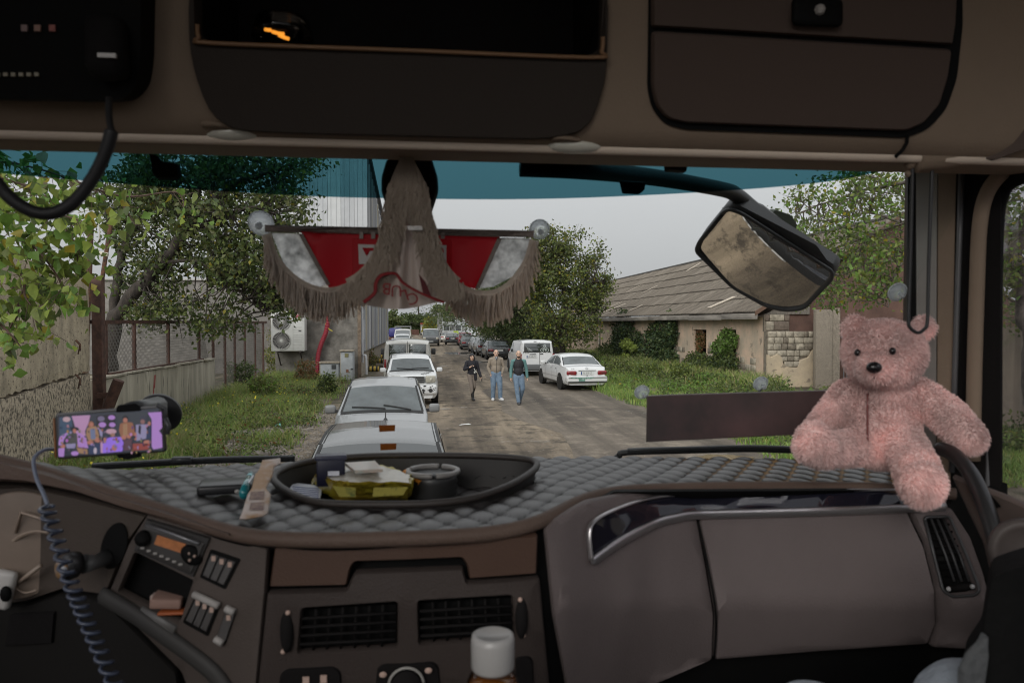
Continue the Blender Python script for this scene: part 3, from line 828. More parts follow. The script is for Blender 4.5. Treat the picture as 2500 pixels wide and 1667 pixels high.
# =================================================================== RIGHT-HAND BUILDING
def bush(name, label, cat, c, r, n, size, mats, w, seed=0, group=None, stem=True, flat=True):
    t = thing(name, label, cat, (c[0], c[1], max(0, c[2] - r[2])), group=group)
    u = unit(nrg.normal(size=(n, 3))); rr = nrg.uniform(.35, 1, (n, 1)) ** .5
    bump = 1 + .35 * np.sin(u[:, :1] * 5 + seed) * np.cos(u[:, 1:2] * 4 + 2 * seed) + .25 * np.sin(u[:, 2:3] * 7 + seed)
    P = np.array(c) + u * rr * bump * np.array(r)
    P[:, 2] = np.abs(P[:, 2] - .02) + .02
    leaves('foliage', P, size, mats, w, t)
    if stem:
        mb = MB()
        for k in range(9):
            a = np.array(c) + unit(nrg.normal(size=3)) * np.array(r) * .8
            mb.tube([Vector((c[0] + rnd.uniform(-.1, .1), c[1], max(.0, c[2] - r[2]))), Vector(((c[0] + a[0]) / 2 + rnd.uniform(-.1, .1), (c[1] + a[1]) / 2, (c[2] + a[2]) / 2)), Vector(a)], [.03, .018, .006], 5)
        mb.build('stems', bark2, t)
    return t

XW = 14.0
pink = M('pink_plaster', (.60, .44, .33), .92, col2=(.42, .35, .27), vs=1.3, spots=(2.2, .63, (.25, .21, .165)), bump=.5, bs=14, detail=10, lo=.38, hi=.62)
house = thing('derelict_house', 'long derelict pinkish house with corrugated roof and ivy in its windows', 'house', (XW, 48, 0))
def onw(px, py, X=XW):
    q_ = atX(px, py, X); return (q_.y, q_.z)
def rect(x0, y0, x1, y1):
    a = onw(x0, y0); b = onw(x1, y1); z0 = max(.02, b[1]); return [(a[0], a[1]), (b[0], a[1]), (b[0], z0), (a[0], z0)]
roof_wave = True
wins = [(1757, 804, 1796, 930), (1692, 804, 1724, 868), (1572, 806, 1644, 905), (1496, 806, 1535, 880), (1451, 807, 1466, 860)]
holes = [rect(*w_) for w_ in wins]
YN, YF = 29.6, 80.0
ol = [(YN, 0), (YN, 3.05), (YF, 3.05), (YF, 0)]
panel('front_wall', ol, lambda a, b: Vector((XW, a, b)), (.35, 0, 0), pink, house, step=1.1, edge=0.0, soft=0, holes=holes, smooth=False)
# interior shell behind the openings
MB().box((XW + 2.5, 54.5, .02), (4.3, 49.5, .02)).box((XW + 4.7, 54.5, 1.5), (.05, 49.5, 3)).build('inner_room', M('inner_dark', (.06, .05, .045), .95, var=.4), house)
for k, w_ in enumerate(wins[1:3]):
    h_ = rect(*w_); m_ = MB(); y0, z1 = h_[0]; y1, z0 = h_[2]
    for a, b in (((y0, z0), (y0, z1)), ((y1, z0), (y1, z1)), ((y0, z1), (y1, z1)), ((y0, (z0 + z1) / 2), (y1, (z0 + z1) / 2))):
        m_.tube([Vector((XW + .18, a[0], a[1])), Vector((XW + .18, b[0], b[1]))], .045, 4)
    m_.build('window_frame', M('old_frame', (.10, .06, .045), .8, var=.3), house)
# fallen plaster: recessed brick patches on the near corner, each brick its own
grey_b = M('block_grey', (.36, .315, .25), .92, var=.35, vs=5, bump=.5)
dark_b = M('block_dark', (.16, .125, .10), .92, var=.35, vs=5, bump=.5)
mort = M('mortar', (.19, .16, .125), .95, var=.3, vs=6, bump=.5)
tan = M('plaster_tan', (.54, .43, .30), .92, col2=(.40, .33, .245), vs=2.0, spots=(3.2, .60, (.23, .19, .145)), bump=.5, bs=12, detail=10, lo=.35, hi=.65)
# roof
XE, ZE, XR, ZR = 13.55, 3.12, 20.0, 7.25
sl = math.hypot(XR - XE, ZR - ZE); ux = (XR - XE) / sl; uz = (ZR - ZE) / sl
sheet_ms = [M('asbestos_%d' % k, c_, .95, var=.42, vs=5, bump=.5, bs=30, detail=8, stretch=(.35, 1.6, .35)) for k, c_ in enumerate([(.128, .108, .087), (.140, .119, .096), (.120, .101, .081), (.158, .135, .11)])]
wv = 7; cw = 1.13; rows = 6; rl = sl / rows; meshes = []
for mt in sheet_ms:      # rib shading painted into the colour, darkest in the corrugation valleys
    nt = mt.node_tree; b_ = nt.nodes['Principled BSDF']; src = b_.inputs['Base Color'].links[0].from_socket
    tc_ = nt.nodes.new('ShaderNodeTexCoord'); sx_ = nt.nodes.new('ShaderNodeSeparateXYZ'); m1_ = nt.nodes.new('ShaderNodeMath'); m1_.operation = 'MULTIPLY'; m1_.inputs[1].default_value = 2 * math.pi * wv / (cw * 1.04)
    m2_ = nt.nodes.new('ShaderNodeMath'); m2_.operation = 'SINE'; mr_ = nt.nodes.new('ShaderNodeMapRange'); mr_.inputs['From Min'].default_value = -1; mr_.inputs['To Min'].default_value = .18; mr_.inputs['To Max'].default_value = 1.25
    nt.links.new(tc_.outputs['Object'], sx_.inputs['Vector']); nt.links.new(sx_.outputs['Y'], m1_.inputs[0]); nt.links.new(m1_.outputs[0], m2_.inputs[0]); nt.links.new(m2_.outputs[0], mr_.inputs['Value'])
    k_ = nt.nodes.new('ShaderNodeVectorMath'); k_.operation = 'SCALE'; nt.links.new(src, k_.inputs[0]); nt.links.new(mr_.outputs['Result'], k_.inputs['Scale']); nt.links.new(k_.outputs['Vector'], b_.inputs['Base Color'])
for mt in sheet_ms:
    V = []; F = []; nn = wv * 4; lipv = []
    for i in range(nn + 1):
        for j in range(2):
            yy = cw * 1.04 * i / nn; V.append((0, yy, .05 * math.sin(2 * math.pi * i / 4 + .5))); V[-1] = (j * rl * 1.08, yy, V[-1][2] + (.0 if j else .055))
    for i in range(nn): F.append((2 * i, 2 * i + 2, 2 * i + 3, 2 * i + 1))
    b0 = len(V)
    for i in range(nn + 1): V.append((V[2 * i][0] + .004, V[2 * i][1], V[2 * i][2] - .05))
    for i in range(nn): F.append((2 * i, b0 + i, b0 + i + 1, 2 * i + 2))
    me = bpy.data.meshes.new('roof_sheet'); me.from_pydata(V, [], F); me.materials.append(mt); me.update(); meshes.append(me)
ncol = int((YF - YN + .6) / cw)
ry = math.atan2(ZR - ZE, XR - XE)
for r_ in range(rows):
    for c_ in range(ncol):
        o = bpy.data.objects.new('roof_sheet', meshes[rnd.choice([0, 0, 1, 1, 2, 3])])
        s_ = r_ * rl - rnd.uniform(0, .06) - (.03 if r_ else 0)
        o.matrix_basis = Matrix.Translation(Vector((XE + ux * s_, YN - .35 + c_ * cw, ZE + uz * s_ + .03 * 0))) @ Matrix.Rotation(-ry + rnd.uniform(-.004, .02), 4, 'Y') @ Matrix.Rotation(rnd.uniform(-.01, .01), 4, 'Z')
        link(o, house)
# pale replaced strips
pale_s = M('pale_strip', (.50, .43, .35), .85, var=.2)
for (xa, ya, xb, yb, w_) in [(1735, 752, 1800, 724, .55), (1678, 662, 1712, 642, .3), (1530, 714, 1566, 696, .2), (1571, 715, 1607, 697, .2), (1455, 770, 1530, 742, .5), (1528, 764, 1570, 745, .3), (1490, 750, 1520, 738, .3)]:
    nr = Vector((-uz, 0, ux)); pl = plane(Vector((XE, 40, ZE)) + nr * .07, nr)
    a = pl(xa, ya); b = pl(xb, yb)
    mb = MB(); mb.prism([a, b, b + Vector((0, w_, 0)), a + Vector((0, w_, 0))], nr * .03); mb.build('roof_strip', pale_s, house)
MB().tube([(XR, YN - .4, ZR + .02), (XR, YF, ZR + .02)], .12, 8).build('ridge_cap', M('ridge_dark', (.07, .065, .06), .9), house)
MB().prism([(XR, YN, ZR - .05), (XR, YF, ZR - .05), (XR + 6.4, YF, ZE), (XR + 6.4, YN, ZE)], (0, 0, -.06)).build('rear_roof', sheet_ms[0], house)
fas = M('fascia_wood', (.25, .225, .20), .9, var=.35, vs=4, bump=.3, stretch=(1, .15, 1))
y = YN - .45; k = 0
while y < YF:
    w_ = min(rnd.uniform(3.4, 4.4), YF - y)
    rbox('fascia_board', (XE - .02 + rnd.uniform(-.01, .01), y + w_ / 2, 2.96 + rnd.uniform(-.02, .02)), (.04, w_ - .02, .25), .004, fas, house); y += w_
MB().box((XE + .25, (YN + YF) / 2, 2.98), (.45, YF - YN, .03)).build('soffit', M('soffit', (.12, .10, .085), .9), house)
# gable end facing the truck
brn = M('brown_render', (.115, .064, .05), .9, var=.2, vs=2, bump=.2)
panel('gable_wall', [(XW + .36, 0), (XW + .36, 3.0), (XR, ZR - .1), (XR + 6, 3.2), (XR + 6, 0)], lambda a, b: Vector((a, YN, b)), (0, .3, 0), brn, house, step=2, edge=0, soft=0, smooth=False)
MB().prism([(XE - .1, YN - .45, ZE - .12), (XR, YN - .45, ZR - .06), (XR, YN - .45, ZR + .12), (XE - .1, YN - .45, ZE + .06)], (0, .06, 0)).build('barge_board', M('barge_brown', (.13, .075, .05), .8), house)
MB().prism([(XW + .0, YN - .1, 3.06), (XW + 2.0, YN - .1, 3.06), (XW + 2.0, YN - .1, 4.25), (XW + .2, YN - .1, 3.12)], (0, .09, 0)).build('gable_boards', M('gable_grey', (.16, .14, .12), .9, var=.4, vs=6, stretch=(6, 1, 1)), house)
# dark stone courses on the gable's left side: every block is a part
yy = YN - .06
def blocks(parent, x0, x1, z0, z1, y, mats, bw, bh, sd, name='block', dep=.16, skip=None):
    r2 = random.Random(sd); z = z0
    while z < z1 - .05:
        h = min(bh * r2.uniform(.85, 1.15), z1 - z); x = x0 - r2.uniform(0, bw * .5)
        while x < x1 - .03:
            w = bw * r2.uniform(.55, 1.35); xa = max(x, x0); xb = min(x + w, x1)
            if xb - xa > .07 and not (skip and skip((xa + xb) / 2, z + h / 2)):
                rbox(name, ((xa + xb) / 2, y + dep / 2 + r2.uniform(-.012, .012), z + h / 2), (xb - xa - .025, dep, h - .022), .012, r2.choice(mats), parent, seg=1)
            x += w
        z += h
g0 = atY(1853, 806, yy); g1 = atY(1927, 768, yy)
blocks(house, XW + .02, g1.x, 2.38, 3.05, yy - .06, [dark_b, dark_b, grey_b], .55, .34, 2, 'stone_block')
MB().box(((XW + g1.x) / 2, YN - .01, 2.7), (g1.x - XW, .1, .72)).build('stone_mortar', mort, house)
# exposed masonry low on the front wall
def flank(px0, py0, px1, py1, sd):
    a = onw(px0, py0); b = onw(px1, py1); r2 = random.Random(sd); z = max(.05, b[1])
    while z < a[1]:
        y = b[0]
        while y < a[0]:
            w = r2.uniform(.35, .6)
            if r2.random() < .75: rbox('stone_block', (XW - .012, y + w / 2, z + .15), (.03, w - .04, .27), .008, r2.choice([grey_b, mort]), house, seg=1)
            y += w
        z += .3
flank(1800, 880, 1846, 925, 1); flank(1645, 850, 1672, 900, 2); flank(1727, 845, 1748, 880, 3)

# ---- boundary wall next to it with fallen plaster
bw = thing('boundary_wall', 'plastered yard wall showing grey blocks beside the derelict house', 'wall', (15, 29, 0))
YW = 29.2
w1 = atY(1992, 806, YW)
MB().box(((XW + w1.x) / 2, YW + .2, 1.17), (w1.x - XW, .3, 2.34)).build('wall_core', mort, bw)
pc = [(1853, 880), (1885, 905), (1855, 950)]
lowol = [(XW - .02, 0), (XW - .02, 1.38), (XW + .15, 1.30), (XW + .42, 1.42), (XW + .62, 1.30), (XW + .70, 1.0), (XW + .95, .86), (XW + 1.3, .84), (XW + 1.42, 1.15), (XW + 1.75, 1.25), (w1.x, 1.8), (w1.x, 0)]
panel('plaster', lowol, lambda a, b: Vector((a, YW - .05, b)), (0, .1, 0), tan, bw, step=.4, edge=.03, soft=.6)
blocks(bw, XW + .02, w1.x, .85, 2.36, YW - .03, [grey_b, grey_b, grey_b, mort], .34, .235, 5, 'concrete_block', skip=lambda x, z: inside((x, z), lowol))
pb = M('pebble_dash', (.15, .125, .10), .95, col2=(.36, .31, .25), vs=24, bump=1.0, bs=34, detail=6, lo=.36, hi=.64)
for k, (xa, xb, top, lb) in enumerate([(1992, 2033, 756, 'pebble-dash concrete gate slab left of a matching slab'), (2034, 2056, 752, 'narrow pebble-dash concrete slab next to the bear’s ear'.replace('’s', ' left'))]):
    p = atY(xa, top, YW - .6); q_ = atY(xb, top, YW - .6)
    t = thing('gate_slab', lb, 'concrete slab', ((p.x + q_.x) / 2, YW - .6, 0), group='pebble-dash gate slabs')
    rbox('slab', ((p.x + q_.x) / 2, YW - .5 + .12 * k, p.z / 2), (q_.x - p.x - .02, .25, p.z), .02, pb, t)
gt = thing('bar_gate', 'metal gate of thin vertical bars behind the pink bear', 'gate', (17.5, 28.7, 0))
for k in range(14):
    x = atY(2060 + k * 7.5, 900, 28.7).x
    MB().tube([(x, 28.7, .1), (x, 28.7, 2.1)], .022, 6).build('bar', M('gate_grey', (.16, .16, .17), .5, metal=.4), gt)
MB().box((atY(2110, 900, 28.7).x, 28.7, 2.1), (2.1, .05, .06)).box((atY(2110, 900, 28.7).x, 28.7, .3), (2.1, .05, .06)).build('rail', M('gate_grey', (.16, .16, .17), .5), gt)
# ---- roadside wall seen through the passenger window
sw = thing('plaster_wall', 'stained plaster yard wall seen through the passenger window', 'wall', (14.9, 19, 0))
MB().box((15.05, 14.0, 1.3), (.3, 11.0, 2.62)).build('wall_body', M('plaster_stained', (.36, .29, .225), .92, col2=(.22, .19, .155), vs=1.2, bump=.4, bs=14, detail=10, stretch=(1, 1, .35)), sw)
MB().prism([(14.5, 15.7, 2.72), (14.5, 12.9, 3.0), (15.6, 12.9, 3.0), (15.6, 15.7, 2.72)], (0, 0, .07)).build('roof_slab', M('slab_grey', (.16, .15, .14), .9, var=.3), sw)
MB().box((14.86, 15.2, 2.42), (.08, 2.6, .22)).build('lintel', M('lintel', (.25, .2, .17), .9), sw)
mb = MB(); mb.tube([(14.85, 14.2, 2.3), (14.7, 14.2, 2.25), (14.7, 14.2, 2.05)], .04, 6).ball((14.7, 14.2, 1.98), .08, 8); mb.build('wall_lamp', M('lamp_dark', (.05, .05, .05), .5), sw)
t = thing('fallen_plank', 'grey weathered plank sticking out in front of the stained wall', 'plank', (13.5, 14.6, 0))
rbox('plank', (13.5, 14.9, 1.1), (.08, 1.0, .3), .01, fas, t, rot=Matrix.Rotation(-.7, 3, 'X'))

# =================================================================== PLANTS
def in_ellipse(n, e):
    px, py, rx, ry, Y, dY = e
    a = nrg.uniform(0, 2 * np.pi, n); r = np.sqrt(nrg.uniform(0, 1, n)); out = []
    for k in range(n):
        out.append(atY(px + rx * r[k] * math.cos(a[k]), py + ry * r[k] * math.sin(a[k]), Y + dY * nrg.uniform(-1, 1)))
    return np.array([tuple(v) for v in out])
def tree(name, label, limbs, crowns, nclus, nleaf, size, mats, w, barkm=bark, sig=.35, twig=.012, group=None, droop=.4, twign=1.0):
    base = limbs[0][0][0]; b = atY(*base)
    t = thing(name, label, 'tree', (b.x, b.y, 0), group=group)
    mb = MB(); pts_all = []
    for pl, r0, r1 in limbs:
        P = smooth_path([tuple(atY(*p)) for p in pl], 6)
        P = [Vector(p) + Vector((rnd.uniform(-1, 1), rnd.uniform(-1, 1), rnd.uniform(-1, 1))) * r0 * .25 for p in P]
        mb.tube(P, list(np.linspace(r0, r1, len(P))), 9); pts_all += P
    mb.build('trunk', barkm, t, smooth=True)
    PA = np.array([tuple(p) for p in pts_all]); wt_ = np.array([c[2] * c[3] for c in crowns], float); wt_ /= wt_.sum()
    C = np.concatenate([in_ellipse(max(1, int(nclus * k)), c) for c, k in zip(crowns, wt_)])
    tw = MB()
    for c in C:
        d = np.linalg.norm(PA - c, axis=1); j = np.argmin(d + nrg.uniform(0, .6, len(d))); a = Vector(PA[j]); e = Vector(c)
        if nrg.uniform() < twign:
            m1 = a.lerp(e, .4) + Vector(nrg.normal(size=3)) * d[j] * .10; m2 = a.lerp(e, .75) + Vector(nrg.normal(size=3)) * d[j] * .08
            tw.tube([a, m1, m2, e], [twig * 2.2, twig * 1.5, twig, twig * .5], 4, False)
            for q_ in range(2):
                tw.tube([m2, e + Vector(nrg.normal(size=3)) * sig], [twig * .8, twig * .3], 3, False)
    o = tw.build('twigs', barkm, t); o['kind'] = 'stuff'
    P = C[nrg.integers(0, len(C), nleaf)] + nrg.normal(size=(nleaf, 3)) * sig * np.array([1, 1, .8])
    leaves('crown', P, size, mats, w, t, droop=droop)
    return t
# left tree behind the fence
tree('leaning_tree', 'dark leafy tree with crooked black limbs behind the rusty fence',
     [([(262, 900, 23.5), (275, 790, 23.5), (330, 715, 23.4), (395, 640, 23.2), (455, 565, 23), (520, 490, 23), (600, 440, 23), (680, 410, 23)], .26, .07),
      ([(275, 800, 24.3), (285, 700, 24.5), (300, 610, 24.6), (340, 540, 24.8), (400, 480, 25), (460, 430, 25)], .17, .05),
      ([(420, 600, 23.2), (480, 560, 22.6), (560, 520, 22), (640, 500, 22)], .10, .03),
      ([(455, 565, 23), (480, 480, 23.5), (500, 420, 23.8), (560, 380, 24)], .11, .04),
      ([(300, 640, 24.6), (270, 560, 25), (250, 480, 25)], .09, .03),
      ([(405, 640, 23), (480, 640, 22.4), (560, 690, 22), (640, 760, 22)], .06, .02)],
     [(520, 450, 230, 70, 23.5, 2.2), (400, 560, 130, 110, 24.5, 2), (560, 590, 150, 90, 22.5, 1.8), (640, 650, 120, 100, 22.2, 1.5), (690, 520, 60, 60, 22.5, 1.2), (330, 470, 110, 70, 25, 1.5), (470, 770, 150, 40, 22.6, 1.0), (370, 700, 70, 60, 24, 1), (700, 700, 45, 70, 22, .8), (560, 395, 240, 50, 23.5, 2)],
     540, 20000, .15, [L_dark, L_mid, L_oli, L_lite, L_yel], [.30, .32, .25, .11, .02], sig=.25, droop=.6)
# hanging branch sprays of the near tree (big leaves, one by one)
near = thing('overhanging_tree', 'bright green large-leaved branches hanging over the concrete wall at far left', 'tree', (-6.5, 6.5, 0))
trunkp = [Vector((-6.6, 6.5, 0)), Vector((-6.5, 6.4, 2)), Vector((-6.2, 6.3, 3.8)), Vector((-5.4, 6.2, 4.6))]
MB().tube(trunkp, [.2, .18, .14, .08], 9).build('trunk', bark2, near, smooth=True)
lm = []
for m_ in (L_bri, L_fgreen, L_lite, L_yel, L_pale, L_mid):
    bm = bmesh.new()   # broad pointed leaf, folded along the midrib
    out = [(0, 0), (.28, .12), (.42, .38), (.30, .66), (0, 1.0)]
    mid = [bm.verts.new((0, 0, -y * y * .25)) for y in (0,)] 
    vs = {}
    for i, (x, y) in enumerate(out):
        for s in (-1, 1):
            vs[(i, s)] = bm.verts.new((s * x, y, .25 * abs(x) - y * y * .22)) if 0 < i < 4 else None
    c0 = mid[0]; c1 = bm.verts.new((0, .38, -.03)); c2 = bm.verts.new((0, .66, -.09)); c3 = bm.verts.new((0, 1.0, -.22))
    for s in (-1, 1):
        bm.faces.new((c0, vs[(1, s)], vs[(2, s)], c1) if s > 0 else (c0, c1, vs[(2, s)], vs[(1, s)]))
        bm.faces.new((c1, vs[(2, s)], vs[(3, s)], c2) if s > 0 else (c1, c2, vs[(3, s)], vs[(2, s)]))
        bm.faces.new((c2, vs[(3, s)], c3) if s > 0 else (c2, c3, vs[(3, s)]))
    me = bpy.data.meshes.new('leaf'); bm.to_mesh(me); bm.free(); me.materials.append(m_); lm.append(me)
sprays = [  # px,py polylines at a depth, leaf count
    ([(-80, 430, 6.2), (20, 440, 6.1), (110, 480, 6.0), (180, 560, 5.9), (190, 640, 5.9)], 46), ([(-80, 380, 6.4), (40, 400, 6.3), (150, 430, 6.2), (240, 470, 6.2)], 34),
    ([(-60, 500, 5.8), (30, 560, 5.8), (100, 620, 5.7), (150, 690, 5.7), (165, 720, 5.7)], 48), ([(-60, 600, 6), (20, 640, 6), (60, 690, 6), (30, 760, 6)], 24),
    ([(-60, 470, 5.5), (40, 500, 5.5), (130, 520, 5.5), (200, 540, 5.5)], 30), ([(30, 700, 6), (45, 760, 6), (25, 800, 6), (20, 850, 6)], 10), ([(40, 740, 6.2), (75, 765, 6.2), (105, 810, 6.2)], 7),
    ([(-40, 760, 5.6), (10, 800, 5.6), (50, 845, 5.6)], 9), ([(60, 690, 5.8), (60, 720, 5.8), (75, 745, 5.8)], 7), ([(150, 430, 6.2), (300, 480, 6.6), (430, 470, 7), (450, 520, 7)], 12), ([(300, 500, 7), (330, 550, 7)], 5)]
mb = MB(); nl = 0; CP = []
for pl, cnt in sprays:
    P = [Vector(p) for p in smooth_path([tuple(atY(*p)) for p in pl], 6)]
    mb.tube(P, list(np.linspace(.012, .004, len(P))), 5)
    for k in range(int(cnt * 3.2)): CP.append(tuple(rnd.choice(P[len(P) // 6:]) + Vector((rnd.gauss(0, .12), rnd.gauss(0, .16), rnd.gauss(-.05, .11)))))
    for k in range(int(cnt * 1.2)):
        f = (k + rnd.random()) / int(cnt * 1.2 + .99) * (len(P) - 1); a = P[int(f)].lerp(P[min(int(f) + 1, len(P) - 1)], f % 1)
        e = a + Vector((rnd.gauss(0, .09), rnd.gauss(0, .12), rnd.gauss(-.05, .09)))
        mb.tube([a, e], .0025, 3, False)
        pale = pl[0][1] == 380 and .35 < k / (cnt * 1.2) < .62
        o = bpy.data.objects.new('leaf', lm[4 if pale else rnd.choices([0, 1, 2, 3, 5], [5, 4, 2.5, .6, 2])[0]])
        s = rnd.uniform(.065, .125)
        o.matrix_basis = Matrix.Translation(e) @ Matrix.Rotation(rnd.uniform(0, 6.28), 4, 'Z') @ Matrix.Rotation(rnd.uniform(-2.3, -.7), 4, 'X') @ Matrix.Rotation(rnd.uniform(-.6, .6), 4, 'Y') @ Matrix.Scale(s, 4)
        link(o, near); nl += 1
leaves('small_leaves', CP, .085, [L_bri, L_fgreen, L_lite, L_mid, L_yel], [.3, .3, .2, .15, .05], near, droop=.8, asp=.8)
mb.build('branches', M('branch_red', (.10, .06, .045), .8), near)
# middle-right trees behind the white van
tree('roadside_tree', 'tall loose green tree behind the white van, its top against the sky',
     [([(1372, 880, 47), (1375, 800, 47), (1378, 740, 47), (1370, 680, 47), (1350, 620, 47)], .2, .05), ([(1376, 760, 47), (1400, 720, 46.5), (1440, 690, 46), (1475, 690, 46)], .09, .03),
      ([(1374, 800, 47), (1330, 730, 47.5), (1310, 660, 48), (1300, 600, 48)], .1, .03), ([(1385, 745, 46.5), (1430, 735, 46), (1480, 750, 46)], .06, .02)],
     [(1345, 640, 50, 55, 47.5, 1.5), (1395, 700, 70, 50, 47, 1.8), (1308, 620, 34, 40, 48, 1.2), (1335, 580, 20, 24, 47.5, 1), (1302, 572, 12, 16, 48, .7), (1385, 600, 26, 36, 47.5, 1), (1430, 650, 34, 30, 47, 1), (1458, 622, 14, 26, 47, .7), (1482, 690, 22, 20, 46.5, .8), (1445, 735, 36, 28, 46.5, 1), (1375, 785, 85, 58, 46.5, 2), (1298, 705, 45, 55, 48, 1.5), (1421, 572, 9, 14, 47, .6), (1460, 700, 28, 22, 46.5, 1), (1350, 558, 8, 12, 47.5, .6)],
     430, 16500, .19, [L_oli, L_mid, L_lite, L_dark, L_yel], [.32, .22, .3, .10, .06], sig=.30, twig=.014)
tree('roadside_tree', 'dense dark green tree left of the tall loose one, behind the parked row',
     [([(1262, 880, 58), (1265, 800, 58), (1260, 720, 58), (1270, 640, 58)], .2, .05)],
     [(1260, 760, 70, 80, 58, 3), (1290, 690, 50, 60, 57, 2.5), (1230, 790, 50, 50, 60, 2), (1300, 810, 60, 40, 55, 2)],
     200, 14000, .2, [L_dark, L_mid, L_oli], [.5, .35, .15], sig=.5)
tree('roadside_tree', 'dark tree over the row of parked cars, right of the billboard',
     [([(1190, 850, 78), (1190, 780, 78), (1200, 720, 78)], .22, .06)],
     [(1190, 760, 60, 60, 78, 5), (1225, 740, 50, 70, 72, 4), (1130, 765, 45, 25, 85, 4), (1080, 775, 25, 35, 110, 5)],
     180, 12000, .26, [L_dark, L_mid, L_oli], [.5, .35, .15], sig=.6)
# right tree: grey twiggy branches
tree('twiggy_tree', 'bare grey-branched tree with sparse green leaves right of the front mirror',
     [([(2560, 1100, 15), (2530, 900, 15), (2500, 730, 15), (2468, 640, 15), (2450, 560, 15.2), (2430, 470, 15.5)], .3, .12),
      ([(2470, 640, 15), (2500, 540, 14.8), (2540, 440, 14.6)], .16, .08),
      ([(2440, 520, 15.4), (2330, 500, 16.5), (2200, 545, 18), (2080, 590, 19), (1960, 640, 20)], .07, .015),
      ([(2435, 480, 15.5), (2320, 440, 17), (2180, 450, 18.5), (2060, 480, 20), (1950, 520, 21)], .07, .015),
      ([(2440, 530, 15.4), (2330, 560, 16.5), (2220, 610, 17.5), (2130, 660, 18)], .06, .015),
      ([(2200, 545, 18), (2120, 520, 18.5), (2030, 540, 19), (1940, 480, 20)], .035, .01), ([(2130, 570, 18.6), (2060, 650, 19), (1990, 700, 19.5)], .035, .01),
      ([(2220, 610, 17.5), (2180, 680, 17.6), (2140, 730, 17.8)], .03, .01), ([(2180, 450, 18.5), (2110, 430, 19), (2000, 440, 20)], .035, .01)],
     [(2080, 480, 160, 50, 19.5, 1.5), (2140, 560, 120, 70, 18.5, 1.5), (2020, 600, 110, 60, 19.5, 1.2), (2100, 690, 100, 50, 18.5, 1.2), (1940, 530, 50, 60, 20.5, 1), (2160, 440, 110, 40, 18.5, 1.5), (2000, 720, 60, 35, 19, .8), (2150, 660, 80, 70, 17.5, 1.2), (2470, 560, 60, 160, 15, 1), (2480, 720, 40, 80, 16, 1)],
     330, 6500, .125, [L_lite, L_fgreen, L_mid, L_yel], [.38, .27, .3, .05], barkm=bark2, sig=.19, twig=.008)
# conifer far away
con = thing('conifer', 'bare-topped dark conifer sticking out of the far trees', 'tree', (atY(1022, 800, 190).x, 190, 0))
c0 = atY(1022, 800, 190); mb = MB(); mb.tube([Vector((c0.x, 190, 0)), Vector((c0.x, 190, 8)), Vector((c0.x + .3, 190, 14))], [.25, .15, .03], 6); mb.build('trunk', bark, con)
PC = []
for k in range(46):
    z = 5 + 8.5 * (k / 46); L_ = 2.2 * (1 - (z - 5) / 9.5) + .2; an = rnd.uniform(0, 6.28)
    for j in range(16): f = rnd.random(); PC.append((c0.x + math.cos(an) * L_ * f, 190 + math.sin(an) * L_ * f, z - .25 * L_ * f + .3 * f * f + rnd.gauss(0, .08)))
leaves('crown', PC, .35, [L_dark], [1], con, asp=.3)
# far trees closing the road
for k, (px, py, rx, ry, Y, mats, lb) in enumerate([(955, 785, 30, 26, 150, [L_mid, L_oli], 'olive tree at the end of the road beside the metal hall'), (1000, 788, 32, 18, 175, [L_mid, L_dark], 'round green tree behind the rusty fence at the end of the road'),
     (1035, 790, 26, 20, 185, [L_dark, L_mid], 'dark green tree below the conifer'), (1052, 797, 18, 20, 135, [L_lite, L_yel], 'yellow-green bush tree in front of the orange tower'), (1085, 775, 28, 32, 150, [L_dark, L_mid], 'dark tree right of the orange tower'), (925, 792, 14, 30, 160, [L_mid, L_oli], 'tree just past the far corner of the metal hall')]):
    c = atY(px, py, Y); s_ = c - atY(px - rx, py, Y); r_ = (s_.length, s_.length, (atY(px, py - ry, Y) - c).length)
    tt = bush('far_tree', lb, 'tree', (c.x, c.y, max(c.z, r_[2] * .9)), r_, 2600, .55, mats, [.6, .4], k, 'trees closing the end of the road')
# ivy and bushes at the derelict house
def ivy(lb, spots, n, size, mats, w, X0=13.75, dx=.35, name='ivy', kind_='ivy'):
    c = atX(spots[0][0], spots[0][1], X0); t = thing(name, lb, kind_, (c.x, c.y, 0), group='ivy and creepers on the derelict house')
    P = []; tot = sum(s[2] * s[3] for s in spots)
    for (px, py, rx, ry) in spots:
        for k in range(int(n * rx * ry / tot)):
            a = rnd.uniform(0, 6.28); r = math.sqrt(rnd.random()); f = 1 - r
            q_ = atX(px + rx * r * math.cos(a) * rnd.uniform(.85, 1.12), py + ry * r * math.sin(a) * rnd.uniform(.85, 1.12), X0 - dx * f * rnd.uniform(.2, 1.3) + .12)
            if q_.z > .02: P.append(tuple(q_))
    leaves('foliage', P, size, mats, w, t)
    mb = MB()
    for k in range(7):
        px, py, rx, ry = rnd.choice(spots); a = atX(px, py + ry, X0 + .1); b_ = atX(px + rnd.uniform(-rx, rx) * .7, py - ry * .8, X0 + .1); a.z = max(a.z, 0)
        mb.tube([a, a.lerp(b_, .5) + Vector((0, rnd.uniform(-.3, .3), 0)), b_], .02, 4)
    mb.build('stems', bark, t)
ivy('dark ivy covering the wall under the eave, second window from the tree', [(1520, 800, 28, 45), (1530, 840, 40, 45), (1515, 860, 50, 40)], 3600, .19, [L_ivy, L_dark, L_mid], [.55, .3, .15])
ivy('dark ivy tumbling out of the wide middle window', [(1615, 820, 38, 40), (1590, 850, 45, 45), (1625, 880, 30, 40), (1640, 800, 12, 45)], 3800, .19, [L_ivy, L_dark, L_mid], [.5, .3, .2])
ivy('fresh green creeper filling the doorway at the near end', [(1775, 832, 24, 30), (1762, 850, 26, 22)], 1800, .14, [L_fgreen, L_mid], [.6, .4])
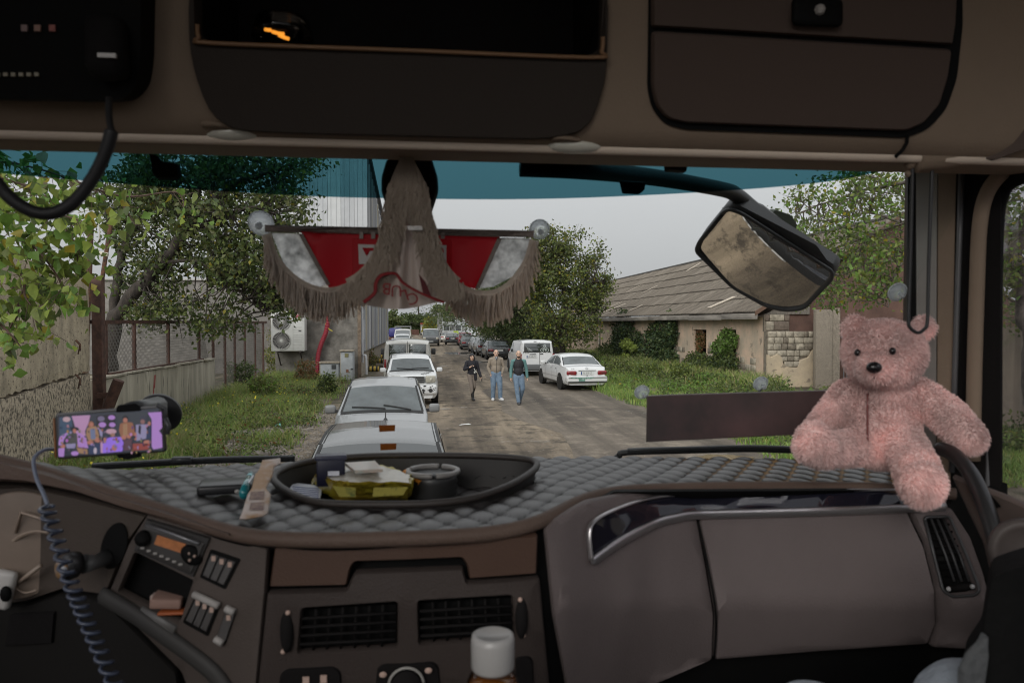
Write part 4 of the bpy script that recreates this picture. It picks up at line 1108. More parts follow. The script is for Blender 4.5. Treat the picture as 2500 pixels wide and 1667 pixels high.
ivy('darker creeper spilling from the doorway to the ground', [(1770, 890, 32, 45), (1740, 905, 40, 35)], 3000, .14, [L_dark, L_mid, L_ivy, L_lite], [.3, .4, .2, .1])
ivy('reddish dry leaves filling the small window', [(1710, 832, 12, 28)], 700, .12, [L_dry, L_mid], [.8, .2], 13.95, .2)
ivy('green brambles under the small window', [(1700, 890, 34, 32), (1680, 915, 35, 25)], 2400, .14, [L_mid, L_lite, L_dark], [.5, .2, .3])
ivy('low green shrubs along the far part of the wall', [(1440, 872, 30, 14), (1478, 862, 22, 24), (1505, 888, 35, 16), (1560, 880, 20, 22), (1590, 908, 40, 14)], 3000, .17, [L_mid, L_dark, L_oli], [.4, .4, .2], 13.3, .8)
ivy('yellow-green shrub standing before the dark ivy', [(1530, 840, 16, 14), (1545, 850, 12, 10), (1528, 868, 12, 8)], 500, .17, [L_bri, L_lite], [.6, .4], 13.2, .5)
for k, (px, py, r_, mats, lb) in enumerate([(1470, 905, .9, [L_oli, L_mid, L_lite], 'dusty olive bush just right of the white sedan'), (1540, 918, .9, [L_mid, L_lite], 'mid green bush on the right verge, second from the white sedan'), (1620, 925, .8, [L_lite, L_mid], 'light green bush on the verge below the middle window'),
     (1690, 935, .7, [L_fgreen, L_mid], 'bright green bush on the verge below the small window'), (1770, 945, .6, [L_fgreen, L_mid], 'bright green bush on the verge below the doorway'), (1400, 880, 1.0, [L_dark, L_mid], 'dark bush between the white van and the house')]):
    c = atZ(px, py + 8, 0); bush('bush', lb, 'bush', (c.x + .8, c.y, r_ * .35), (r_ * rnd.uniform(.7, 1.1), r_ * rnd.uniform(.8, 1.3), r_ * rnd.uniform(.35, .75)), 1100, .14, mats, [1 / len(mats)] * len(mats), k, 'bushes on the right verge')
# weeds on the left
for k, (px, py, r_, mats, w_, lb) in enumerate([(690, 895, 1.3, [L_oli, L_lite, L_yel], [.5, .35, .15], 'tall yellowish weed bush under the air conditioner'), (800, 940, .42, [L_dark, L_mid, L_lite], [.4, .4, .2], 'dark green weed bush before the low cabinet'),
     (745, 915, .6, [L_dry, L_oli], [.6, .4], 'rusty brown dry weeds beside the red hose'), (590, 930, .7, [L_dark, L_mid], [.5, .5], 'green weeds behind the wire fence'), (640, 960, .6, [L_lite, L_fgreen, L_oli], [.3, .3, .4], 'low light green weeds at the foot of the fence'), (900, 880, .7, [L_oli, L_dry, L_lite], [.5, .3, .2], 'thin weeds by the yellow guard tubes')]):
    c = atZ(px, py + 25, 0); bush('weed_bush', lb, 'weeds', (c.x, c.y, r_ * .8), (r_ * .8, r_ * .8, r_), int(2600 * r_), .09, mats, w_, k + 20, 'weed bushes on the left verge')

# =================================================================== END OF THE ROAD
t = thing('rusty_gate', 'rusty brown sheet fence across the end of the road', 'fence', (atY(1005, 800, 160).x, 160, 0))
for k in range(6):
    c = atY(1000 + k * 4.2, 811, 160); MB().box((c.x, 160, c.z), (.36, .1, 1.15)).build('fence_sheet', M('rust_sheet', (.11, .05, .035), .8, var=.3, vs=3), t)
tw = thing('apartment_tower', 'distant orange and white tower behind the yellow-green tree', 'building', (atY(1055, 790, 260).x, 260, 0))
a = atY(1044, 772, 260); b = atY(1066, 790, 260)
MB().box(((a.x + b.x) / 2, 260, a.z / 2), (b.x - a.x, 3, a.z)).build('wall', M('tower_white', (.42, .38, .33), .9), tw)
for r_ in range(4):
    for c_ in range(2):
        MB().box((a.x + (b.x - a.x) * (.42 + .36 * c_), 258.4, a.z - .55 - r_ * 1.25), (.95, .3, .75)).build('orange_panel', M('tower_orange', (.38, .11, .03), .8, var=.3), tw)
ks = thing('kiosk', 'small white hut with a red roof edge at the end of the road', 'hut', (atY(1032, 800, 170).x, 170, 0))
a = atY(1027, 791, 170); b = atY(1038, 810, 170)
MB().box(((a.x + b.x) / 2, 170, a.z / 2), (b.x - a.x, 1.2, a.z)).build('wall', M('hut_white', (.5, .5, .48), .8), ks)
MB().box(((a.x + b.x) / 2, 169.5, a.z + .1), ((b.x - a.x) * 1.2, 2, .25)).build('roof', M('hut_red', (.30, .06, .03), .8), ks)
bb = thing('billboard_wall', 'white billboard with photos and a small black logo behind the far sedan', 'billboard', (atY(1120, 830, 112).x, 112, 0))
a = atY(1080, 793, 112); b = atY(1168, 827, 112)
MB().box((a.x - .35, 112.2, 2.1), (.9, .3, 4.2)).build('grey_post', M('post_grey', (.25, .25, .25), .8), bb)
bd = MB().box(((a.x + b.x) / 2, 112, 2.2), (b.x - a.x, .12, 2.9)).build('board', M('board_white', (.55, .58, .60), .5), bb)
MB().box(((a.x + b.x) / 2, 111.95, 3.75), (b.x - a.x + .8, .4, .18)).build('top_beam', M('beam_dark', (.06, .06, .06), .7), bb)
mb = MB()
for i in range(2):
    for j in range(2): mb.box((a.x + .45 + i * .26, 111.92, 3.2 - j * .26 - (.0 if i == j else .0)), (.18 if (i + j) % 2 == 0 else .1, .02, .18 if (i + j) % 2 == 0 else .1))
for i in range(2): mb.box((a.x + 1.55, 111.92, 3.22 - i * .27), (1.05 - .3 * i, .02, .13))
mb.build('logo', M('logo_dark', (.06, .08, .10), .6), bd)
for i in range(4): MB().box((a.x + .6 + i * .9, 111.92, 1.95), (.78, .02, .85)).build('photo_print', M('print_%d' % (i % 2), [(.09, .10, .10), (.22, .23, .22)][i % 2], .5, var=.7, vs=2), bd)
MB().box((a.x + 2.05, 111.9, 1.15), (.75, .02, .65)).build('poster', M('poster_lime', (.45, .55, .08), .6), bd)
# row of dark trunks / fence behind the parked cars
t = thing('board_fence', 'dark board fence behind the row of parked cars', 'fence', (8.6, 62, 0))
for k in range(34):
    MB().box((8.7 + rnd.uniform(-.03, .03), 48 + k * 1.25, 1.05), (.06, 1.1, 2.1 + rnd.uniform(-.1, .1))).build('board', M('fence_dark', (.055, .045, .035), .9, var=.4, vs=3, stretch=(1, 1, .2)), t)
# =================================================================== VEHICLES
tyre_m = M('tyre', (.022, .021, .020), .85, bump=.3, bs=60); rim_m = M('rim', (.42, .42, .42), .35, metal=.7); hubcap_m = M('hubcap', (.45, .44, .42), .45)
glass_m = M('car_glass', (.035, .042, .043), .03, spec=.9, ior=1.75, coat=.6)
glass_l = M('car_glass_pale', (.095, .108, .112), .05, spec=.5, ior=1.5, var=.25, vs=2)
black_p = M('black_plastic', (.025, .025, .026), .55)
dark_p = M('dark_seam', (.012, .012, .012), .6)
lamp_r = M('lamp_red', (.22, .012, .016), .15, coat=.5); lamp_c = M('lamp_clear', (.42, .40, .34), .12, coat=.6); lamp_o = M('lamp_orange', (.5, .16, .02), .2)
plate_w = M('plate_white', (.62, .63, .62), .5); plate_b = M('plate_blue', (.03, .07, .22), .5); ink = M('ink', (.02, .02, .025), .6)
def paint(name, col, rough=.28, metal=0.0, coat=.8, var=0.0):
    return M('paint_' + name, col, rough, metal=metal, coat=coat, spec=.5, var=var or .04, vs=1.2)

class Shape:
    def __init__(s, L, top, belt, hw, tumble=.42, zbot=.24, crown=.05, inner=.955):
        s.L = L; ys = np.linspace(-L / 2, L / 2, 241)
        def f(tab, w=.10):
            v = np.interp(ys, [a for a, b in tab], [b for a, b in tab]); k = max(1, int(w / (L / 240)))
            p = np.pad(v, k, mode='edge'); c = np.convolve(p, np.ones(2 * k + 1) / (2 * k + 1), 'same')[k:-k]; c[0] = v[0]; c[-1] = v[-1]; return c
        s.ys = ys; s.t = f(top, .05); s.b = f(belt, .10); s.w = f(hw, .05); s.tum = tumble; s.zb = zbot; s.crown = crown; s.inner = inner
        s.b = np.minimum(s.b, s.t - .03)
    def sec(s, y):
        t = np.interp(y, s.ys, s.t); b = np.interp(y, s.ys, s.b); w = np.interp(y, s.ys, s.w); zb = s.zb
        ze = max(b + .006, t - s.crown * (1 if t - b > .25 else .7)); wr = w * s.inner - s.tum * max(0, ze - b - .02) - .015
        return w, zb, b, ze, wr, t
    def pt(s, y, q):
        w, zb, b, ze, wr, t = s.sec(y)
        n = [(w * .90, zb), (w * .975, zb + .10), (w, zb + .55 * (b - zb)), (w * s.inner, b), (wr, ze)]
        if q >= 4:
            u = q - 4; x = wr * (1 - u); z = ze + (t - ze) * (1 - (1 - u) ** 2.4)
            return np.array([x, y, z])
        i = int(min(q, 3)); u = q - i
        if i == 3: 
            x = n[3][0] * (1 - u) + n[4][0] * u + .018 * 4 * u * (1 - u); z = n[3][1] * (1 - u) + n[4][1] * u
            return np.array([x, y, z])
        a = n[max(i - 1, 0)]; p = n[i]; c = n[i + 1]; d = n[min(i + 2, 3)]
        r = [.5 * (2 * p[k] + (c[k] - a[k]) * u + (2 * a[k] - 5 * p[k] + 4 * c[k] - d[k]) * u * u + (3 * p[k] - a[k] - 3 * c[k] + d[k]) * u ** 3) for k in (0, 1)]
        return np.array([r[0], y, r[1]])
    def nrm(s, y, q):
        e = 1e-3; y0 = min(max(y, -s.L / 2 + e), s.L / 2 - e); q0 = min(max(q, e), 5 - e)
        a = s.pt(y0 + e, q0) - s.pt(y0 - e, q0); b = s.pt(y0, q0 + e) - s.pt(y0, q0 - e); n = np.cross(b, a); l = np.linalg.norm(n)
        n = n / l if l > 1e-12 else np.array([0, 0, 1.])
        c = np.array([0, y0, .6]);
        return n if np.dot(n, s.pt(y0, q0) - np.array([0, y0, .5])) > 0 else -n
QS = [0, .35, .7, 1, 1.33, 1.66, 2, 2.33, 2.66, 3, 3.04, 3.25, 3.5, 3.75, 3.96, 4.0, 4.06, 4.15, 4.3, 4.5, 4.75, 5]
def shell(S, name, mat, root, ny=72):
    e = np.linspace(0, 1, ny); ys = -S.L / 2 + S.L * e
    V = []; F = []; m = len(QS); row = 2 * m - 1
    for y in ys:
        L_ = [S.pt(y, q) for q in QS]
        V += [tuple(p) for p in L_] + [(-p[0], p[1], p[2]) for p in L_[-2::-1]]
    for i in range(ny - 1):
        for j in range(row - 1): F.append((i * row + j, i * row + j + 1, (i + 1) * row + j + 1, (i + 1) * row + j))
        F.append((i * row + row - 1, i * row, (i + 1) * row, (i + 1) * row + row - 1))
    F.append(tuple(range(row))); F.append(tuple(range(ny * row - 1, (ny - 1) * row - 1, -1)))
    o = mk(name, V, F, mat, root, True, True)
    bm = bmesh.new(); bm.from_mesh(o.data); bmesh.ops.recalc_face_normals(bm, faces=bm.faces); bm.to_mesh(o.data); bm.free()
    o.data.set_sharp_from_angle(angle=R(42))
    return o
def patch(S, name, mat, root, y0, y1, q0, q1, off=.006, ny=14, nq=8, both=True, side=None, fy=None):
    """a piece lying on the body surface; fy(u, t) may bend its y range"""
    V = []; F = []
    for sg in ((1, -1) if side is None else (side,)):
        b = len(V)
        for i in range(ny + 1):
            for j in range(nq + 1):
                t = j / nq; q = q0 + (q1 - q0) * t; a, c = (y0, y1) if fy is None else fy(t)
                y = a + (c - a) * i / ny
                p = S.pt(y, q) + S.nrm(y, q) * off; V.append((sg * p[0], p[1], p[2]))
        for i in range(ny):
            for j in range(nq):
                k = b + i * (nq + 1) + j; f = (k, k + 1, k + nq + 2, k + nq + 1); F.append(f if sg > 0 else f[::-1])
    return mk(name, V, F, mat, root, True, True)
def span(S, name, mat, root, y0, y1, qa, off=.006, ny=10, nq=16, bow=0.0):
    """a pane crossing the centre line (windscreen, rear window) between the two pillars"""
    V = []; F = []
    for i in range(ny + 1):
        for j in range(nq + 1):
            u = -1 + 2 * j / nq; q = 5 - (5 - qa) * abs(u); y = y0 + (y1 - y0) * i / ny + bow * u * u
            p = S.pt(y, q) + S.nrm(y, q) * off; V.append((math.copysign(p[0], u) if u else 0, p[1], p[2]))
    for i in range(ny):
        for j in range(nq): k = i * (nq + 1) + j; F.append((k, k + 1, k + nq + 2, k + nq + 1))
    return mk(name, V, F, mat, root, True, True)
def wheel(root, x, y, r, wd=.2, rim=rim_m, parts=True):
    s = 1 if x > 0 else -1
    mb = MB(); mb.lathe((x - s * wd, y, r), [(r * .6, 0), (r * .96, .01), (r, .04), (r, wd - .04), (r * .95, wd - .005), (r * .66, wd)], 26, (s, 0, 0))
    w = mb.build('wheel', tyre_m, root, True, True)
    if parts:
        m2 = MB(); m2.lathe((x - s * .035, y, r), [(r * .66, .02), (r * .62, .036), (r * .5, .012), (r * .2, .03), (0, .036)], 20, (s, 0, 0))
        m2.build('rim', rim, w, True, True)
    return w
def arch(root, S, y, r):
    for s in (1, -1):
        q = S.pt(y, 1.5); mb = MB(); mb.lathe((s * (q[0] - .035), y, r * 1.02), [(r * 1.14, 0), (r * 1.14, .045), (r * 1.05, .048)], 24, (s, 0, 0))
        mb.build('wheel_arch', dark_p, root, False, True)
def plate(root, c, w, h, txt, face, dark=False):
    """face +1: looks to +y"""
    p = MB().box(c, (w, .012, h)).build('licence_plate', plate_w if not dark else M('plate_grey', (.35, .36, .36), .5), root, False, True)
    xd = (-face, 0, 0); y = c[1] + face * .008
    MB().box((c[0] + face * w * .455, y, c[2]), (w * .085, .004, h * .96)).build('blue_band', plate_b, p, False, True)
    if txt: lettering('plate_text', txt, (c[0] - face * w * .03, y + face * .001, c[2]), xd, (0, 0, 1), h * .75, ink, p, True, fit=w * .74)
def vehicle(name, label, S, mat, group, r=.31, yf=None, yr=None, track=None, glass=glass_m, cowl=0, rf=0, rr=0, deck=0, rear_glass=True, side_split=(), parts=True, rim=rim_m, side_q=(3.14, 3.86), side_y=None, wind_q=4.10):
    t = thing(name, label, 'car' if 'van' not in name else 'van', group=group)
    WM.pop(t.name, None)
    shell(S, 'body', mat, t)
    if yf is None: yf = -S.L / 2 + .85
    if yr is None: yr = S.L / 2 - .9
    for y in (yf, yr):
        x = S.pt(y, 1.2)[0] + .004
        if parts: arch(t, S, y, r)
        for s in (1, -1): wheel(t, s * x, y, r, rim=rim, parts=parts)
    if rf: span(S, 'windscreen', glass, t, cowl + .05, rf - .05, wind_q)
    if rear_glass: span(S, 'rear_window', glass, t, rr + .06, deck - .06, wind_q)
    if side_y:
        a, b = side_y; cuts = [a] + list(side_split) + [b]
        for i in range(len(cuts) - 1):
            lo, hi = cuts[i] + .035, cuts[i + 1] - .035
            for sd in (1, -1):
                patch(S, 'side_window', glass, t, lo, hi, side_q[0], side_q[1], side=sd, nq=5, ny=10)
    return t
def seam_line(t, S, y, q0=.4, q1=3.0):
    patch(S, 'door_seam', dark_p, t, y - .006, y + .006, q0, q1, off=.002, ny=1, nq=8)
def mirror(t, S, y, mat, z=None, big=(.11, .10, .15)):
    q = S.pt(y, 3.0)
    for s in (1, -1):
        c = (s * (q[0] + .14), y, q[2] + .08)
        m_ = rbox('wing_mirror', c, (.20, .12, .15), .045, mat, t, seg=3, local=True)
        MB().box((s * (q[0] + .03), y, q[2] + .045), (.1, .05, .05)).build('mirror_arm', black_p, m_, False, True)
def finish(t, loc, rz):
    t.location = loc; t.rotation_euler = (0, 0, rz)
    return t

# ---- profiles
sedan = Shape(4.8, [(-2.4, .58), (-2.36, .70), (-2.1, .80), (-1.05, .97), (-.30, 1.36), (.15, 1.44), (.65, 1.43), (1.05, 1.35), (1.72, 1.00), (2.2, .965), (2.34, .92), (2.4, .80)],
              [(-2.4, .52), (-2.3, .66), (-1.1, .91), (1.6, .955), (2.25, .91), (2.4, .72)], [(-2.4, .66), (-2.3, .78), (-1.8, .875), (0, .90), (1.5, .885), (2.15, .84), (2.34, .79), (2.4, .74)])
hatch = Shape(4.15, [(-2.07, .6), (-2.03, .74), (-1.75, .86), (-1.0, 1.0), (-.25, 1.42), (.2, 1.50), (.9, 1.49), (1.5, 1.40), (1.95, 1.02), (2.04, .85), (2.07, .7)],
              [(-2.07, .55), (-1.95, .70), (-1.0, .95), (1.5, .98), (2.0, .86), (2.07, .65)], [(-2.07, .64), (-1.98, .76), (-1.5, .845), (0, .86), (1.4, .85), (1.95, .78), (2.07, .70)], tumble=.36)
suv = Shape(3.95, [(-1.97, .62), (-1.94, .82), (-1.75, .98), (-1.0, 1.08), (-.35, 1.50), (.1, 1.60), (1.2, 1.60), (1.6, 1.52), (1.88, 1.10), (1.95, .95), (1.97, .8)],
            [(-1.97, .58), (-1.9, .8), (-1.0, 1.02), (1.6, 1.05), (1.9, .95), (1.97, .75)], [(-1.97, .66), (-1.88, .78), (-1.5, .85), (0, .86), (1.5, .85), (1.88, .79), (1.97, .73)], tumble=.30)
transit = Shape(4.9, [(-2.45, .75), (-2.4, .95), (-2.1, 1.12), (-1.75, 1.20), (-1.0, 1.90), (-.7, 1.99), (2.1, 2.01), (2.36, 1.97), (2.45, 1.88)],
                [(-2.45, .7), (-2.3, .95), (-1.7, 1.15), (2.3, 1.20), (2.45, 1.12)], [(-2.45, .78), (-2.3, .90), (-1.8, .97), (0, .99), (2.2, .985), (2.4, .955), (2.45, .92)], tumble=.10, crown=.07, inner=.985, zbot=.30)
connect = Shape(4.3, [(-2.15, .68), (-2.1, .86), (-1.85, 1.0), (-1.35, 1.12), (-.6, 1.72), (-.3, 1.82), (1.85, 1.85), (2.08, 1.80), (2.15, 1.70)],
                [(-2.15, .62), (-2.0, .86), (-1.3, 1.05), (2.0, 1.10), (2.15, 1.02)], [(-2.15, .70), (-2.0, .82), (-1.5, .885), (0, .90), (1.9, .895), (2.1, .865), (2.15, .83)], tumble=.13, crown=.07, inner=.985, zbot=.27)

white = paint('white', (.66, .665, .67), .3, var=.05); silver = paint('silver', (.30, .305, .31), .28, metal=.5); dgrey = paint('dark_grey', (.09, .092, .095), .22, metal=.5); graph = paint('graphite', (.035, .037, .04), .25, metal=.3)
redp = paint('maroon', (.16, .02, .025), .3); dirty = paint('dirty_white', (.52, .51, .48), .42, var=.12); greyp = paint('grey_silver', (.16, .163, .165), .24, metal=.5)

# 1 nearest car: roof, screen and seams
n1 = vehicle('parked_car', 'dark silver car directly in front of the truck with a short roof aerial', hatch, greyp, 'cars parked along the left side', cowl=-1.0, rf=-.25, rr=1.5, deck=1.95, side_y=(-.75, 1.65), side_split=(.42,), glass=M('car_glass_near', (.012, .016, .017), .015, spec=.9, ior=1.6, coat=.4))
patch(hatch, 'roof_seam', dark_p, n1, -.2, 1.5, 4.0, 4.045, off=.004, nq=1); patch(hatch, 'roof_seam', dark_p, n1, -.2, 1.5, 4.075, 4.09, off=.004, nq=1)
patch(hatch, 'screen_seal', dark_p, n1, -.93, -.22, 4.03, 4.085, off=.007, nq=1)
p = hatch.pt(1.32, 5); a = MB(); a.lathe((0, p[1], p[2] - .005), [(.035, 0), (.022, .03), (.008, .045), (.006, .16), (0, .165)], 10, (0, .25, 1)); a.build('aerial', black_p, n1, False, True)
mirror(n1, hatch, -.72, greyp); seam_line(n1, hatch, .42); seam_line(n1, hatch, -.7); seam_line(n1, hatch, 1.3)
finish(n1, (-.53, 8.38, 0), R(1))
# 2 silver car facing
n2 = vehicle('parked_car', 'silver car facing the truck with both wing mirrors showing, second in the row', hatch, silver, 'cars parked along the left side', cowl=-1.0, rf=-.25, rr=1.5, deck=1.95, side_y=(-.75, 1.65), side_split=(.42,), glass=glass_l)
mirror(n2, hatch, -.74, M('mirror_grey', (.20, .20, .20), .4)); seam_line(n2, hatch, .42); seam_line(n2, hatch, -.7)
patch(hatch, 'roof_seam', dark_p, n2, -.2, 1.5, 4.0, 4.04, off=.004, nq=1); span(hatch, 'cowl_panel', dark_p, n2, -1.02, -.94, 4.06, off=.007, ny=3)
patch(hatch, 'screen_seal', dark_p, n2, -.95, -.22, 4.045, 4.095, off=.007, nq=1)
for (xa, ya, xb, yb) in ((-.55, -.86, .05, -.93), (.02, -.84, .52, -.95)):
    pts = []
    for k in range(7):
        f = k / 6; x = xa + (xb - xa) * f; y = ya + (yb - ya) * f; w_ = hatch.sec(y); q = 5 - abs(x) / max(.2, w_[4]); pp = hatch.pt(y, max(4.05, q)); pts.append((x, y, pp[2] + .018))
    MB().tube(pts, .014, 5).build('wiper', black_p, n2, False, True)
patch(hatch, 'headlight', lamp_c, n2, -1.99, -1.62, 2.55, 3.9, off=.008, nq=5)
MB().box((0, -2.08, .62), (.8, .03, .14)).build('grille', black_p, n2, False, True)
finish(n2, (-.86, 14.6, 0), R(1.5)); n2.scale = (1, 1, 1.07)
# 3 white suv with scuffs
n3 = vehicle('parked_car', 'small white high car facing the truck with black scuff marks on bonnet and bumper', suv, white, 'cars parked along the left side', r=.34, cowl=-1.0, rf=-.35, rr=1.6, deck=1.88, side_y=(-.8, 1.7), side_split=(.35,), glass=glass_l)
mirror(n3, suv, -.78, white); seam_line(n3, suv, .35); seam_line(n3, suv, -.72)
patch(suv, 'roof_seam', dark_p, n3, -.3, 1.5, 4.0, 4.04, off=.004, nq=1); span(suv, 'cowl_panel', dark_p, n3, -1.04, -.95, 4.06, off=.007, ny=3)
for sg in (1, -1):
    c = (sg * .56, -1.93, .86); h = rbox('headlight', c, (.34, .16, .24), .05, lamp_c, n3, rot=Matrix.Rotation(sg * .25, 3, 'Z'), seg=3, local=True)
    MB().lathe((sg * .56, -1.985, .86), [(.07, 0), (.06, .03), (0, .035)], 14, (0, -1, 0)).build('lens', lamp_c, h, True, True)
gr = MB().box((0, -1.98, .86), (.74, .05, .2)).build('grille', black_p, n3, False, True)
for k in range(3): MB().box((0, -2.012, .80 + k * .065), (.72, .02, .018)).build('grille_bar', silver, gr, False, True)
bp = rbox('bumper', (0, -1.93, .52), (1.56, .26, .34), .09, white, n3, seg=3, local=True)
MB().box((0, -2.065, .48), (.7, .03, .14)).build('air_intake', black_p, bp, False, True)
for sg in (1, -1): MB().lathe((sg * .56, -2.055, .5), [(.07, 0), (.06, .02), (0, .022)], 14, (0, -1, 0)).build('fog_lamp', black_p, bp, False, True)
mb = MB(); r2 = random.Random(5)
for k in range(14): mb.box((r2.uniform(.25, .74), -2.066, r2.uniform(.46, .66)), (r2.uniform(.02, .06), .006, r2.uniform(.015, .04)))
mb.build('scuff_marks', dark_p, bp, False, True)
mb = MB()
for k in range(5):
    x0 = .28 + k * .09; y0 = -1.62 + k * .14; pts = []
    for j in range(4):
        x = x0 + .03 * j; y = y0 + .03 * math.sin(j * 1.6); pp = suv.pt(y, 5 - x / suv.sec(y)[4]); pts.append((x, y, pp[2] + .002))
    mb.tube(pts, .016 - .002 * k, 4)
mb.build('scuff_marks', dark_p, n3, False, True)
for (xa, ya, xb, yb) in ((-.5, -.88, .02, -.95), (.0, -.92, .58, -.88)):
    pts = []
    for k in range(7):
        f = k / 6; x = xa + (xb - xa) * f; y = ya + (yb - ya) * f; pp = suv.pt(y, max(4.05, 5 - abs(x) / suv.sec(y)[4])); pts.append((x, y, pp[2] + .02))
    MB().tube(pts, .016, 5).build('wiper', black_p, n3, False, True)
finish(n3, (-.62, 26.1, 0), R(4))
# 4 white van, rear view
def van_rear(t, S, cols, split=True, ):
    yr = S.L / 2
    for sg in (1, -1):
        w_ = rbox('rear_window', (sg * .385, yr + .004, 1.50), (.64, .03, .62), .012, glass_m, t, local=True)
    return t
n4 = vehicle('parked_van', 'dirty white van seen from behind with two barred rear windows', transit, dirty, 'cars parked along the left side', r=.34, rear_glass=False, cowl=-1.75, rf=-1.0, side_y=(-1.4, -.35))
yr = transit.L / 2
for sg in (1, -1):
    w_ = rbox('rear_window', (sg * .405, yr + .006, 1.50), (.70, .03, .66), .012, glass_m, n4, local=True)
    g_ = MB()
    for k in range(11):
        for d in (1, -1):
            x0 = sg * .405 - .36 + k * .075; x1 = x0 + d * .28
            if sg * .405 - .30 < x0 < sg * .405 + .3 and abs(x1 - sg * .405) < .31: g_.tube([(x0, yr + .024, 1.78), (x1, yr + .024, 1.50)], .005, 3)
    g_.build('window_grid', M('grid_pale', (.30, .36, .36), .5), w_, False, True)
    rbox('tail_light', (sg * .90, yr - .01, 1.02), (.09, .06, .38), .015, lamp_r, n4, local=True)
    MB().box((sg * .855, yr + .012, 1.55), (.05, .03, .1)).build('hinge', dirty, n4, False, True)
    m_ = rbox('wing_mirror', (sg * 1.15, -1.35, 1.38), (.2, .1, .28), .03, black_p, n4, local=True)
    MB().box((sg * 1.03, -1.35, 1.34), (.1, .05, .05)).build('mirror_arm', black_p, m_, False, True)
MB().box((0, yr + .006, 1.2), (.015, .02, 1.5)).build('door_seam', dark_p, n4, False, True)
lettering('badge_text', 'TRANSIT', (.52, yr + .006, 1.04), (-1, 0, 0), (0, 0, 1), .07, ink, n4, True)
rbox('bumper', (0, yr - .02, .48), (1.8, .2, .26), .05, black_p, n4, local=True)
finish(n4, (-.88, 32.9, 0), R(180 + 1))
# far left queue
def far_car(name, label, S, mat, px, Y, rz, group, scale=1.0, **kw):
    g = vehicle(name, label, S, mat, group, **kw); x = atY(px, 830, Y).x
    finish(g, (x, Y, 0), R(rz)); return g
GL = 'cars parked along the left side'
kw_h = dict(cowl=-1.0, rf=-.25, rr=1.5, deck=1.95, side_y=(-.75, 1.65), side_split=(.42,)); kw_s = dict(cowl=-1.05, rf=-.3, rr=1.05, deck=1.72, side_y=(-.72, 1.42), side_split=(.35,)); kw_u = dict(cowl=-1.0, rf=-.35, rr=1.6, deck=1.88, side_y=(-.8, 1.7), side_split=(.35,), r=.34)
for lab, S_, m_, px, Y_, kw in (('white saloon just beyond the dirty white van on the left', sedan, white, 975, 46, kw_s), ('dark silver car half hidden behind the dirty white van, its mirror showing', hatch, greyp, 1002, 51.5, kw_h),
                                ('silver hatchback in the middle of the far left queue', hatch, silver, 981, 60, kw_h), ('pale grey high car, fourth beyond the dirty white van', suv, paint('pale_grey', (.45, .46, .47)), 983, 74, kw_u)):
    c = far_car('parked_car', lab, S_, m_, px, Y_, 0, GL, glass=glass_l, **kw)
    y0 = -S_.L / 2
    for sg in (1, -1): rbox('headlight', (sg * .55, y0 + .05, .72), (.3, .12, .14), .03, lamp_c, c, local=True)
    mirror(c, S_, -.74, m_)
v5 = far_car('parked_van', 'white box van with a roof rack at the far end of the left queue', transit, dirty, 984, 88, 0, GL, rear_glass=False, cowl=-1.75, rf=-1.0, side_y=(-1.4, -.35))
mb = MB()
for k in range(5): mb.tube([(-.9, -1 + k * .8, 2.25), (.9, -1 + k * .8, 2.25)], .035, 5)
for s in (-.9, .9): mb.tube([(s, -1, 2.25), (s, 2.3, 2.25)], .035, 5); mb.tube([(s, -.9, 1.9), (s, -.9, 2.25)], .03, 5); mb.tube([(s, 2.0, 1.9), (s, 2.0, 2.25)], .03, 5)
mb.build('roof_rack', M('rack_grey', (.35, .35, .36), .5), v5, False, True)
tb = thing('tarp_heap', 'blue tarpaulin bundle beside the white box van far away', 'tarpaulin', (-6.5, 92, 0))
c = atY(966, 800, 92); rbox('tarpaulin', (c.x, 92, 1.5), (1.6, 3, 1.1), .25, M('tarp_blue', (.03, .03, .16), .5), tb); rbox('trailer_bed', (c.x, 92, .7), (1.6, 3, .5), .03, M('rust_sheet', (.11, .05, .035), .8), tb)
# dark van driving towards us
dv = far_car('parked_van', 'dark van with pale roof facing the truck in mid road', transit, graph, 1052, 88, 0, 'vehicles standing in the far road', rear_glass=False, cowl=-1.75, rf=-1.0, side_y=(-1.4, -.35), glass=glass_l)
patch(transit, 'roof_panel', M('roof_pale', (.5, .5, .5), .4), dv, -.9, 2.2, 4.0, 5, off=.006, nq=4)
y0 = -transit.L / 2
for sg in (1, -1):
    rbox('headlight', (sg * .72, y0 + .03, .92), (.3, .12, .22), .03, lamp_c, dv, local=True); rbox('wing_mirror', (sg * 1.14, -1.35, 1.38), (.18, .1, .26), .03, black_p, dv, local=True)
MB().box((0, y0 - .01, .98), (1.0, .05, .08)).build('grille', silver, dv, False, True); rbox('bumper', (0, y0, .55), (1.75, .2, .3), .05, black_p, dv, local=True)
plate(dv, (0, y0 - .11, .55), .52, .11, '', -1, True)

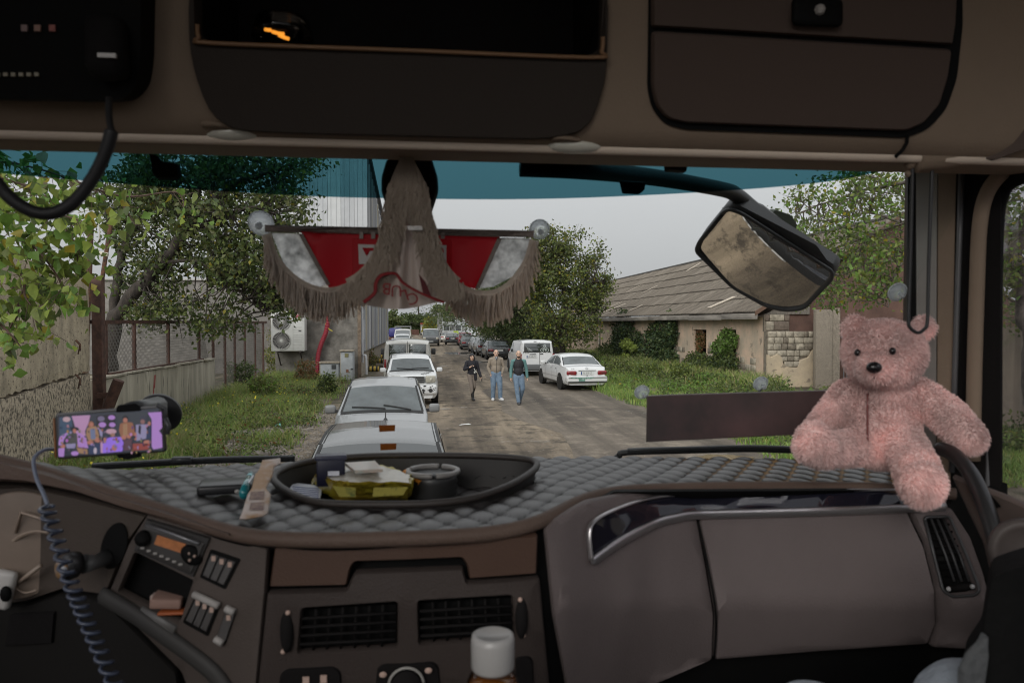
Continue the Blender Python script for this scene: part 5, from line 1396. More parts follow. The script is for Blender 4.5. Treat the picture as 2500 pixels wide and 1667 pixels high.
# ---- saloons seen from behind
def rear_saloon(name, label, S, mat, loc, rz, group, ptxt, kw, lights='wide', scuff=False, detail=True, glass=glass_m):
    t = vehicle(name, label, S, mat, group, glass=glass, **kw); yr = S.L / 2; hw_ = float(np.interp(yr - .1, S.ys, S.w))
    zl = .72 if S is sedan else .8
    for sg in (1, -1):
        l_ = rbox('tail_light', (sg * (hw_ - .17), yr - .03, zl), (.40, .12, .17), .05, lamp_r, t, seg=3, rot=Matrix.Rotation(-sg * .22, 3, 'Z'), local=True)
        if detail: MB().box((sg * (hw_ - .20), yr + .042, zl), (.36, .012, .014)).build('light_rib', M('lamp_dark', (.10, .01, .012), .3), l_, False, True)
    b_ = rbox('bumper', (0, yr - .10, .46), (2 * hw_ + .06, .40, .25), .07, mat, t, seg=3, local=True)
    if scuff:
        MB().box((0, yr + .092, .53), (1.58, .022, .06)).build('bumper_strip', M('chrome_dull', (.45, .45, .45), .3, metal=.6), b_, False, True)
        m2 = MB(); r3 = random.Random(2)
        for k in range(9): m2.box((.62 - k * .1 + r3.uniform(-.03, .03), yr + .108, .53 + r3.uniform(-.02, .015)), (r3.uniform(.08, .2), .006, r3.uniform(.03, .055)))
        for k in range(3): m2.box((.32 - k * .08, yr + .098, .44), (.1, .012, r3.uniform(.05, .1)))
        m2.build('green_scrape', M('scrape_green', (.16, .30, .25), .6, var=.4, vs=12), b_, False, True)
        MB().box((0, yr + .09, .365), (1.6, .02, .05)).build('lower_strip', black_p, b_, False, True)
    rbox('under_valance', (0, yr - .25, .30), (1.5, .4, .1), .03, black_p, t, local=True)
    plate(t, (.0, yr + .012, zl - .01), .52, .125, ptxt, 1)
    if detail:
        MB().box((0, yr + .004, zl + .095), (.72, .03, .024)).build('handle_trim', silver, t, False, True)
        mirror(t, S, -.78, mat); 
        if kw.get('side_split'): seam_line(t, S, kw['side_split'][0])
        seam_line(t, S, -.7); seam_line(t, S, 1.05, 1.2)
        patch(S, 'side_strip', M('strip_grey', (.28, .28, .28), .5), t, -1.4, 1.9, 1.62, 1.70, off=.008, nq=1)
        patch(S, 'sill', M('sill_grey', (.14, .14, .13), .6), t, -1.25, 1.15, .3, .95, off=.008, nq=2)
        for y in (.28, 1.0): patch(S, 'door_handle', black_p, t, y - .1, y, 2.52, 2.64, off=.02, ny=2, nq=1)
        patch(S, 'screen_seal', dark_p, t, kw['rr'] + .02, kw['deck'] - .03, 4.05, 4.10, off=.005, nq=1)
    return finish(t, loc, rz)
GR = 'cars parked along the right side'
kw_s2 = dict(kw_s); kw_s2['r'] = .32
ws = rear_saloon('parked_car', 'white saloon with green scrapes on its rear bumper, plate TC-515-CT', sedan, white, (6.02, 31.0, 0), R(180 + 5.5), GR, 'TC-515-CT', kw_s2, scuff=True, glass=glass_l)
lettering('badge_text', 'E 240', (.58, sedan.L / 2 - .03, .885), (-1, 0, 0), (0, 0, 1), .055, ink, ws, True)
MB().tube([(.05 * math.cos(a), sedan.L / 2 - .035, .895 + .045 * math.sin(a)) for a in np.linspace(0, 6.283, 17)], .005, 4).tube([(0, sedan.L / 2 - .035, .94), (0, sedan.L / 2 - .035, .895)], .005, 4).tube([(0, sedan.L / 2 - .035, .895), (.04, sedan.L / 2 - .035, .872)], .005, 4).tube([(0, sedan.L / 2 - .035, .895), (-.04, sedan.L / 2 - .035, .872)], .005, 4).build('star_badge', silver, ws, False, True)
MB().lathe((0, sedan.L / 2 + .002, .615), [(.022, 0), (.02, .012), (0, .013)], 10, (0, 1, 0)).build('lock', ink, ws, False, True)
# white delivery van with cyclist sticker
cv = vehicle('parked_van', 'white delivery van with wide rear window and a chalky figure sticker', connect, white, GR, r=.33, rear_glass=False, cowl=-1.35, rf=-.6, side_y=(-1.0, .05), rim=hubcap_m)
yr = connect.L / 2; b_ = dict(local=True)
rbox('rear_window', (.0, yr + .004, 1.44), (1.34, .03, .48), .02, glass_m, cv, local=True)
sw_ = M('sticker_white', (.55, .6, .58), .6); m2 = MB()
def ringp(cx, cz, r_, th=.012): m2.tube([(cx + r_ * math.cos(a), yr + .024, cz + r_ * math.sin(a)) for a in np.linspace(0, 6.283, 15)], th, 4, False)
ringp(-.26, 1.32, .085); ringp(-.50, 1.32, .085); ringp(-.39, 1.53, .055, .016)
for a, b in (((-.26, 1.32), (-.38, 1.42)), ((-.38, 1.42), (-.50, 1.32)), ((-.38, 1.42), (-.38, 1.36)), ((-.38, 1.36), (-.5, 1.32)), ((-.33, 1.48), (-.28, 1.40)), ((-.42, 1.5), (-.48, 1.42))): m2.tube([(a[0], yr + .024, a[1]), (b[0], yr + .024, b[1])], .012, 4)
for k in range(5): m2.tube([(.25 + .05 * k, yr + .024, 1.27), (.42 + .03 * k, yr + .024, 1.40 + .02 * k)], .006, 3)
m2.build('window_sticker', sw_, cv, False, True)
for sg in (1, -1):
    l_ = rbox('tail_light', (sg * .84, yr - .02, .98), (.10, .07, .34), .012, lamp_r, cv, local=True)
    MB().box((sg * .84, yr + .018, .98), (.085, .012, .10)).build('reverse_lamp', M('lamp_pinkish', (.35, .16, .13), .3), l_, False, True)
    rbox('wing_mirror', (sg * 1.04, -1.05, 1.2), (.18, .1, .2), .03, black_p, cv, local=True)
    MB().box((sg * .70, yr + .012, 1.22), (.02, .02, .08)).build('hinge', dark_p, cv, False, True)
rbox('bumper', (0, yr - .08, .46), (1.78, .34, .30), .06, M('bumper_grey', (.11, .115, .12), .6), cv, seg=3, local=True)
MB().box((-.12, yr + .006, 1.05), (.012, .02, 1.3)).build('door_seam', dark_p, cv, False, True)
MB().box((.22, yr + .012, 1.12), (.34, .03, .035)).build('handle_trim', black_p, cv, False, True)
MB().box((-.22, yr + .02, 1.14), (.16, .03, .035)).build('door_handle', black_p, cv, False, True)
MB().box((.1, yr - .05, 1.755), (.14, .06, .03)).build('brake_lamp', dark_p, cv, False, True)
plate(cv, (.28, yr + .012, 1.0), .52, .12, 'LZ-688-PC', 1)
lettering('badge_text', 'TRANSIT', (.52, yr + .012, 1.16), (-1, 0, 0), (0, 0, 1), .05, ink, cv, True)
for k in range(4): patch(connect, 'side_rib', M('rib_grey', (.40, .41, .42), .4), cv, -.7, .95, .75 + k * .28, .83 + k * .28, off=.012, nq=1)
patch(connect, 'door_seam', dark_p, cv, .0, .012, .4, 3.4, off=.002, ny=1, nq=8); patch(connect, 'side_panel', paint('white_dull', (.58, .585, .60), .4), cv, .15, 1.85, 3.16, 3.82, off=.004, nq=4)
for y in (-2.15 + .85, 2.15 - .9):
    for s in (1, -1):
        q = connect.pt(y, 1.5); pts = [(s * (q[0] + .012), y + .42 * math.cos(a), .33 + .42 * math.sin(a)) for a in np.linspace(-.2, math.pi + .2, 15)]
        MB().tube(pts, .05, 6, flat=.6).build('arch_trim', M('bumper_grey', (.11, .115, .12), .6), cv, True, True)
finish(cv, (5.35, 38.9, 0), R(180 + 3))
rear_saloon('parked_car', 'dark graphite saloon behind the two men with a pale number plate', sedan, graph, (5.05, 55.4, 0), R(180 + 2), GR, 'OO-118-OO', kw_s2, glass=glass_l)
rear_saloon('parked_car', 'silver grey car tucked close ahead of the graphite saloon', hatch, greyp, (4.70, 61.5, 0), R(180 + 3), GR, '', kw_h, glass=glass_l, detail=False)
rear_saloon('parked_car', 'light silver hatchback, third ahead of the two men', hatch, silver, (4.65, 67.5, 0), R(180 + 3), GR, '', kw_h, glass=glass_l, detail=False)
rear_saloon('parked_car', 'black saloon with a dark red tail light band in the right row', sedan, graph, (4.15, 75.5, 0), R(180), GR, '', kw_s2, detail=False, glass=glass_l)
rear_saloon('parked_car', 'maroon high car ahead of the black saloon', suv, redp, (4.35, 88, 0), R(180), GR, '', kw_u, detail=False)
rear_saloon('parked_car', 'small dark hatchback at the far end of the right row', hatch, graph, (2.95, 92, 0), R(180), GR, '', kw_h, detail=False)
rear_saloon('parked_car', 'far pale saloon parked before the white billboard', sedan, paint('pale_gold', (.42, .40, .37), .3, metal=.3), (atY(1092, 835, 105).x, 105, 0), R(180 - 3), 'vehicles standing in the far road', '', kw_s2, detail=False)

# =================================================================== PEOPLE
skin = M('skin', (.56, .36, .27), .55, var=.08, vs=20); skin2 = M('skin_tan', (.58, .38, .28), .55, var=.08, vs=20)
def limb(*pts):   # ((p, r), ...) chain of tapered capsules
    return [(pts[i][0], pts[i + 1][0], pts[i][1], pts[i + 1][1]) for i in range(len(pts) - 1)]
def hand_caps(w, d, side, curl=.6, s=1.0, inward=None):
    """palm, four fingers, thumb from the wrist w along direction d; inward = palm normal"""
    w = Vector(w); d = Vector(d).normalized(); inn = Vector(inward or (-side, 0, 0)); inn = (inn - d * inn.dot(d)).normalized(); ac = d.cross(inn)
    out = []; p1 = w + d * .085 * s
    out += [(w, p1 + ac * .02 * s, .024 * s, .02 * s), (w, p1 - ac * .022 * s, .024 * s, .018 * s)]
    for k, ln in enumerate((.068, .078, .072, .056)):
        a = p1 + ac * (.032 - .021 * k) * s; m_ = a + (d * .8 + inn * curl * .5) * ln * .5 * s; e = m_ + (d * .55 + inn * curl) * ln * .5 * s
        out += [(a, m_, .0105 * s, .010 * s), (m_, e, .010 * s, .008 * s)]
    a = w + d * .025 * s + ac * .028 * s; m_ = a + (d * .5 + ac * .5 + inn * .4).normalized() * .045 * s; out += [(a, m_, .013 * s, .011 * s), (m_, m_ + (d * .8 + inn * .5).normalized() * .03 * s, .011 * s, .009 * s)]
    return out
def head_caps(c, s=1.0, yaw=0.0):
    Rz = Matrix.Rotation(yaw, 3, 'Z'); c = Vector(c)
    f = lambda x, y, z: c + Rz @ Vector((x, y, z)) * s
    return [(f(0, .012, .02), (.076 * s, .094 * s, .098 * s), Rz), (f(0, -.012, -.05), (.062 * s, .076 * s, .075 * s), Rz), (f(0, -.04, -.085), f(0, -.045, -.095), .034 * s, .03 * s),
            (f(0, -.084, .0), f(0, -.105, -.032), .012 * s, .019 * s), (f(-.07, 0, -.005), f(-.08, .012, .012), .018 * s, .016 * s), (f(.07, 0, -.005), f(.08, .012, .012), .018 * s, .016 * s),
            (f(-.03, -.082, .026), f(.03, -.082, .026), .012 * s, .012 * s), (f(-.022, -.086, -.056), f(.022, -.086, -.056), .011 * s, .011 * s), (f(0, .01, -.1), f(0, .03, -.19), .055 * s, .062 * s)]
def face(t, c, s=1.0, yaw=0.0, beard=None, brow=(.05, .035, .03)):
    Rz = Matrix.Rotation(yaw, 3, 'Z'); c = Vector(c); f = lambda x, y, z: c + Rz @ Vector((x, y, z)) * s
    eb = M('brow', brow, .8); wh = M('eye_white', (.6, .58, .55), .3); ir = M('iris', (.04, .025, .02), .2)
    for sg in (-1, 1):
        e = MB().ball(f(sg * .030, -.083, .008), .0125 * s, 8).build('eye', wh, t, True, True)
        MB().ball(f(sg * .030, -.0925, .008), .0062 * s, 6).build('iris', ir, e, True, True)
        MB().tube([f(sg * .015, -.096, .034), f(sg * .034, -.095, .040), f(sg * .052, -.083, .032)], .0055 * s, 5).build('eyebrow', eb, t, True, True)
    MB().tube([f(-.022, -.098, -.056), f(0, -.103, -.053), f(.022, -.098, -.056)], .0055 * s, 5).build('mouth', M('lips', (.33, .13, .11), .5), t, True, True)
def person(label, loc, rz, J, head, skin_m, clothes, hands, vox=.0075, face_yaw=0, s=1.0):
    t = thing('person', label, 'person', group=None); WM.pop(t.name, None)
    caps = head_caps(head, s, face_yaw) + J['torso'] + J['arms'] + J['legs'] + hands
    blob('body', caps, vox, skin_m, t, 5, True)
    for nm, cp, mt, vx, sm in clothes: blob(nm, cp, vx, mt, t, sm, True)
    face(t, head, s, face_yaw)
    t.location = loc; t.rotation_euler = (0, 0, rz)
    return t
V3 = Vector
denim = M('denim', (.10, .155, .23), .85, col2=(.19, .26, .35), vs=7, bump=.4, bs=30, lo=.3, hi=.7)
def fat(caps, d): return [((c[0], c[1], c[2] + d, c[3] + d) if len(c) >= 4 else (c[0], tuple(r + d for r in c[1]))) for c in caps]
# man in beige zip jacket, hands in pockets
tor = [(V3((0, .0, 1.30)), (.165, .105, .20)), (V3((0, -.01, 1.10)), (.150, .110, .17)), (V3((0, .01, .95)), (.158, .115, .12)), (V3((-.15, .01, 1.43)), V3((.15, .01, 1.43)), .062, .062)]
armL = limb((V3((-.195, .01, 1.42)), .058), (V3((-.275, .05, 1.15)), .047), (V3((-.205, -.05, .94)), .035)); armR = limb((V3((.195, .01, 1.42)), .058), (V3((.275, .05, 1.15)), .047), (V3((.205, -.05, .94)), .035))
legA = limb((V3((-.09, .0, .93)), .095), (V3((-.10, -.04, .52)), .064), (V3((-.105, .03, .10)), .045)); legB = limb((V3((.09, .0, .93)), .095), (V3((.125, -.09, .53)), .064), (V3((.14, -.08, .11)), .045))
feet = limb((V3((-.105, .04, .05)), .045), (V3((-.125, -.13, .035)), .036)) + limb((V3((.14, -.06, .05)), .045), (V3((.20, -.22, .045)), .036))
j1 = dict(torso=tor, arms=armL + armR, legs=legA + legB + feet)
beige = M('jacket_beige', (.27, .225, .18), .85, var=.12, vs=8, bump=.5, bs=22)
jk = fat(tor[:1], .022) + fat(tor[1:2], .030) + [(V3((0, 0, .98)), (.170, .125, .06))] + fat(tor[3:], .016) + fat(armL, .012) + fat(armR, .012) + limb((V3((-.06, .03, 1.50)), .05), (V3((.06, .03, 1.50)), .05))
p1 = person('bald man in beige zip jacket and blue jeans with hands in pockets', (0, 0, 0), R(2), j1, (0, -.03, 1.64), skin, [('jacket', jk, beige, .011, 4), ('jeans', fat([tor[2]], .018) + fat(legA, .030) + fat(legB, .030), denim, .011, 4),
     ('shoe', fat(feet[:1], .016), M('shoe_white', (.65, .65, .67), .6), .009, 3), ('shoe', fat(feet[1:], .016), M('shoe_white', (.65, .65, .67), .6), .009, 3)], hand_caps((-.205, -.05, .94), (.15, -.1, -1), -1, .4) + hand_caps((.205, -.05, .94), (-.15, -.1, -1), 1, .4), s=1.06)
zl = MB(); zl.tube([(0, -.150, 1.46), (0, -.153, 1.25), (0, -.158, 1.05), (0, -.14, .95)], .006, 4); zl.tube([(-.055, -.10, 1.53), (-.03, -.128, 1.48), (0, -.150, 1.44), (.03, -.128, 1.48), (.055, -.10, 1.53)], .008, 4); zl.build('zip', ink, p1, False, True)
blob('shirt', limb((V3((0, -.06, 1.50)), .05), (V3((0, -.09, 1.44)), .04)), .01, M('tee_grey', (.30, .32, .34), .9), p1, 3, True)
g = atZ(1211, 977, 0); p1.location = (g.x, g.y, 0)
# bearded man in black vest, teal sleeves
tor = [(V3((0, .0, 1.31)), (.155, .10, .20)), (V3((0, -.005, 1.10)), (.138, .100, .17)), (V3((0, .01, .95)), (.148, .11, .12)), (V3((-.145, .01, 1.44)), V3((.145, .01, 1.44)), .058, .058)]
armL = limb((V3((-.19, .01, 1.43)), .052), (V3((-.245, .03, 1.15)), .043), (V3((-.26, -.05, .90)), .032)); armR = limb((V3((.19, .01, 1.43)), .052), (V3((.265, .05, 1.15)), .043), (V3((.29, .03, .90)), .032))
legA = limb((V3((-.085, .0, .93)), .092), (V3((-.06, -.08, .52)), .06), (V3((-.01, -.12, .10)), .043)); legB = limb((V3((.085, .0, .93)), .092), (V3((.13, -.03, .52)), .06), (V3((.07, .22, .17)), .043))
feet = limb((V3((-.01, -.11, .05)), .042), (V3((-.0, -.29, .04)), .034)) + limb((V3((.07, .25, .14)), .042), (V3((.06, .13, .05)), .036))
j2 = dict(torso=tor, arms=armL + armR, legs=legA + legB + feet)
teal = M('sleeve_teal', (.105, .22, .215), .85, var=.1, bump=.3, bs=25)
p2 = person('shaven-headed bearded man in black vest with teal sleeves and jeans', (0, 0, 0), R(-3), j2, (0, -.035, 1.66), skin2,
    [('shirt', fat(armL, .014) + fat(armR, .014) + fat(tor[3:], .006), teal, .010, 4), ('vest', fat(tor[:1], .026) + fat(tor[1:2], .028) + [(V3((0, .005, .97)), (.165, .122, .06))] + [(V3((-.12, .01, 1.43)), V3((.12, .01, 1.43)), .068, .068)] + limb((V3((-.05, .02, 1.51)), .045), (V3((.05, .02, 1.51)), .045)), M('vest_black', (.016, .016, .02), .7, bump=.4, bs=18), .011, 4),
     ('jeans', fat([tor[2]], .016) + fat(legA, .022) + fat(legB, .022), denim, .011, 4), ('shoe', fat(feet[:1], .014), M('shoe_dark', (.05, .05, .055), .6), .009, 3), ('shoe', fat(feet[1:], .014), M('shoe_dark', (.05, .05, .055), .6), .009, 3)],
    hand_caps((-.26, -.05, .90), (0, -.1, -1), -1, .5) + hand_caps((.29, .03, .90), (.05, -.05, -1), 1, .5), s=1.05)
hd = V3((0, -.035, 1.66))
blob('beard', [(hd + V3((0, -.050, -.083)), hd + V3((0, -.055, -.095)), .042, .036), (hd + V3((-.055, -.02, -.055)), hd + V3((-.035, -.06, -.085)), .018, .022), (hd + V3((.055, -.02, -.055)), hd + V3((.035, -.06, -.085)), .018, .022), (hd + V3((-.02, -.098, -.042)), hd + V3((.02, -.098, -.042)), .007, .007)], .007, M('beard_black', (.025, .02, .018), .9), p2, 2, True)
g = atZ(1266, 987, 0); p2.location = (g.x, g.y, 0)
# woman: black top, grey leggings, boots, long dark hair, hand raised to the chest
tor = [(V3((0, .0, 1.22)), (.135, .095, .17)), (V3((0, .0, 1.04)), (.115, .09, .14)), (V3((0, .01, .90)), (.150, .115, .12)), (V3((-.12, .01, 1.33)), V3((.12, .01, 1.33)), .05, .05)]
armL = limb((V3((-.165, .01, 1.32)), .046), (V3((-.255, -.02, 1.08)), .038), (V3((-.085, -.19, 1.17)), .028)); armR = limb((V3((.165, .01, 1.32)), .046), (V3((.235, .03, 1.06)), .038), (V3((.30, -.05, .84)), .028))
legA = limb((V3((-.075, .0, .88)), .088), (V3((-.03, -.08, .48)), .055), (V3((.02, -.10, .10)), .036)); legB = limb((V3((.075, .0, .88)), .088), (V3((.09, .02, .48)), .055), (V3((.065, .26, .19)), .036))
feet = limb((V3((.02, -.09, .055)), .038), (V3((.03, -.26, .04)), .03)) + limb((V3((.065, .28, .15)), .038), (V3((.06, .18, .05)), .03))
j3 = dict(torso=tor, arms=armL + armR, legs=legA + legB + feet); blk = M('top_black', (.012, .012, .018), .8, bump=.4, bs=20)
p3 = person('woman in black jacket, grey leggings and tall black boots raising one hand', (0, 0, 0), R(6), j3, (0, -.03, 1.51), skin2,
    [('jacket', fat(tor[:1], .028) + fat(tor[1:2], .040) + [(V3((0, .01, .93)), (.165, .13, .10))] + fat(tor[3:], .02) + fat(armL[:1], .024) + [(armL[1][0], armL[1][0].lerp(armL[1][1], .75), .06, .048)] + fat(armR, .024) + limb((V3((.10, -.06, .96)), .07), (V3((.12, -.07, .74)), .055)), blk, .011, 4),
     ('leggings', fat([tor[2]], .006) + fat(legA, .012) + fat(legB, .012), M('legging_taupe', (.20, .165, .14), .9, bump=.3, bs=25), .011, 4),
     ('boot', limb((V3((-.022, -.082, .44)), .062), (V3((.02, -.10, .10)), .052)) + fat(feet[:1], .016), M('boot_black', (.012, .012, .013), .45), .010, 3), ('boot', limb((V3((.086, .05, .44)), .062), (V3((.065, .26, .19)), .052)) + fat(feet[1:], .016), M('boot_black', (.012, .012, .013), .45), .010, 3),
     ('hair', [(V3((0, .005, 1.545)), (.088, .10, .10)), (V3((-.075, .0, 1.50)), V3((-.085, -.02, 1.28)), .040, .035), (V3((.075, .0, 1.50)), V3((.085, -.02, 1.28)), .040, .035), (V3((0, .06, 1.50)), V3((0, .07, 1.30)), .075, .07), (V3((-.055, -.085, 1.575)), V3((.055, -.085, 1.575)), .022, .022)], M('hair_black', (.010, .010, .013), .4), .010, 3)],
    hand_caps((-.085, -.19, 1.17), (.75, -.35, .5), -1, .9, .92, (0, .5, -1)) + hand_caps((.30, -.05, .84), (.25, -.25, -1), 1, .8, .92), s=.95)
m2 = MB(); m2.box((-.03, -.27, 1.20), (.05, .02, .05)); m2.build('held_object', ink, p3, False, True)
rbox('phone', (.335, -.10, .72), (.02, .07, .13), .006, ink, p3, local=True)
m2 = MB(); m2.tube([(.06, -.135, 1.12), (.09, -.17, 1.03), (.15, -.17, .98)], .014, 5); m2.box((.07, -.16, .99), (.05, .03, .06)); m2.build('handbag_strap', M('strap_silver', (.55, .55, .52), .35), p3, False, True)
g = atZ(1152, 977, 0); p3.location = (g.x, g.y, 0)
# =================================================================== TRUCK CAB
cab = thing('truck_cab', 'inside of the truck cab with dark brown dashboard, overhead lockers and windscreen', 'truck cab', (0, .6, 1.2))
beige_p = M('cab_beige', (.235, .177, .13), .75, spec=.2, var=.05, vs=5, bump=.12, bs=260)
brown_d = M('cab_dark_brown', (.075, .058, .048), .6, spec=.2, var=.05, vs=4, bump=.15, bs=300)
dash_g = M('dash_grey_brown', (.148, .122, .12), .55, spec=.2, var=.05, vs=4, bump=.2, bs=320)
dash_c = M('dash_console', (.085, .069, .061), .55, spec=.2, var=.06, vs=4, bump=.2, bs=320)
wood_b = M('dash_copper', (.072, .041, .029), .5, spec=.2, var=.06, vs=3, bump=.1, bs=300)
lip_b = M('lip_brown', (.115, .08, .064), .6, spec=.2, var=.08, vs=5, bump=.15, bs=200)
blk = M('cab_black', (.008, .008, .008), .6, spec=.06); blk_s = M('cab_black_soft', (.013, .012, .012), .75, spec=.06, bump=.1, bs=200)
chrome = M('satin_chrome', (.50, .48, .49), .32, metal=.85); gloss = M('gloss_black', (.012, .012, .02), .06, coat=.7)
icon = M('icon_print', (.48, .34, .28), .6); icon_g = M('icon_grey', (.35, .33, .31), .6); rubber = M('rubber', (.018, .018, .019), .5)

# ---- windscreen surface
def ws_y(x, z): return 1.90 - .44 * (z - 2.37) - .12 * x * x
def on_ws(px, py, off=0.0):
    d = ray(px, py); k = 1.75 / d.y
    for _ in range(14):
        p = EYE + d * k; k += (ws_y(p.x, p.z) - off - p.y) / (d.y + .44 * d.z + .24 * p.x * d.x)
    return EYE + d * k
V = []; F = []; nx, nz = 36, 10
for i in range(nx + 1):
    for j in range(nz + 1):
        x = -1.14 + 2.28 * i / nx; z = 2.30 + .83 * j / nz; V.append((x, ws_y(x, z), z))
for i in range(nx):
    for j in range(nz): a = i * (nz + 1) + j; F.append((a, a + nz + 1, a + nz + 2, a + 1))
mk('windscreen', V, F, clear_mat('windscreen_glass', (.93, .95, .94), gloss=.18, dust=.012), cab, True)
band = smooth_path([(-160, 405), (0, 423), (300, 449), (640, 473), (900, 483), (1300, 486), (1700, 470), (2000, 446), (2180, 414), (2320, 395)], 6)
ol = [tuple(p) for p in band] + [(2320, 300), (-160, 300)]
panel('sun_band', ol, lambda a, b: on_ws(a, b, .006), (0, .002, 0), clear_mat('band_teal', (.070, .195, .238), gloss=.15), cab, step=60, edge=0, soft=0, smooth=True)

V = []; F = []
for i in range(41):
    x = -1.16 + 2.32 * i / 40; V += [(x, ws_y(x, 2.335) - .02, 2.338), (x, ws_y(x, 2.335) + .02, 2.325), (x, 2.09, 2.29), (x, 2.09, 2.1)]
for i in range(40):
    for j in range(3): a = 4 * i + j; F.append((a, a + 4, a + 5, a + 1))
mk('cowl', V, F, rubber, cab, True)
# ---- shell of the cab (roof, floor, doors); short roof and open rear let light in
MB().box((0, .65, 3.66), (2.5, 2.1, .06)).build('roof_lining', beige_p, cab)
MB().box((0, .3, 1.32), (2.5, 3.2, .06)).build('cab_floor', blk_s, cab)
MB().box((0, -1.0, 1.95), (2.46, .5, 1.25)).build('bounce_blocker', M('blocker_grey', (.08, .07, .065), .9), cab)  # unseen box added to keep ground bounce off the header
MB().box((0, 1.98, 1.80), (2.46, .05, 1.0)).build('firewall', blk_s, cab)
for s in (-1, 1):
    mb = MB(); x = s * 1.25
    mb.box((x, .5, 1.78), (.06, 2.2, .96)).box((x, -.25, 2.9), (.06, .5, 1.5)).box((x, .5, 3.45), (.06, 2.4, .5)).box((x, 1.66, 2.6), (.06, .24, 1.8))
    mb.build('cab_side', beige_p if s < 0 else brown_d, cab)
    MB().box((x + s * .0, .77, 2.73), (.012, 1.55, .98)).build('side_window', clear_mat('side_glass', (.80, .80, .82), gloss=.3, dust=.05, dustcol=(.45, .45, .5)), cab)
# body front below the screen, seen in the front mirror
rbox('front_panel', (0, 2.02, 1.5), (2.44, .12, 1.6), .05, M('truck_paint', (.05, .055, .07), .35, coat=.5), cab)
mb = MB()
for k in range(7): mb.box((-.3 + k * .16, 2.09, 2.18), (.12, .03, .05))
mb.build('front_trim', M('trim_white', (.8, .8, .78), .4), cab)

# ---- overhead console: extruded profile
prof = [(1.66, 3.10), (1.50, 3.05), (1.42, 3.008), (1.34, 2.998), (1.28, 2.993), (1.25, 2.999), (1.228, 3.016), (1.216, 3.04), (1.20, 3.085), (1.175, 3.16), (1.13, 3.30), (1.08, 3.45), (1.04, 3.66)]
PS = [tuple(p) for p in smooth_path(prof, 3)]
cav0 = atY(436, 60, 1.15).x; cav1 = atY(1508, 60, 1.15).x
xs = sorted(list(np.linspace(-1.22, 1.22, 40)) + [cav0 + .02, cav1 - .02]); V = []; F = []
for x in xs:
    for (y, z) in PS: V.append((x, y - .00 * x, z))
npf = len(PS)
for i in range(len(xs) - 1):
    for j in range(npf - 1):
        if cav0 + .015 < (xs[i] + xs[i + 1]) / 2 < cav1 - .015 and PS[j][1] > 3.085: continue
        F.append((i * npf + j, i * npf + j + 1, (i + 1) * npf + j + 1, (i + 1) * npf + j))
mk('overhead_console', V, F, beige_p, cab, True)
MB().tube([(x_, 1.256, 3.0005) for x_ in np.linspace(-1.2, 1.12, 12)], .0105, 10).build('header_lit_edge', M('lit_edge_cream', (.72, .60, .49), .6, bump=.08, bs=260), cab, True)  # brightness of the lit lower edge painted as an added pale tube
HP = plane((0, 1.216, 3.04), (0, -.30, -.105))        # front face of the overhead shelf
def hp(off): return plane(Vector((0, 1.216, 3.04)) + Vector((0, -.944, -.33)) * off, (0, -.30, -.105))
hb = Vector((0, .944, .33))
# centre shelf front with its dark opening
op = rounded([(478, -60), (482, 96), (520, 104), (1000, 122), (1440, 138), (1470, 124), (1474, -60)], 26)
sh = rounded([(452, -70), (455, 150), (520, 318), (700, 330), (1330, 345), (1440, 325), (1486, 200), (1492, -70)], 90)
panel('shelf_front', sh, hp(.012), hb * .03, M('shelf_shaded_brown', (.036, .028, .023), .65, spec=.2, bump=.12, bs=260), cab, step=45, edge=7, soft=.5, holes=[op])  # shade of the recess put into a darker brown than the beige around
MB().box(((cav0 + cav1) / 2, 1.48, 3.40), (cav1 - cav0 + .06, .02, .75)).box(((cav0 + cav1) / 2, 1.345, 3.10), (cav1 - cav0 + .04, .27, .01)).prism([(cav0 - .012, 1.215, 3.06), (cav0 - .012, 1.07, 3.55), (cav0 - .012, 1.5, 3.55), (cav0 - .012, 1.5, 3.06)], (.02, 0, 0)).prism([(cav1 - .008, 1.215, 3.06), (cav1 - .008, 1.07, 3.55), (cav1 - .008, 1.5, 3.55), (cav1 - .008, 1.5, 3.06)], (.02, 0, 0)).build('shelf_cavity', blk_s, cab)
ed = smooth_path([(482, 60), (486, 92), (520, 106), (1000, 124), (1440, 141), (1468, 126), (1472, 90)], 5)
MB().tube([hp(.016)(*p) for p in ed], .006, 6, flat=.6).build('shelf_edge', M('edge_tan', (.22, .12, .06), .5), cab, True)
# right-hand lockers
lock = [(1590, -60), (1590, 215), (1600, 262), (1628, 296), (1672, 308), (2214, 328), (2262, 308), (2303, 262), (2328, 190), (2342, 60), (2348, -60)]
panel('locker_gap', rounded(inset2(lock, -9), 20), hp(.004), hb * .01, blk, cab, step=60, edge=0, soft=0)
lo_ = [(1594, 76), (1594, 215), (1604, 258), (1630, 290), (1672, 301), (2214, 321), (2258, 302), (2297, 257), (2318, 190), (2328, 121)]
up_ = [(1594, -60), (1594, 66), (2329, 110), (2337, 60), (2343, -60)]
ld = panel('locker_door', rounded(lo_, 14), hp(.016), hb * .014, M('locker_brown', (.085, .060, .049), .65, spec=.2, bump=.12, bs=260), cab, step=50, edge=5)
lu = panel('locker_flap', rounded(up_, 8), hp(.016), hb * .014, M('locker_brown', (.085, .060, .049), .65, spec=.2, bump=.12, bs=260), cab, step=50, edge=5)
q = hp(.022)(1995, 30); rbox('latch', q, (.085, .012, .045), .008, blk, lu); MB().ball(q + Vector((0, -.008, 0)), .009, 8).build('latch_knob', icon_g, lu)
MB().tube([hp(.010)(*p) for p in [(2216, 330), (2214, 350), (2203, 368), (2186, 384)]], .0035, 5).build('panel_gap', blk, cab)
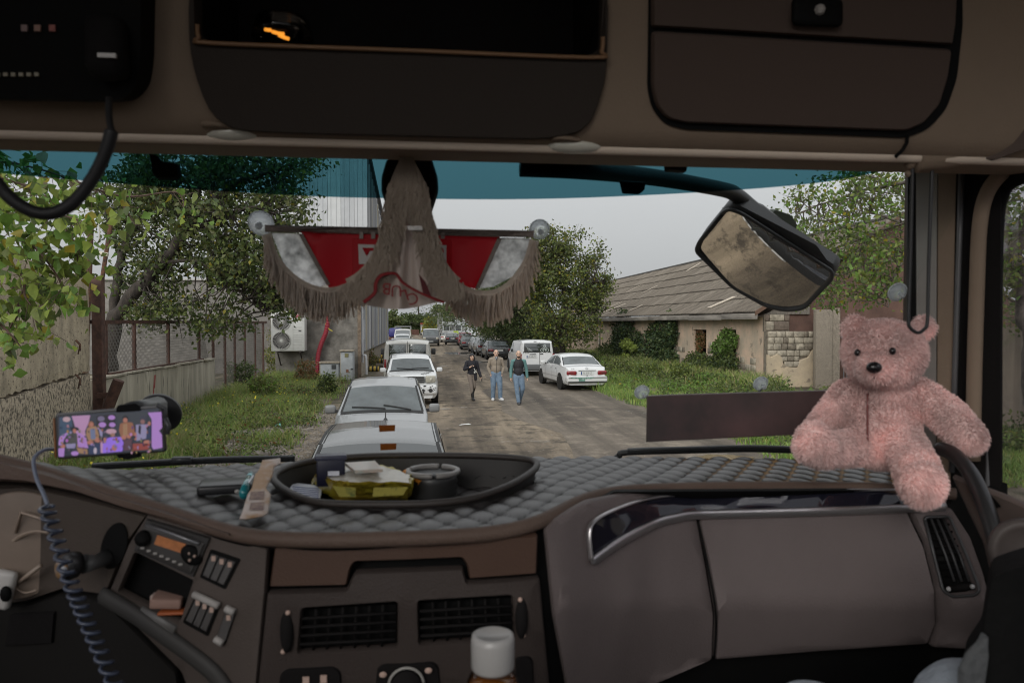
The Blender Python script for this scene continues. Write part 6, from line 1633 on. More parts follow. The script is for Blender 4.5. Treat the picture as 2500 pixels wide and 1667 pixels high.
# reading lamps in the lower edge
for k, (px, py) in enumerate([(570, 322), (1400, 353)]):
    c = atY(px, py, 1.255); l_ = MB().ball(c + Vector((0, -.003, -.004)), (.050, .018, .0125), 20).build('reading_lamp', M('lens_milky', (.60, .58, .50), .25, coat=.4), cab, True)
    MB().lathe(c + Vector((0, .006, .006)), [(.056, 0), (.056, .006), (.05, .007)], 20, (0, 0, -1), sx=.45).build('lamp_rim', beige_p, l_, True)
# black radio unit, top left
ru = panel('radio_unit', rounded([(-120, -80), (-120, 246), (300, 252), (338, 215), (348, 150), (350, -80)], 30), hp(.05), hb * .06, blk, cab, step=60, edge=6)
for k in range(6): MB().box(hp(.053)(-5 + k * 19, 183), (.006, .003, .005)).build('indicator', M('led_dim', (.30, .27, .20), .4), ru)
for px, col in ((60, (.25, .17, .16)), (92, (.30, .17, .13)), (128, (.32, .10, .08))): MB().box(hp(.053)(px, 70), (.008, .003, .009)).build('key', M('key_%d' % px, col, .5), ru)
hm = rbox('handset', hp(.065)(262, 118), (.055, .05, .09), .018, blk_s, ru)
MB().box(hp(.098)(262, 137), (.024, .006, .006)).build('handset_bar', M('bar_pale', (.42, .40, .38), .3), hm)
# blind roller, sensor box and small fittings behind the glass edge
MB().tube([(-1.12, 1.475, 3.055), (1.06, 1.475, 3.055)], .030, 14).box((0, 1.55, 3.09), (2.2, .16, .045)).build('blind_roller', M('blind_brown', (.055, .042, .035), .7), cab, True)
s_ol = rounded([(943, 385), (930, 430), (930, 465), (948, 520), (965, 545), (1035, 545), (1052, 520), (1071, 462), (1069, 430), (1055, 385)], 8)
panel('sensor_box', s_ol, lambda a, b: on_ws(a, b, .05), (0, .045, 0), blk, cab, step=30, edge=5)
panel('toll_tag', rounded([(362, 374), (370, 425), (382, 436), (428, 437), (436, 428), (433, 398), (392, 393), (378, 376)], 5), lambda a, b: on_ws(a, b, .02), (0, .018, 0), blk, cab, step=20, edge=3)
panel('toll_tag', rounded([(1517, 440), (1524, 470), (1565, 472), (1576, 462), (1578, 444)], 4), lambda a, b: on_ws(a, b, -.04), (0, .018, 0), blk, cab, step=20, edge=3)
panel('blind_clip', rounded([(1628, 392), (1630, 415), (1678, 419), (1682, 396)], 4), onY(1.42), (0, .02, 0), blk, cab, step=20, edge=2)

# ---- right pillar
def pil(px, py): 
    Y = float(np.interp(px, [2180, 2225, 2440], [1.60, 1.58, 1.415])); return atY(px, py, Y)
def pilo(o): return lambda px, py: pil(px, py) + Vector((-.5, -.85, 0)) * o
def strip_p(name, x0, x1, y0, y1, mat, off=0.0, x0b=None, x1b=None):
    x0b = x0 if x0b is None else x0b; x1b = x1 if x1b is None else x1b
    return panel(name, [(x0, y0), (x0b, y1), (x1b, y1), (x1, y0)], pilo(off), (.02, .03, 0), mat, cab, step=60, edge=2.5)
strip_p('pillar_seal', 2214, 2238, 392, 1250, blk, .0)
strip_p('blind_track', 2234, 2290, 396, 1250, M('track_grey', (.30, .285, .265), .4, metal=.3), .004, 2236, 2286)
strip_p('pillar_trim', 2288, 2336, 394, 1250, beige_p, .006, 2284, 2320)
strip_p('pillar_seal', 2330, 2400, 392, 1280, blk_s, .002, 2318, 2390)
strip_p('door_frame', 2380, 2446, 380, 1300, blk_s, .0)
MB().tube([pilo(.012)(*p) for p in [(2346, 420), (2340, 600), (2330, 900), (2322, 1150)]], .006, 6).build('seal_rib', M('rib_grey_dark', (.10, .10, .105), .4), cab, True)
arcp = smooth_path([(2358, 1120), (2362, 900), (2368, 700), (2374, 560), (2390, 480), (2425, 430), (2475, 398), (2560, 372)], 6)
MB().tube([pilo(.016)(p[0] + 14, p[1]) if p[0] < 2440 else atX(p[0] + 14, p[1], 1.19) for p in arcp], .015, 10).build('door_trim', beige_p, cab, True)
arcb = smooth_path([(2424, 1240), (2424, 800), (2428, 560), (2440, 480), (2470, 440), (2560, 405)], 6)
MB().tube([atX(p[0], p[1], 1.20) for p in arcb], .018, 10).build('door_seal', blk, cab, True)
MB().tube([atX(p[0] - 12, p[1], 1.185) for p in arcb[:20]], .005, 6).build('seal_rib', M('rib_grey_dark', (.10, .10, .105), .4), cab, True)
# side header over the door
panel('side_header', [(2300, -80), (2340, 330), (2260, 392), (2430, 392), (2600, 330), (2600, -80)], lambda a, b: atX(a, b, 1.16) if False else atY(a, b, float(np.interp(a, [2250, 2600], [1.30, 1.18]))), (.0, .05, 0), M('locker_brown', (.085, .060, .049), .65, spec=.2), cab, step=60, edge=3)
pts = smooth_path([(2230, 388), (2330, 376), (2420, 350), (2520, 318), (2600, 296)], 5)
MB().tube([atY(p[0], p[1], 1.27) for p in pts], .026, 10).build('header_roll', beige_p, cab, True)
# blind pull loop
cl = thing('blind_cord', 'long black looped pull cord hanging in front of the right pillar', 'cord', atY(2245, 400, 1.25))
cp = smooth_path([(2228, 398), (2224, 560), (2220, 700), (2218, 780), (2222, 800), (2240, 812), (2256, 804), (2264, 785), (2266, 700), (2270, 560), (2276, 398)], 6)
MB().tube([atY(p[0], p[1], 1.27) for p in cp], .0032, 7).build('cord', rubber, cl, True)
MB().ball(atY(2222, 398, 1.27), .012, 10).ball(atY(2216, 425, 1.27), .006, 8).build('knob', beige_p, cl, True)

# ---- dashboard: quilted cover
lipk = [(-260, 1098, 1.42), (-100, 1100, 1.42), (0, 1118, 1.40), (120, 1150, 1.38), (250, 1192, 1.335), (420, 1246, 1.265), (540, 1284, 1.205), (640, 1304, 1.172), (800, 1310, 1.158), (1050, 1304, 1.158), (1210, 1292, 1.172), (1315, 1266, 1.205), (1420, 1216, 1.305), (1500, 1196, 1.385), (1620, 1188, 1.44), (1800, 1184, 1.47), (2000, 1184, 1.475), (2200, 1188, 1.46), (2330, 1200, 1.42)]
LP = [atY(*[float(v) for v in p]) for p in smooth_path(lipk, 10)]
def backz(x): return 2.388 + .01 * (abs(x) > 2)
nv = 60; lpx = np.array([(p.x, p.y, p.z) for p in LP]); xs = np.linspace(lpx[0, 0], lpx[-1, 0], 520)
ly = np.interp(xs, lpx[:, 0], lpx[:, 1]); lz = np.interp(xs, lpx[:, 0], lpx[:, 2])
trayk = [(668, 1170, 2.388), (690, 1146, 2.392), (760, 1126, 2.396), (880, 1114, 2.402), (1030, 1111, 2.404), (1180, 1113, 2.404), (1275, 1119, 2.402), (1310, 1130, 2.398), (1298, 1152, 2.392), (1240, 1186, 2.384), (1150, 1216, 2.378), (1040, 1229, 2.375), (900, 1231, 2.374), (780, 1226, 2.374), (710, 1204, 2.378)]
TR = [atZ(*[float(v) for v in p]) for p in smooth_path(trayk, 6, True)]; tpoly = [(p.x, p.y) for p in TR]
def quilt(x, y):
    a = x / .062 + y / .098; b = x / .062 - y / .098
    return (np.abs(np.sin(np.pi * a)) * np.abs(np.sin(np.pi * b))) ** .46
V = []; F = []
for i, x in enumerate(xs):
    yb = 1.885 - .12 * x * x
    for j in range(nv + 1):
        t = j / nv; y = ly[i] + (yb - ly[i]) * t; z = lz[i] + (2.352 - lz[i]) * min(1, t * 1.05) + .0085 * float(quilt(x, y)) - .004
        V.append((x, y, z))
Va = np.array(V)
ins = np.array([inside((v[0], v[1]), tpoly) for v in V])
for i in range(len(xs) - 1):
    for j in range(nv):
        f = (i * (nv + 1) + j, (i + 1) * (nv + 1) + j, (i + 1) * (nv + 1) + j + 1, i * (nv + 1) + j + 1)
        if not all(ins[k] for k in f): F.append(f)
# leather: tan thread at the right, groove shade painted dark along the seams
qm = bpy.data.materials.new('quilted_leather'); qm.use_nodes = True; nt = qm.node_tree; b = nt.nodes['Principled BSDF']
b.inputs['Roughness'].default_value = .40; b.inputs['Specular IOR Level'].default_value = .7
at = nt.nodes.new('ShaderNodeAttribute'); at.attribute_name = 'seam'
cr = nt.nodes.new('ShaderNodeValToRGB'); cr.color_ramp.elements[0].position = .05; cr.color_ramp.elements[0].color = (.046, .042, .042, 1); cr.color_ramp.elements[1].position = .95; cr.color_ramp.elements[1].color = (.24, .135, .05, 1); e2 = cr.color_ramp.elements.new(.4); e2.color = (.016, .014, .014, 1)
nt.links.new(at.outputs['Fac'], cr.inputs['Fac']); nt.links.new(cr.outputs['Color'], b.inputs['Base Color'])
mrs = nt.nodes.new('ShaderNodeMapRange'); mrs.inputs['From Max'].default_value = .4; mrs.inputs['To Min'].default_value = .55; mrs.inputs['To Max'].default_value = .03
nt.links.new(at.outputs['Fac'], mrs.inputs['Value']); nt.links.new(mrs.outputs['Result'], b.inputs['Specular IOR Level'])
def add_seam(o):
    co = np.empty(len(o.data.vertices) * 3, np.float32); o.data.vertices.foreach_get('co', co); co = co.reshape(-1, 3)
    q_ = quilt(co[:, 0], co[:, 1]); s_ = np.clip(1.25 - q_ / .58, 0, 1) * np.clip((co[:, 0] - .35) / .45, .42, 1)
    a = o.data.attributes.new('seam', 'FLOAT', 'POINT'); a.data.foreach_set('value', s_.astype(np.float32))
o = mk('dash_cover', V, F, qm, cab, True); add_seam(o)
# padded brown lip
MB().tube([p + Vector((0, -.004, -.004)) for p in LP], .0125, 10).build('dash_lip', lip_b, cab, True)
MB().tube([p + Vector((0, .012, -.016)) for p in LP], .010, 10).build('dash_lip_shadow_gap', blk_s, cab, True).name = 'lip_shade_strip'  # black tube standing in for the shaded gap under the lip
# brown hood over the instruments (left of the lip the padding widens)
hood = [(-260, 1102), (0, 1122), (120, 1154), (250, 1196), (420, 1250), (560, 1296), (560, 1314), (420, 1275), (300, 1245), (180, 1205), (60, 1180), (-260, 1160)]
panel('instrument_hood', hood, lambda a, b: atY(a, b, float(np.interp(a, [-260, 0, 250, 560], [1.40, 1.385, 1.32, 1.18])) - .012), (0, .05, -.01), lip_b, cab, step=40, edge=8, soft=.5)

# ---- tray in the cover
MB().tube(TR + [TR[0], TR[1]], .0072, 8, False).build('tray_rim', M('tray_brown', (.03, .024, .021), .55), cab, True)
V = []; F = []; n = len(TR); cen = sum(TR, Vector()) / n
for k, (sc, dz) in enumerate([(1.0, -.002), (.985, -.02), (.965, -.045), (.94, -.058)]):
    for p in TR: q = cen + (p - cen) * sc; V.append((q.x, q.y, (p.z if k < 3 else 2.33) + (dz if k < 3 else 0)))
for k in range(3):
    for i in range(n): F.append((k * n + i, k * n + (i + 1) % n, (k + 1) * n + (i + 1) % n, (k + 1) * n + i))
mk('tray_wall', V, F, M('tray_dark', (.014, .012, .011), .55), cab, True)
ft = [( (cen + (p - cen) * .97).x, (cen + (p - cen) * .97).y) for p in TR]
x0, x1 = min(p[0] for p in ft), max(p[0] for p in ft); y0, y1 = min(p[1] for p in ft), max(p[1] for p in ft)
V = []; F = []; nx, ny = 170, 60
for i in range(nx + 1):
    for j in range(ny + 1):
        x = x0 + (x1 - x0) * i / nx; y = y0 + (y1 - y0) * j / ny; V.append((x, y, 2.331 + .007 * float(quilt(x, y))))
for i in range(nx):
    for j in range(ny):
        a = i * (ny + 1) + j
        if inside((V[a][0], V[a][1]), ft): F.append((a, a + ny + 1, a + ny + 2, a + 1))
o = mk('tray_mat', V, F, qm, cab, True); add_seam(o)

# ---- dash front: surface as function of the column
dY = lerp([-260, 0, 300, 480, 650, 1000, 1310, 1380, 1460, 1600, 1720, 2300, 2450], [1.46, 1.42, 1.30, 1.235, 1.172, 1.162, 1.175, 1.20, 1.26, 1.36, 1.41, 1.42, 1.33])
def lean(py, k=1.0): return float(np.interp(py, [1150, 1240, 1470, 1700], [.05, .02, -.025, .035])) * k
def dash(off=0.0, k=0.4, kr=None):
    return lambda a, b: atY(a, b, dY(a) + lean(b, k + (0.9 if a > 1500 else .5 * max(0, (a - 1300) / 200))) - off)
bk = Vector((0, .02, 0))
panel('dash_core', [(-260, 1140), (-260, 1760), (2460, 1760), (2460, 1180), (2330, 1195), (1500, 1200), (1310, 1275), (1000, 1310), (640, 1310), (420, 1252), (0, 1135)], dash(-.03), (0, .02, 0), blk, cab, step=60, edge=0, soft=0)
# centre: copper drawer with a grab slot
dr = [(670, 1334), (1000, 1322), (1314, 1306), (1311, 1402), (1146, 1414), (1140, 1380), (1128, 1362), (1000, 1368), (866, 1372), (856, 1386), (846, 1430), (657, 1434)]
panel('drawer_front', rounded(dr, 6), dash(.004), bk, wood_b, cab, step=40, edge=4, soft=.25)
panel('drawer_recess', rounded([(705, 1398), (735, 1368), (1235, 1346), (1262, 1362), (1280, 1400)], 6)[::1], dash(.0045), bk * .1, wood_b, cab, step=60, edge=0, soft=0) if False else None
vl = rounded([(737, 1486), (970, 1470), (969, 1582), (728, 1595)], 9); vr = rounded([(1021, 1468), (1250, 1454), (1256, 1560), (1024, 1574)], 9)
cp_ = [(652, 1448), (846, 1442), (858, 1412), (868, 1398), (1000, 1393), (1130, 1388), (1140, 1424), (1318, 1412), (1330, 1540), (1345, 1700), (625, 1710)]
panel('console_front', rounded(cp_, 6), dash(.002), bk, M('console_brown', (.052, .041, .037), .55, spec=.2, bump=.2, bs=320), cab, step=40, edge=4, soft=.25, holes=[vl, vr])
def grille(poly, nxs, nys, parent=cab, off=-.004, name='air_vent', mat=None):
    g = panel(name, inset2(poly, -2), dash(-.022), bk * .3, blk, parent, step=60, edge=0, soft=0)
    P = [np.array(p) for p in poly]; xs_ = [p[0] for p in poly]
    return g
for (tl, tr, br, bl) in (((740, 1488), (967, 1473), (966, 1580), (731, 1592)), ((1024, 1471), (1248, 1457), (1253, 1558), (1027, 1571))):
    g = panel('air_vent', [tl, tr, br, bl], dash(-.024), bk * .3, blk, cab, step=60, edge=0, soft=0)
    tl, tr, br, bl = map(np.array, (tl, tr, br, bl))
    for k in range(1, 5):
        f = k / 5; a = tl + (bl - tl) * f; b_ = tr + (br - tr) * f; D = dash(.0)
        MB().tube([D(*a), D(*((a + b_) / 2)), D(*b_)], .0022, 5, flat=2.2, up=(0, 0, 1)).build('slat', blk_s, g, True)
    for k in range(1, 7):
        f = k / 7; a = tl + (tr - tl) * f; b_ = bl + (br - bl) * f; D = dash(-.010)
        MB().tube([D(*a), D(*b_)], .0022, 5).build('slat', blk_s, g, True)
for (px, py) in ((700, 1540), (1273, 1508)):
    c = dash(.004)(px, py); w_ = MB().ball(c, (.0105, .008, .034), 14).build('vent_wheel', blk_s, cab, True)
    for dx, dy in ((3, -45), (-9, 50)) if px < 1000 else ((-3, -45), (5, 42)): MB().ball(dash(.004)(px + dx, py + dy), .0042, 8).build('vent_dot', icon, w_, True)
# control modules at the bottom
for ol in ([(683, 1646), (700, 1634), (815, 1628), (832, 1640), (838, 1720), (670, 1730)], [(920, 1632), (935, 1622), (1058, 1616), (1072, 1628), (1080, 1720), (912, 1725)], [(1258, 1606), (1290, 1602), (1302, 1612), (1306, 1720), (1262, 1722)]):
    m_ = panel('control_module', rounded(ol, 10), dash(.008), bk, blk_s, cab, step=40, edge=4)
    if 900 < ol[0][0] < 1000:
        c = dash(.012)(992, 1668); MB().tube([c + Vector((.027 * math.cos(a), -.004, .027 * math.sin(a))) for a in np.linspace(0, 2 * math.pi, 33)], .0024, 6).build('dial_ring', M('ring_grey', (.30, .29, .27), .4), m_, True)
        MB().lathe(c, [(.024, 0), (.023, .012), (0, .013)], 24, (0, -1, 0)).build('dial', blk_s, m_, True)
        for px, py in ((935, 1646), (1046, 1636), (992, 1651)): MB().ball(dash(.016)(px, py), (.006, .002, .005), 6).build('symbol', icon, m_)
    if ol[0][0] < 700:
        for px, py in ((747, 1660), (790, 1656)): MB().box(dash(.010)(px, py), (.010, .003, .012)).build('symbol', icon, m_)
# driver-side console, angled
lc = [(360, 1254), (520, 1302), (655, 1338), (648, 1440), (622, 1720), (470, 1720), (440, 1640), (330, 1530), (262, 1452), (312, 1330)]
slot = [(330, 1350), (470, 1418), (437, 1520), (290, 1444)]
panel('driver_console', rounded(lc, 10), dash(.004), bk, dash_c, cab, step=30, edge=4, soft=.3, holes=[rounded(slot, 5)])
panel('pocket', inset2(slot, -6), dash(-.05), bk * .2, blk, cab, step=60, edge=0, soft=0)
pb_ = thing('cardboard_box', 'small pinkish brown carton lying in the dashboard pocket', 'carton', dash(-.03)(405, 1460))
rbox('carton', dash(-.022)(412, 1462), (.048, .05, .016), .003, M('carton_pink', (.32, .20, .16), .7), pb_, rot=Matrix.Rotation(.1, 3, 'Z') @ Matrix.Rotation(.1, 3, 'Y'))
rbox('carton_flap', dash(-.012)(380, 1462), (.012, .02, .018), .002, M('carton_pale', (.42, .32, .28), .7), pb_)
rbox('orange_wrapper', dash(-.02)(428, 1487), (.045, .04, .005), .002, M('wrapper_orange', (.38, .10, .03), .5), pb_)
rd = panel('radio', rounded([(356, 1264), (516, 1312), (472, 1413), (322, 1346)], 7), dash(.010), bk, M('radio_black', (.035, .033, .032), .4), cab, step=30, edge=4)
panel('radio_face', rounded([(352, 1282), (500, 1326), (466, 1402), (330, 1344)], 5), dash(.014), bk * .3, M('radio_face', (.05, .047, .045), .45), rd, step=30, edge=3)
panel('display', [(384, 1306), (453, 1328), (444, 1350), (376, 1328)], dash(.0165), bk * .1, M('display_orange', (.32, .12, .045), .4, emit=.12, var=.2, vs=90), rd, step=10, edge=0, soft=0)
MB().tube([dash(.017)(358, 1281), dash(.019)(420, 1302), dash(.017)(486, 1327)], .003, 6).build('tuner_bar', M('bar_steel', (.20, .20, .21), .3, metal=.5), rd, True)
for k in range(7): MB().box(dash(.016)(348 + k * 15.5, 1337 + k * 6.6), (.006, .003, .003)).build('button', icon_g, rd)
MB().lathe(dash(.016)(352, 1312), [(.013, 0), (.012, .01), (0, .011)], 16, (0, -1, 0)).build('knob', blk, rd, True)
MB().lathe(dash(.016)(468, 1355), [(.015, 0), (.013, .003), (0, .004)], 18, (0, -1, 0), sx=1.3).build('rocker', blk, rd, True)
for px, py in ((462, 1350), (475, 1357), (463, 1367)): MB().ball(dash(.021)(px, py), .0025, 6).build('symbol', icon, rd)
def switches(poly, nsw, symb):
    s_ = panel('switch_block', rounded(poly, 7), dash(.007), bk, blk, cab, step=30, edge=3)
    tl, tr, br, bl = [np.array(p, float) for p in poly]
    for k in range(nsw):
        f0 = .10 + .80 * k / nsw; f1 = .10 + .80 * (k + 1) / nsw - .03
        q = [tl + (tr - tl) * f + (bl - tl) * g + ((br - bl) - (tr - tl)) * f * g for f, g in ((f0, .16), (f1, .16), (f1, .88), (f0, .88))]
        w_ = panel('switch', rounded([tuple(v) for v in q], 2), dash(.011), bk * .25, M('switch_grey', (.085, .08, .078), .5), s_, step=30, edge=2)
        c = sum(q[:2]) / 2 + (q[3] - q[0]) * .14; MB().box(dash(.0125)(*c), (.006, .002, .008)).build('symbol', icon, w_)
switches([(512, 1338), (590, 1364), (550, 1442), (484, 1410)], 3, 1); sb = switches([(478, 1444), (541, 1474), (508, 1557), (442, 1520)], 3, 1); switches([(553, 1478), (579, 1492), (550, 1578), (522, 1564)], 1, 0)
MB().tube([dash(.012)(474, 1450), dash(.013)(534, 1478)], .006, 8).build('switch_bar', icon_g, cab, True)
MB().tube([dash(.012)(552, 1484), dash(.012)(572, 1494)], .006, 8).tube([dash(.012)(526, 1558), dash(.012)(544, 1570)], .006, 8).build('switch_bar', icon_g, cab, True)
MB().tube([dash(.006)(*p) for p in [(345, 1493), (385, 1514), (428, 1540)]], .011, 8, flat=.5).build('console_ridge', M('ridge_grey', (.12, .115, .11), .45), cab, True)
MB().tube([dash(.01)(*p) for p in smooth_path([(250, 1452), (330, 1500), (430, 1570), (520, 1640), (560, 1700)], 4)], .016, 8, flat=.6).build('knee_roll', M('knee_grey', (.05, .048, .046), .55, spec=.2), cab, True)
# instrument side (far left)
panel('instrument_panel', [(-260, 1168), (60, 1186), (180, 1212), (356, 1258), (308, 1330), (258, 1452), (150, 1440), (60, 1470), (-260, 1500)], dash(-.004), bk, M('instr_brown', (.072, .057, .047), .6, spec=.2, bump=.15, bs=300), cab, step=50, edge=4)
panel('lower_left_panel', rounded([(-260, 1510), (60, 1480), (150, 1450), (255, 1466), (330, 1540), (430, 1640), (450, 1760), (-260, 1760)], 10), dash(-.006), bk, M('lower_black', (.013, .012, .011), .7, spec=.2), cab, step=60, edge=4)
panel('lower_left_lid', rounded([(20, 1498), (135, 1492), (128, 1572), (8, 1580)], 6), dash(.002), bk, blk_s, cab, step=40, edge=4)
# round glossy dial cover
dc = dash(.02)(42, 1330); gd = MB().lathe(dc, [(.094, 0), (.092, .003), (.07, .0038), (.04, .0044), (.01, .005)], 48, (.15, -1, .1)).build('dial_cover', M('dial_beige', (.24, .185, .145), .35, var=.10, vs=9), cab, False)
mb = MB()
mb.tube([dash(.028)(*p) for p in smooth_path([(2, 1400), (12, 1350), (40, 1315), (80, 1298), (118, 1300)], 5)], .0035, 6, flat=.4)
mb.tube([dash(.028)(*p) for p in [(38, 1300), (52, 1250), (110, 1268)]], .003, 5); mb.tube([dash(.028)(*p) for p in [(30, 1432), (100, 1380)]], .004, 5); mb.tube([dash(.028)(*p) for p in smooth_path([(30, 1390), (36, 1430), (60, 1446), (90, 1440)], 4)], .002, 5)
mb.build('dial_reflections', M('dial_reflection', (.36, .28, .22), .35), gd, True)  # reflections on the glossy disc painted as paler tubes
kf = thing('key_fob', 'white key fob with black button at the left edge below the round dial', 'key fob', dash(.05)(10, 1440))
rbox('fob', dash(.05)(8, 1438), (.036, .018, .068), .008, M('fob_white', (.55, .53, .50), .35), kf, seg=3, rot=Matrix.Rotation(.25, 3, 'Y')); MB().ball(dash(.062)(14, 1449), (.010, .006, .014), 12).build('button', blk, kf, True)
panel('stalk_hole', [(278 + 30 * math.cos(a) + 14 * math.sin(a), 1332 - 56 * math.sin(a) + 6 * math.cos(a)) for a in np.linspace(0, 2 * math.pi, 28)[:-1]], dash(.0), bk * .2, blk, cab, step=60, edge=0, soft=0)
st = MB().tube([dash(.0)(262, 1360), dash(.03)(232, 1372), dash(.06)(205, 1376)], [.014, .012, .016], 10).build('control_stalk', M('stalk_grey', (.10, .10, .10), .4), cab, True)
c = dash(.07)(186, 1378); MB().lathe(c, [(.026, 0), (.028, .012), (.022, .022), (0, .024)], 20, (-.6, -.8, .1), sx=.75).build('stalk_knob', M('knob_dark', (.03, .03, .032), .35), st, True)
MB().lathe(c + Vector((-.012, -.018, .0)), [(.017, 0), (.014, .006), (0, .008)], 18, (-.6, -.8, .1)).build('knob_cap', M('knob_cap', (.32, .19, .09), .3, col2=(.24, .25, .28), vs=40, lo=.45, hi=.55), st, True)

# ---- passenger side
side = [(1330, 1296), (1352, 1270), (1432, 1226), (1530, 1206), (1684, 1198), (1702, 1262), (1724, 1380), (1744, 1500), (1740, 1612), (1560, 1690), (1390, 1712), (1352, 1510)]
panel('dash_side', rounded(side, 10), dash(.0), bk, dash_g, cab, step=26, edge=4)
panel('glove_box_lid', rounded([(1706, 1264), (2000, 1254), (2216, 1246), (2258, 1335), (2284, 1440), (2287, 1520), (2266, 1574), (2000, 1592), (1746, 1612), (1752, 1500), (1732, 1380)], 9), dash(.003), bk, dash_g, cab, step=26, edge=4)
vt = rounded([(2256, 1262), (2318, 1260), (2362, 1360), (2392, 1440), (2380, 1452), (2326, 1456), (2302, 1440), (2284, 1370)], 10)
panel('end_panel', rounded([(2226, 1248), (2326, 1240), (2372, 1310), (2404, 1400), (2428, 1500), (2424, 1590), (2278, 1582), (2298, 1520), (2294, 1430), (2268, 1330)], 9), dash(.0), bk, dash_g, cab, step=26, edge=4, holes=[vt])
ev = panel('end_vent', inset2(vt, 1), dash(-.018), bk * .3, blk, cab, step=60, edge=0, soft=0)
MB().tube([dash(.002)(*p) for p in vt + [vt[0]]], .0035, 6).build('vent_frame', M('vent_frame', (.05, .05, .052), .4), ev, True)
for k in range(3):
    f = (k + 1) / 4; a = (2258 + 60 * f, 1266); m_ = (2290 + 70 * f, 1352); b_ = (2312 + 72 * f, 1418)
    MB().tube([dash(.0)(*a), dash(.0)(*m_), dash(.0)(*b_)], .0025, 6).build('slat', M('vent_frame', (.05, .05, .052), .4), ev, True)
for k in range(8):
    f = (k + 1) / 9; a = (2258 + 52 * f, 1264 + 160 * f); b_ = (2318 + 66 * f, 1262 + 156 * f)
    MB().tube([dash(-.008)(*a), dash(-.008)(*b_)], .002, 5).build('slat', blk_s, ev, True)
MB().tube([dash(.002)(2312, 1436), dash(.004)(2345, 1434), dash(.002)(2378, 1430)], .007, 8, flat=.7).build('vent_wheel', blk_s, ev, True)
for p in ((2316, 1437), (2374, 1431)): MB().ball(dash(.006)(*p), .005, 8).build('vent_dot', M('dot_silver', (.5, .5, .5), .3), ev, True)
MB().tube([dash(.004)(*p) for p in smooth_path([(1704, 1268), (1728, 1380), (1748, 1500), (1744, 1606)], 5)], .0022, 5).build('panel_gap', blk, cab, True)
# trim strip: gloss black between two satin bars
gl = [(1444, 1368), (1440, 1300), (1454, 1270), (1500, 1245), (1580, 1218), (1684, 1206), (2000, 1198), (2250, 1192), (2300, 1228), (2000, 1244), (1700, 1258), (1620, 1272), (1520, 1318)]
panel('trim_insert', rounded(gl, 8), dash(.010), bk, gloss, cab, step=30, edge=3)
D = dash(.014)
lo_b = smooth_path([(1444, 1372), (1516, 1322), (1600, 1278), (1650, 1264), (1704, 1256), (1850, 1252), (2000, 1248), (2150, 1243), (2308, 1236)], 6); up_b = smooth_path([(1444, 1368), (1438, 1300), (1452, 1270), (1500, 1244), (1580, 1217), (1684, 1205), (1850, 1201), (2050, 1197), (2250, 1193)], 6)
MB().tube([D(*p) for p in lo_b], [.004] + [.0095] * (len(lo_b) - 1), 10, flat=.45, up=(0, 0, 1)).build('trim_bar', chrome, cab, True)
MB().tube([D(*p) for p in up_b], .0052, 10, flat=.6).build('trim_bar', chrome, cab, True)
MB().tube([D(2308, 1238), D(2296, 1214), D(2280, 1196)], .005, 8).build('trim_bar', chrome, cab, True)
# right of the end panel: grab handle, door mirror pod, door panel
panel('door_shoulder', rounded([(2320, 1160), (2380, 1185), (2460, 1215), (2600, 1280), (2600, 1760), (2420, 1760), (2440, 1500), (2400, 1330)], 14), lambda a, b: atY(a, b, float(np.interp(a, [2300, 2450, 2600], [1.38, 1.22, 1.06]))), (.02, .02, 0), brown_d if False else M('door_brown', (.13, .10, .088), .6, spec=.2, bump=.15, bs=300), cab, step=40, edge=6)
dv_ = panel('door_vent', rounded([(2372, 1182), (2400, 1186), (2448, 1238), (2410, 1248)], 6), lambda a, b: atY(a, b, float(np.interp(a, [2300, 2450, 2600], [1.38, 1.22, 1.06])) - .008), (.01, .02, 0), blk, cab, step=40, edge=2)
for k in range(3): MB().tube([atY(2378 + 9 * k, 1190 + 2 * k, 1.29 - .01 * k), atY(2412 + 9 * k, 1243 - 2 * k, 1.255 - .01 * k)], .0035, 6).build('slat', M('vent_brown', (.11, .085, .075), .6), dv_, True)
gh = [atY(*p) for p in [(2296, 1095, 1.40), (2330, 1110, 1.35), (2372, 1160, 1.28), (2408, 1240, 1.22), (2436, 1330, 1.18), (2452, 1400, 1.16), (2460, 1480, 1.15)]]
MB().tube([Vector(p) for p in smooth_path([tuple(p) for p in gh], 6)], .0145, 12).build('grab_handle', M('handle_black', (.022, .022, .023), .35), cab, True)
sp = MB().lathe(atY(2502, 1345, 1.06), [(.052, 0), (.050, .012), (.040, .016), (.036, .010), (0, .008)], 26, (-.5, -.85, .1)).build('door_knob', M('knob_brown', (.07, .058, .054), .5, spec=.2), cab, True)

# ---- wipers and front mirror outside
rw = smooth_path([(1500, 1122), (1512, 1112), (1532, 1104), (1700, 1099), (1830, 1096), (1960, 1100)], 5)
w_ = MB().tube([on_ws(p[0], p[1], -.035) for p in rw], .0085, 8).build('wiper_arm', rubber, cab, True)
MB().tube([on_ws(p[0], p[1] - 5, -.03) for p in rw[10:]], .006, 6).build('wiper_blade', M('blade_grey', (.05, .052, .056), .4), w_, True)
lw = smooth_path([(225, 1140), (330, 1134), (440, 1128), (560, 1123), (720, 1120)], 5)
w_ = MB().tube([on_ws(p[0], p[1], -.035) for p in lw], .0075, 8).build('wiper_arm', rubber, cab, True)
MB().tube([on_ws(p[0], p[1] - 5, -.03) for p in lw], .005, 6).box(on_ws(445, 1122, -.03), (.045, .02, .014)).build('wiper_blade', M('blade_grey', (.05, .052, .056), .4), w_, True)
YM = 2.12; cm = atY(1865, 640, YM); dv0 = (cm - EYE).normalized(); rfl = Vector((-.45, .16, -.88)).normalized(); nm_ = (rfl - dv0).normalized()
mp = plane(cm, nm_)
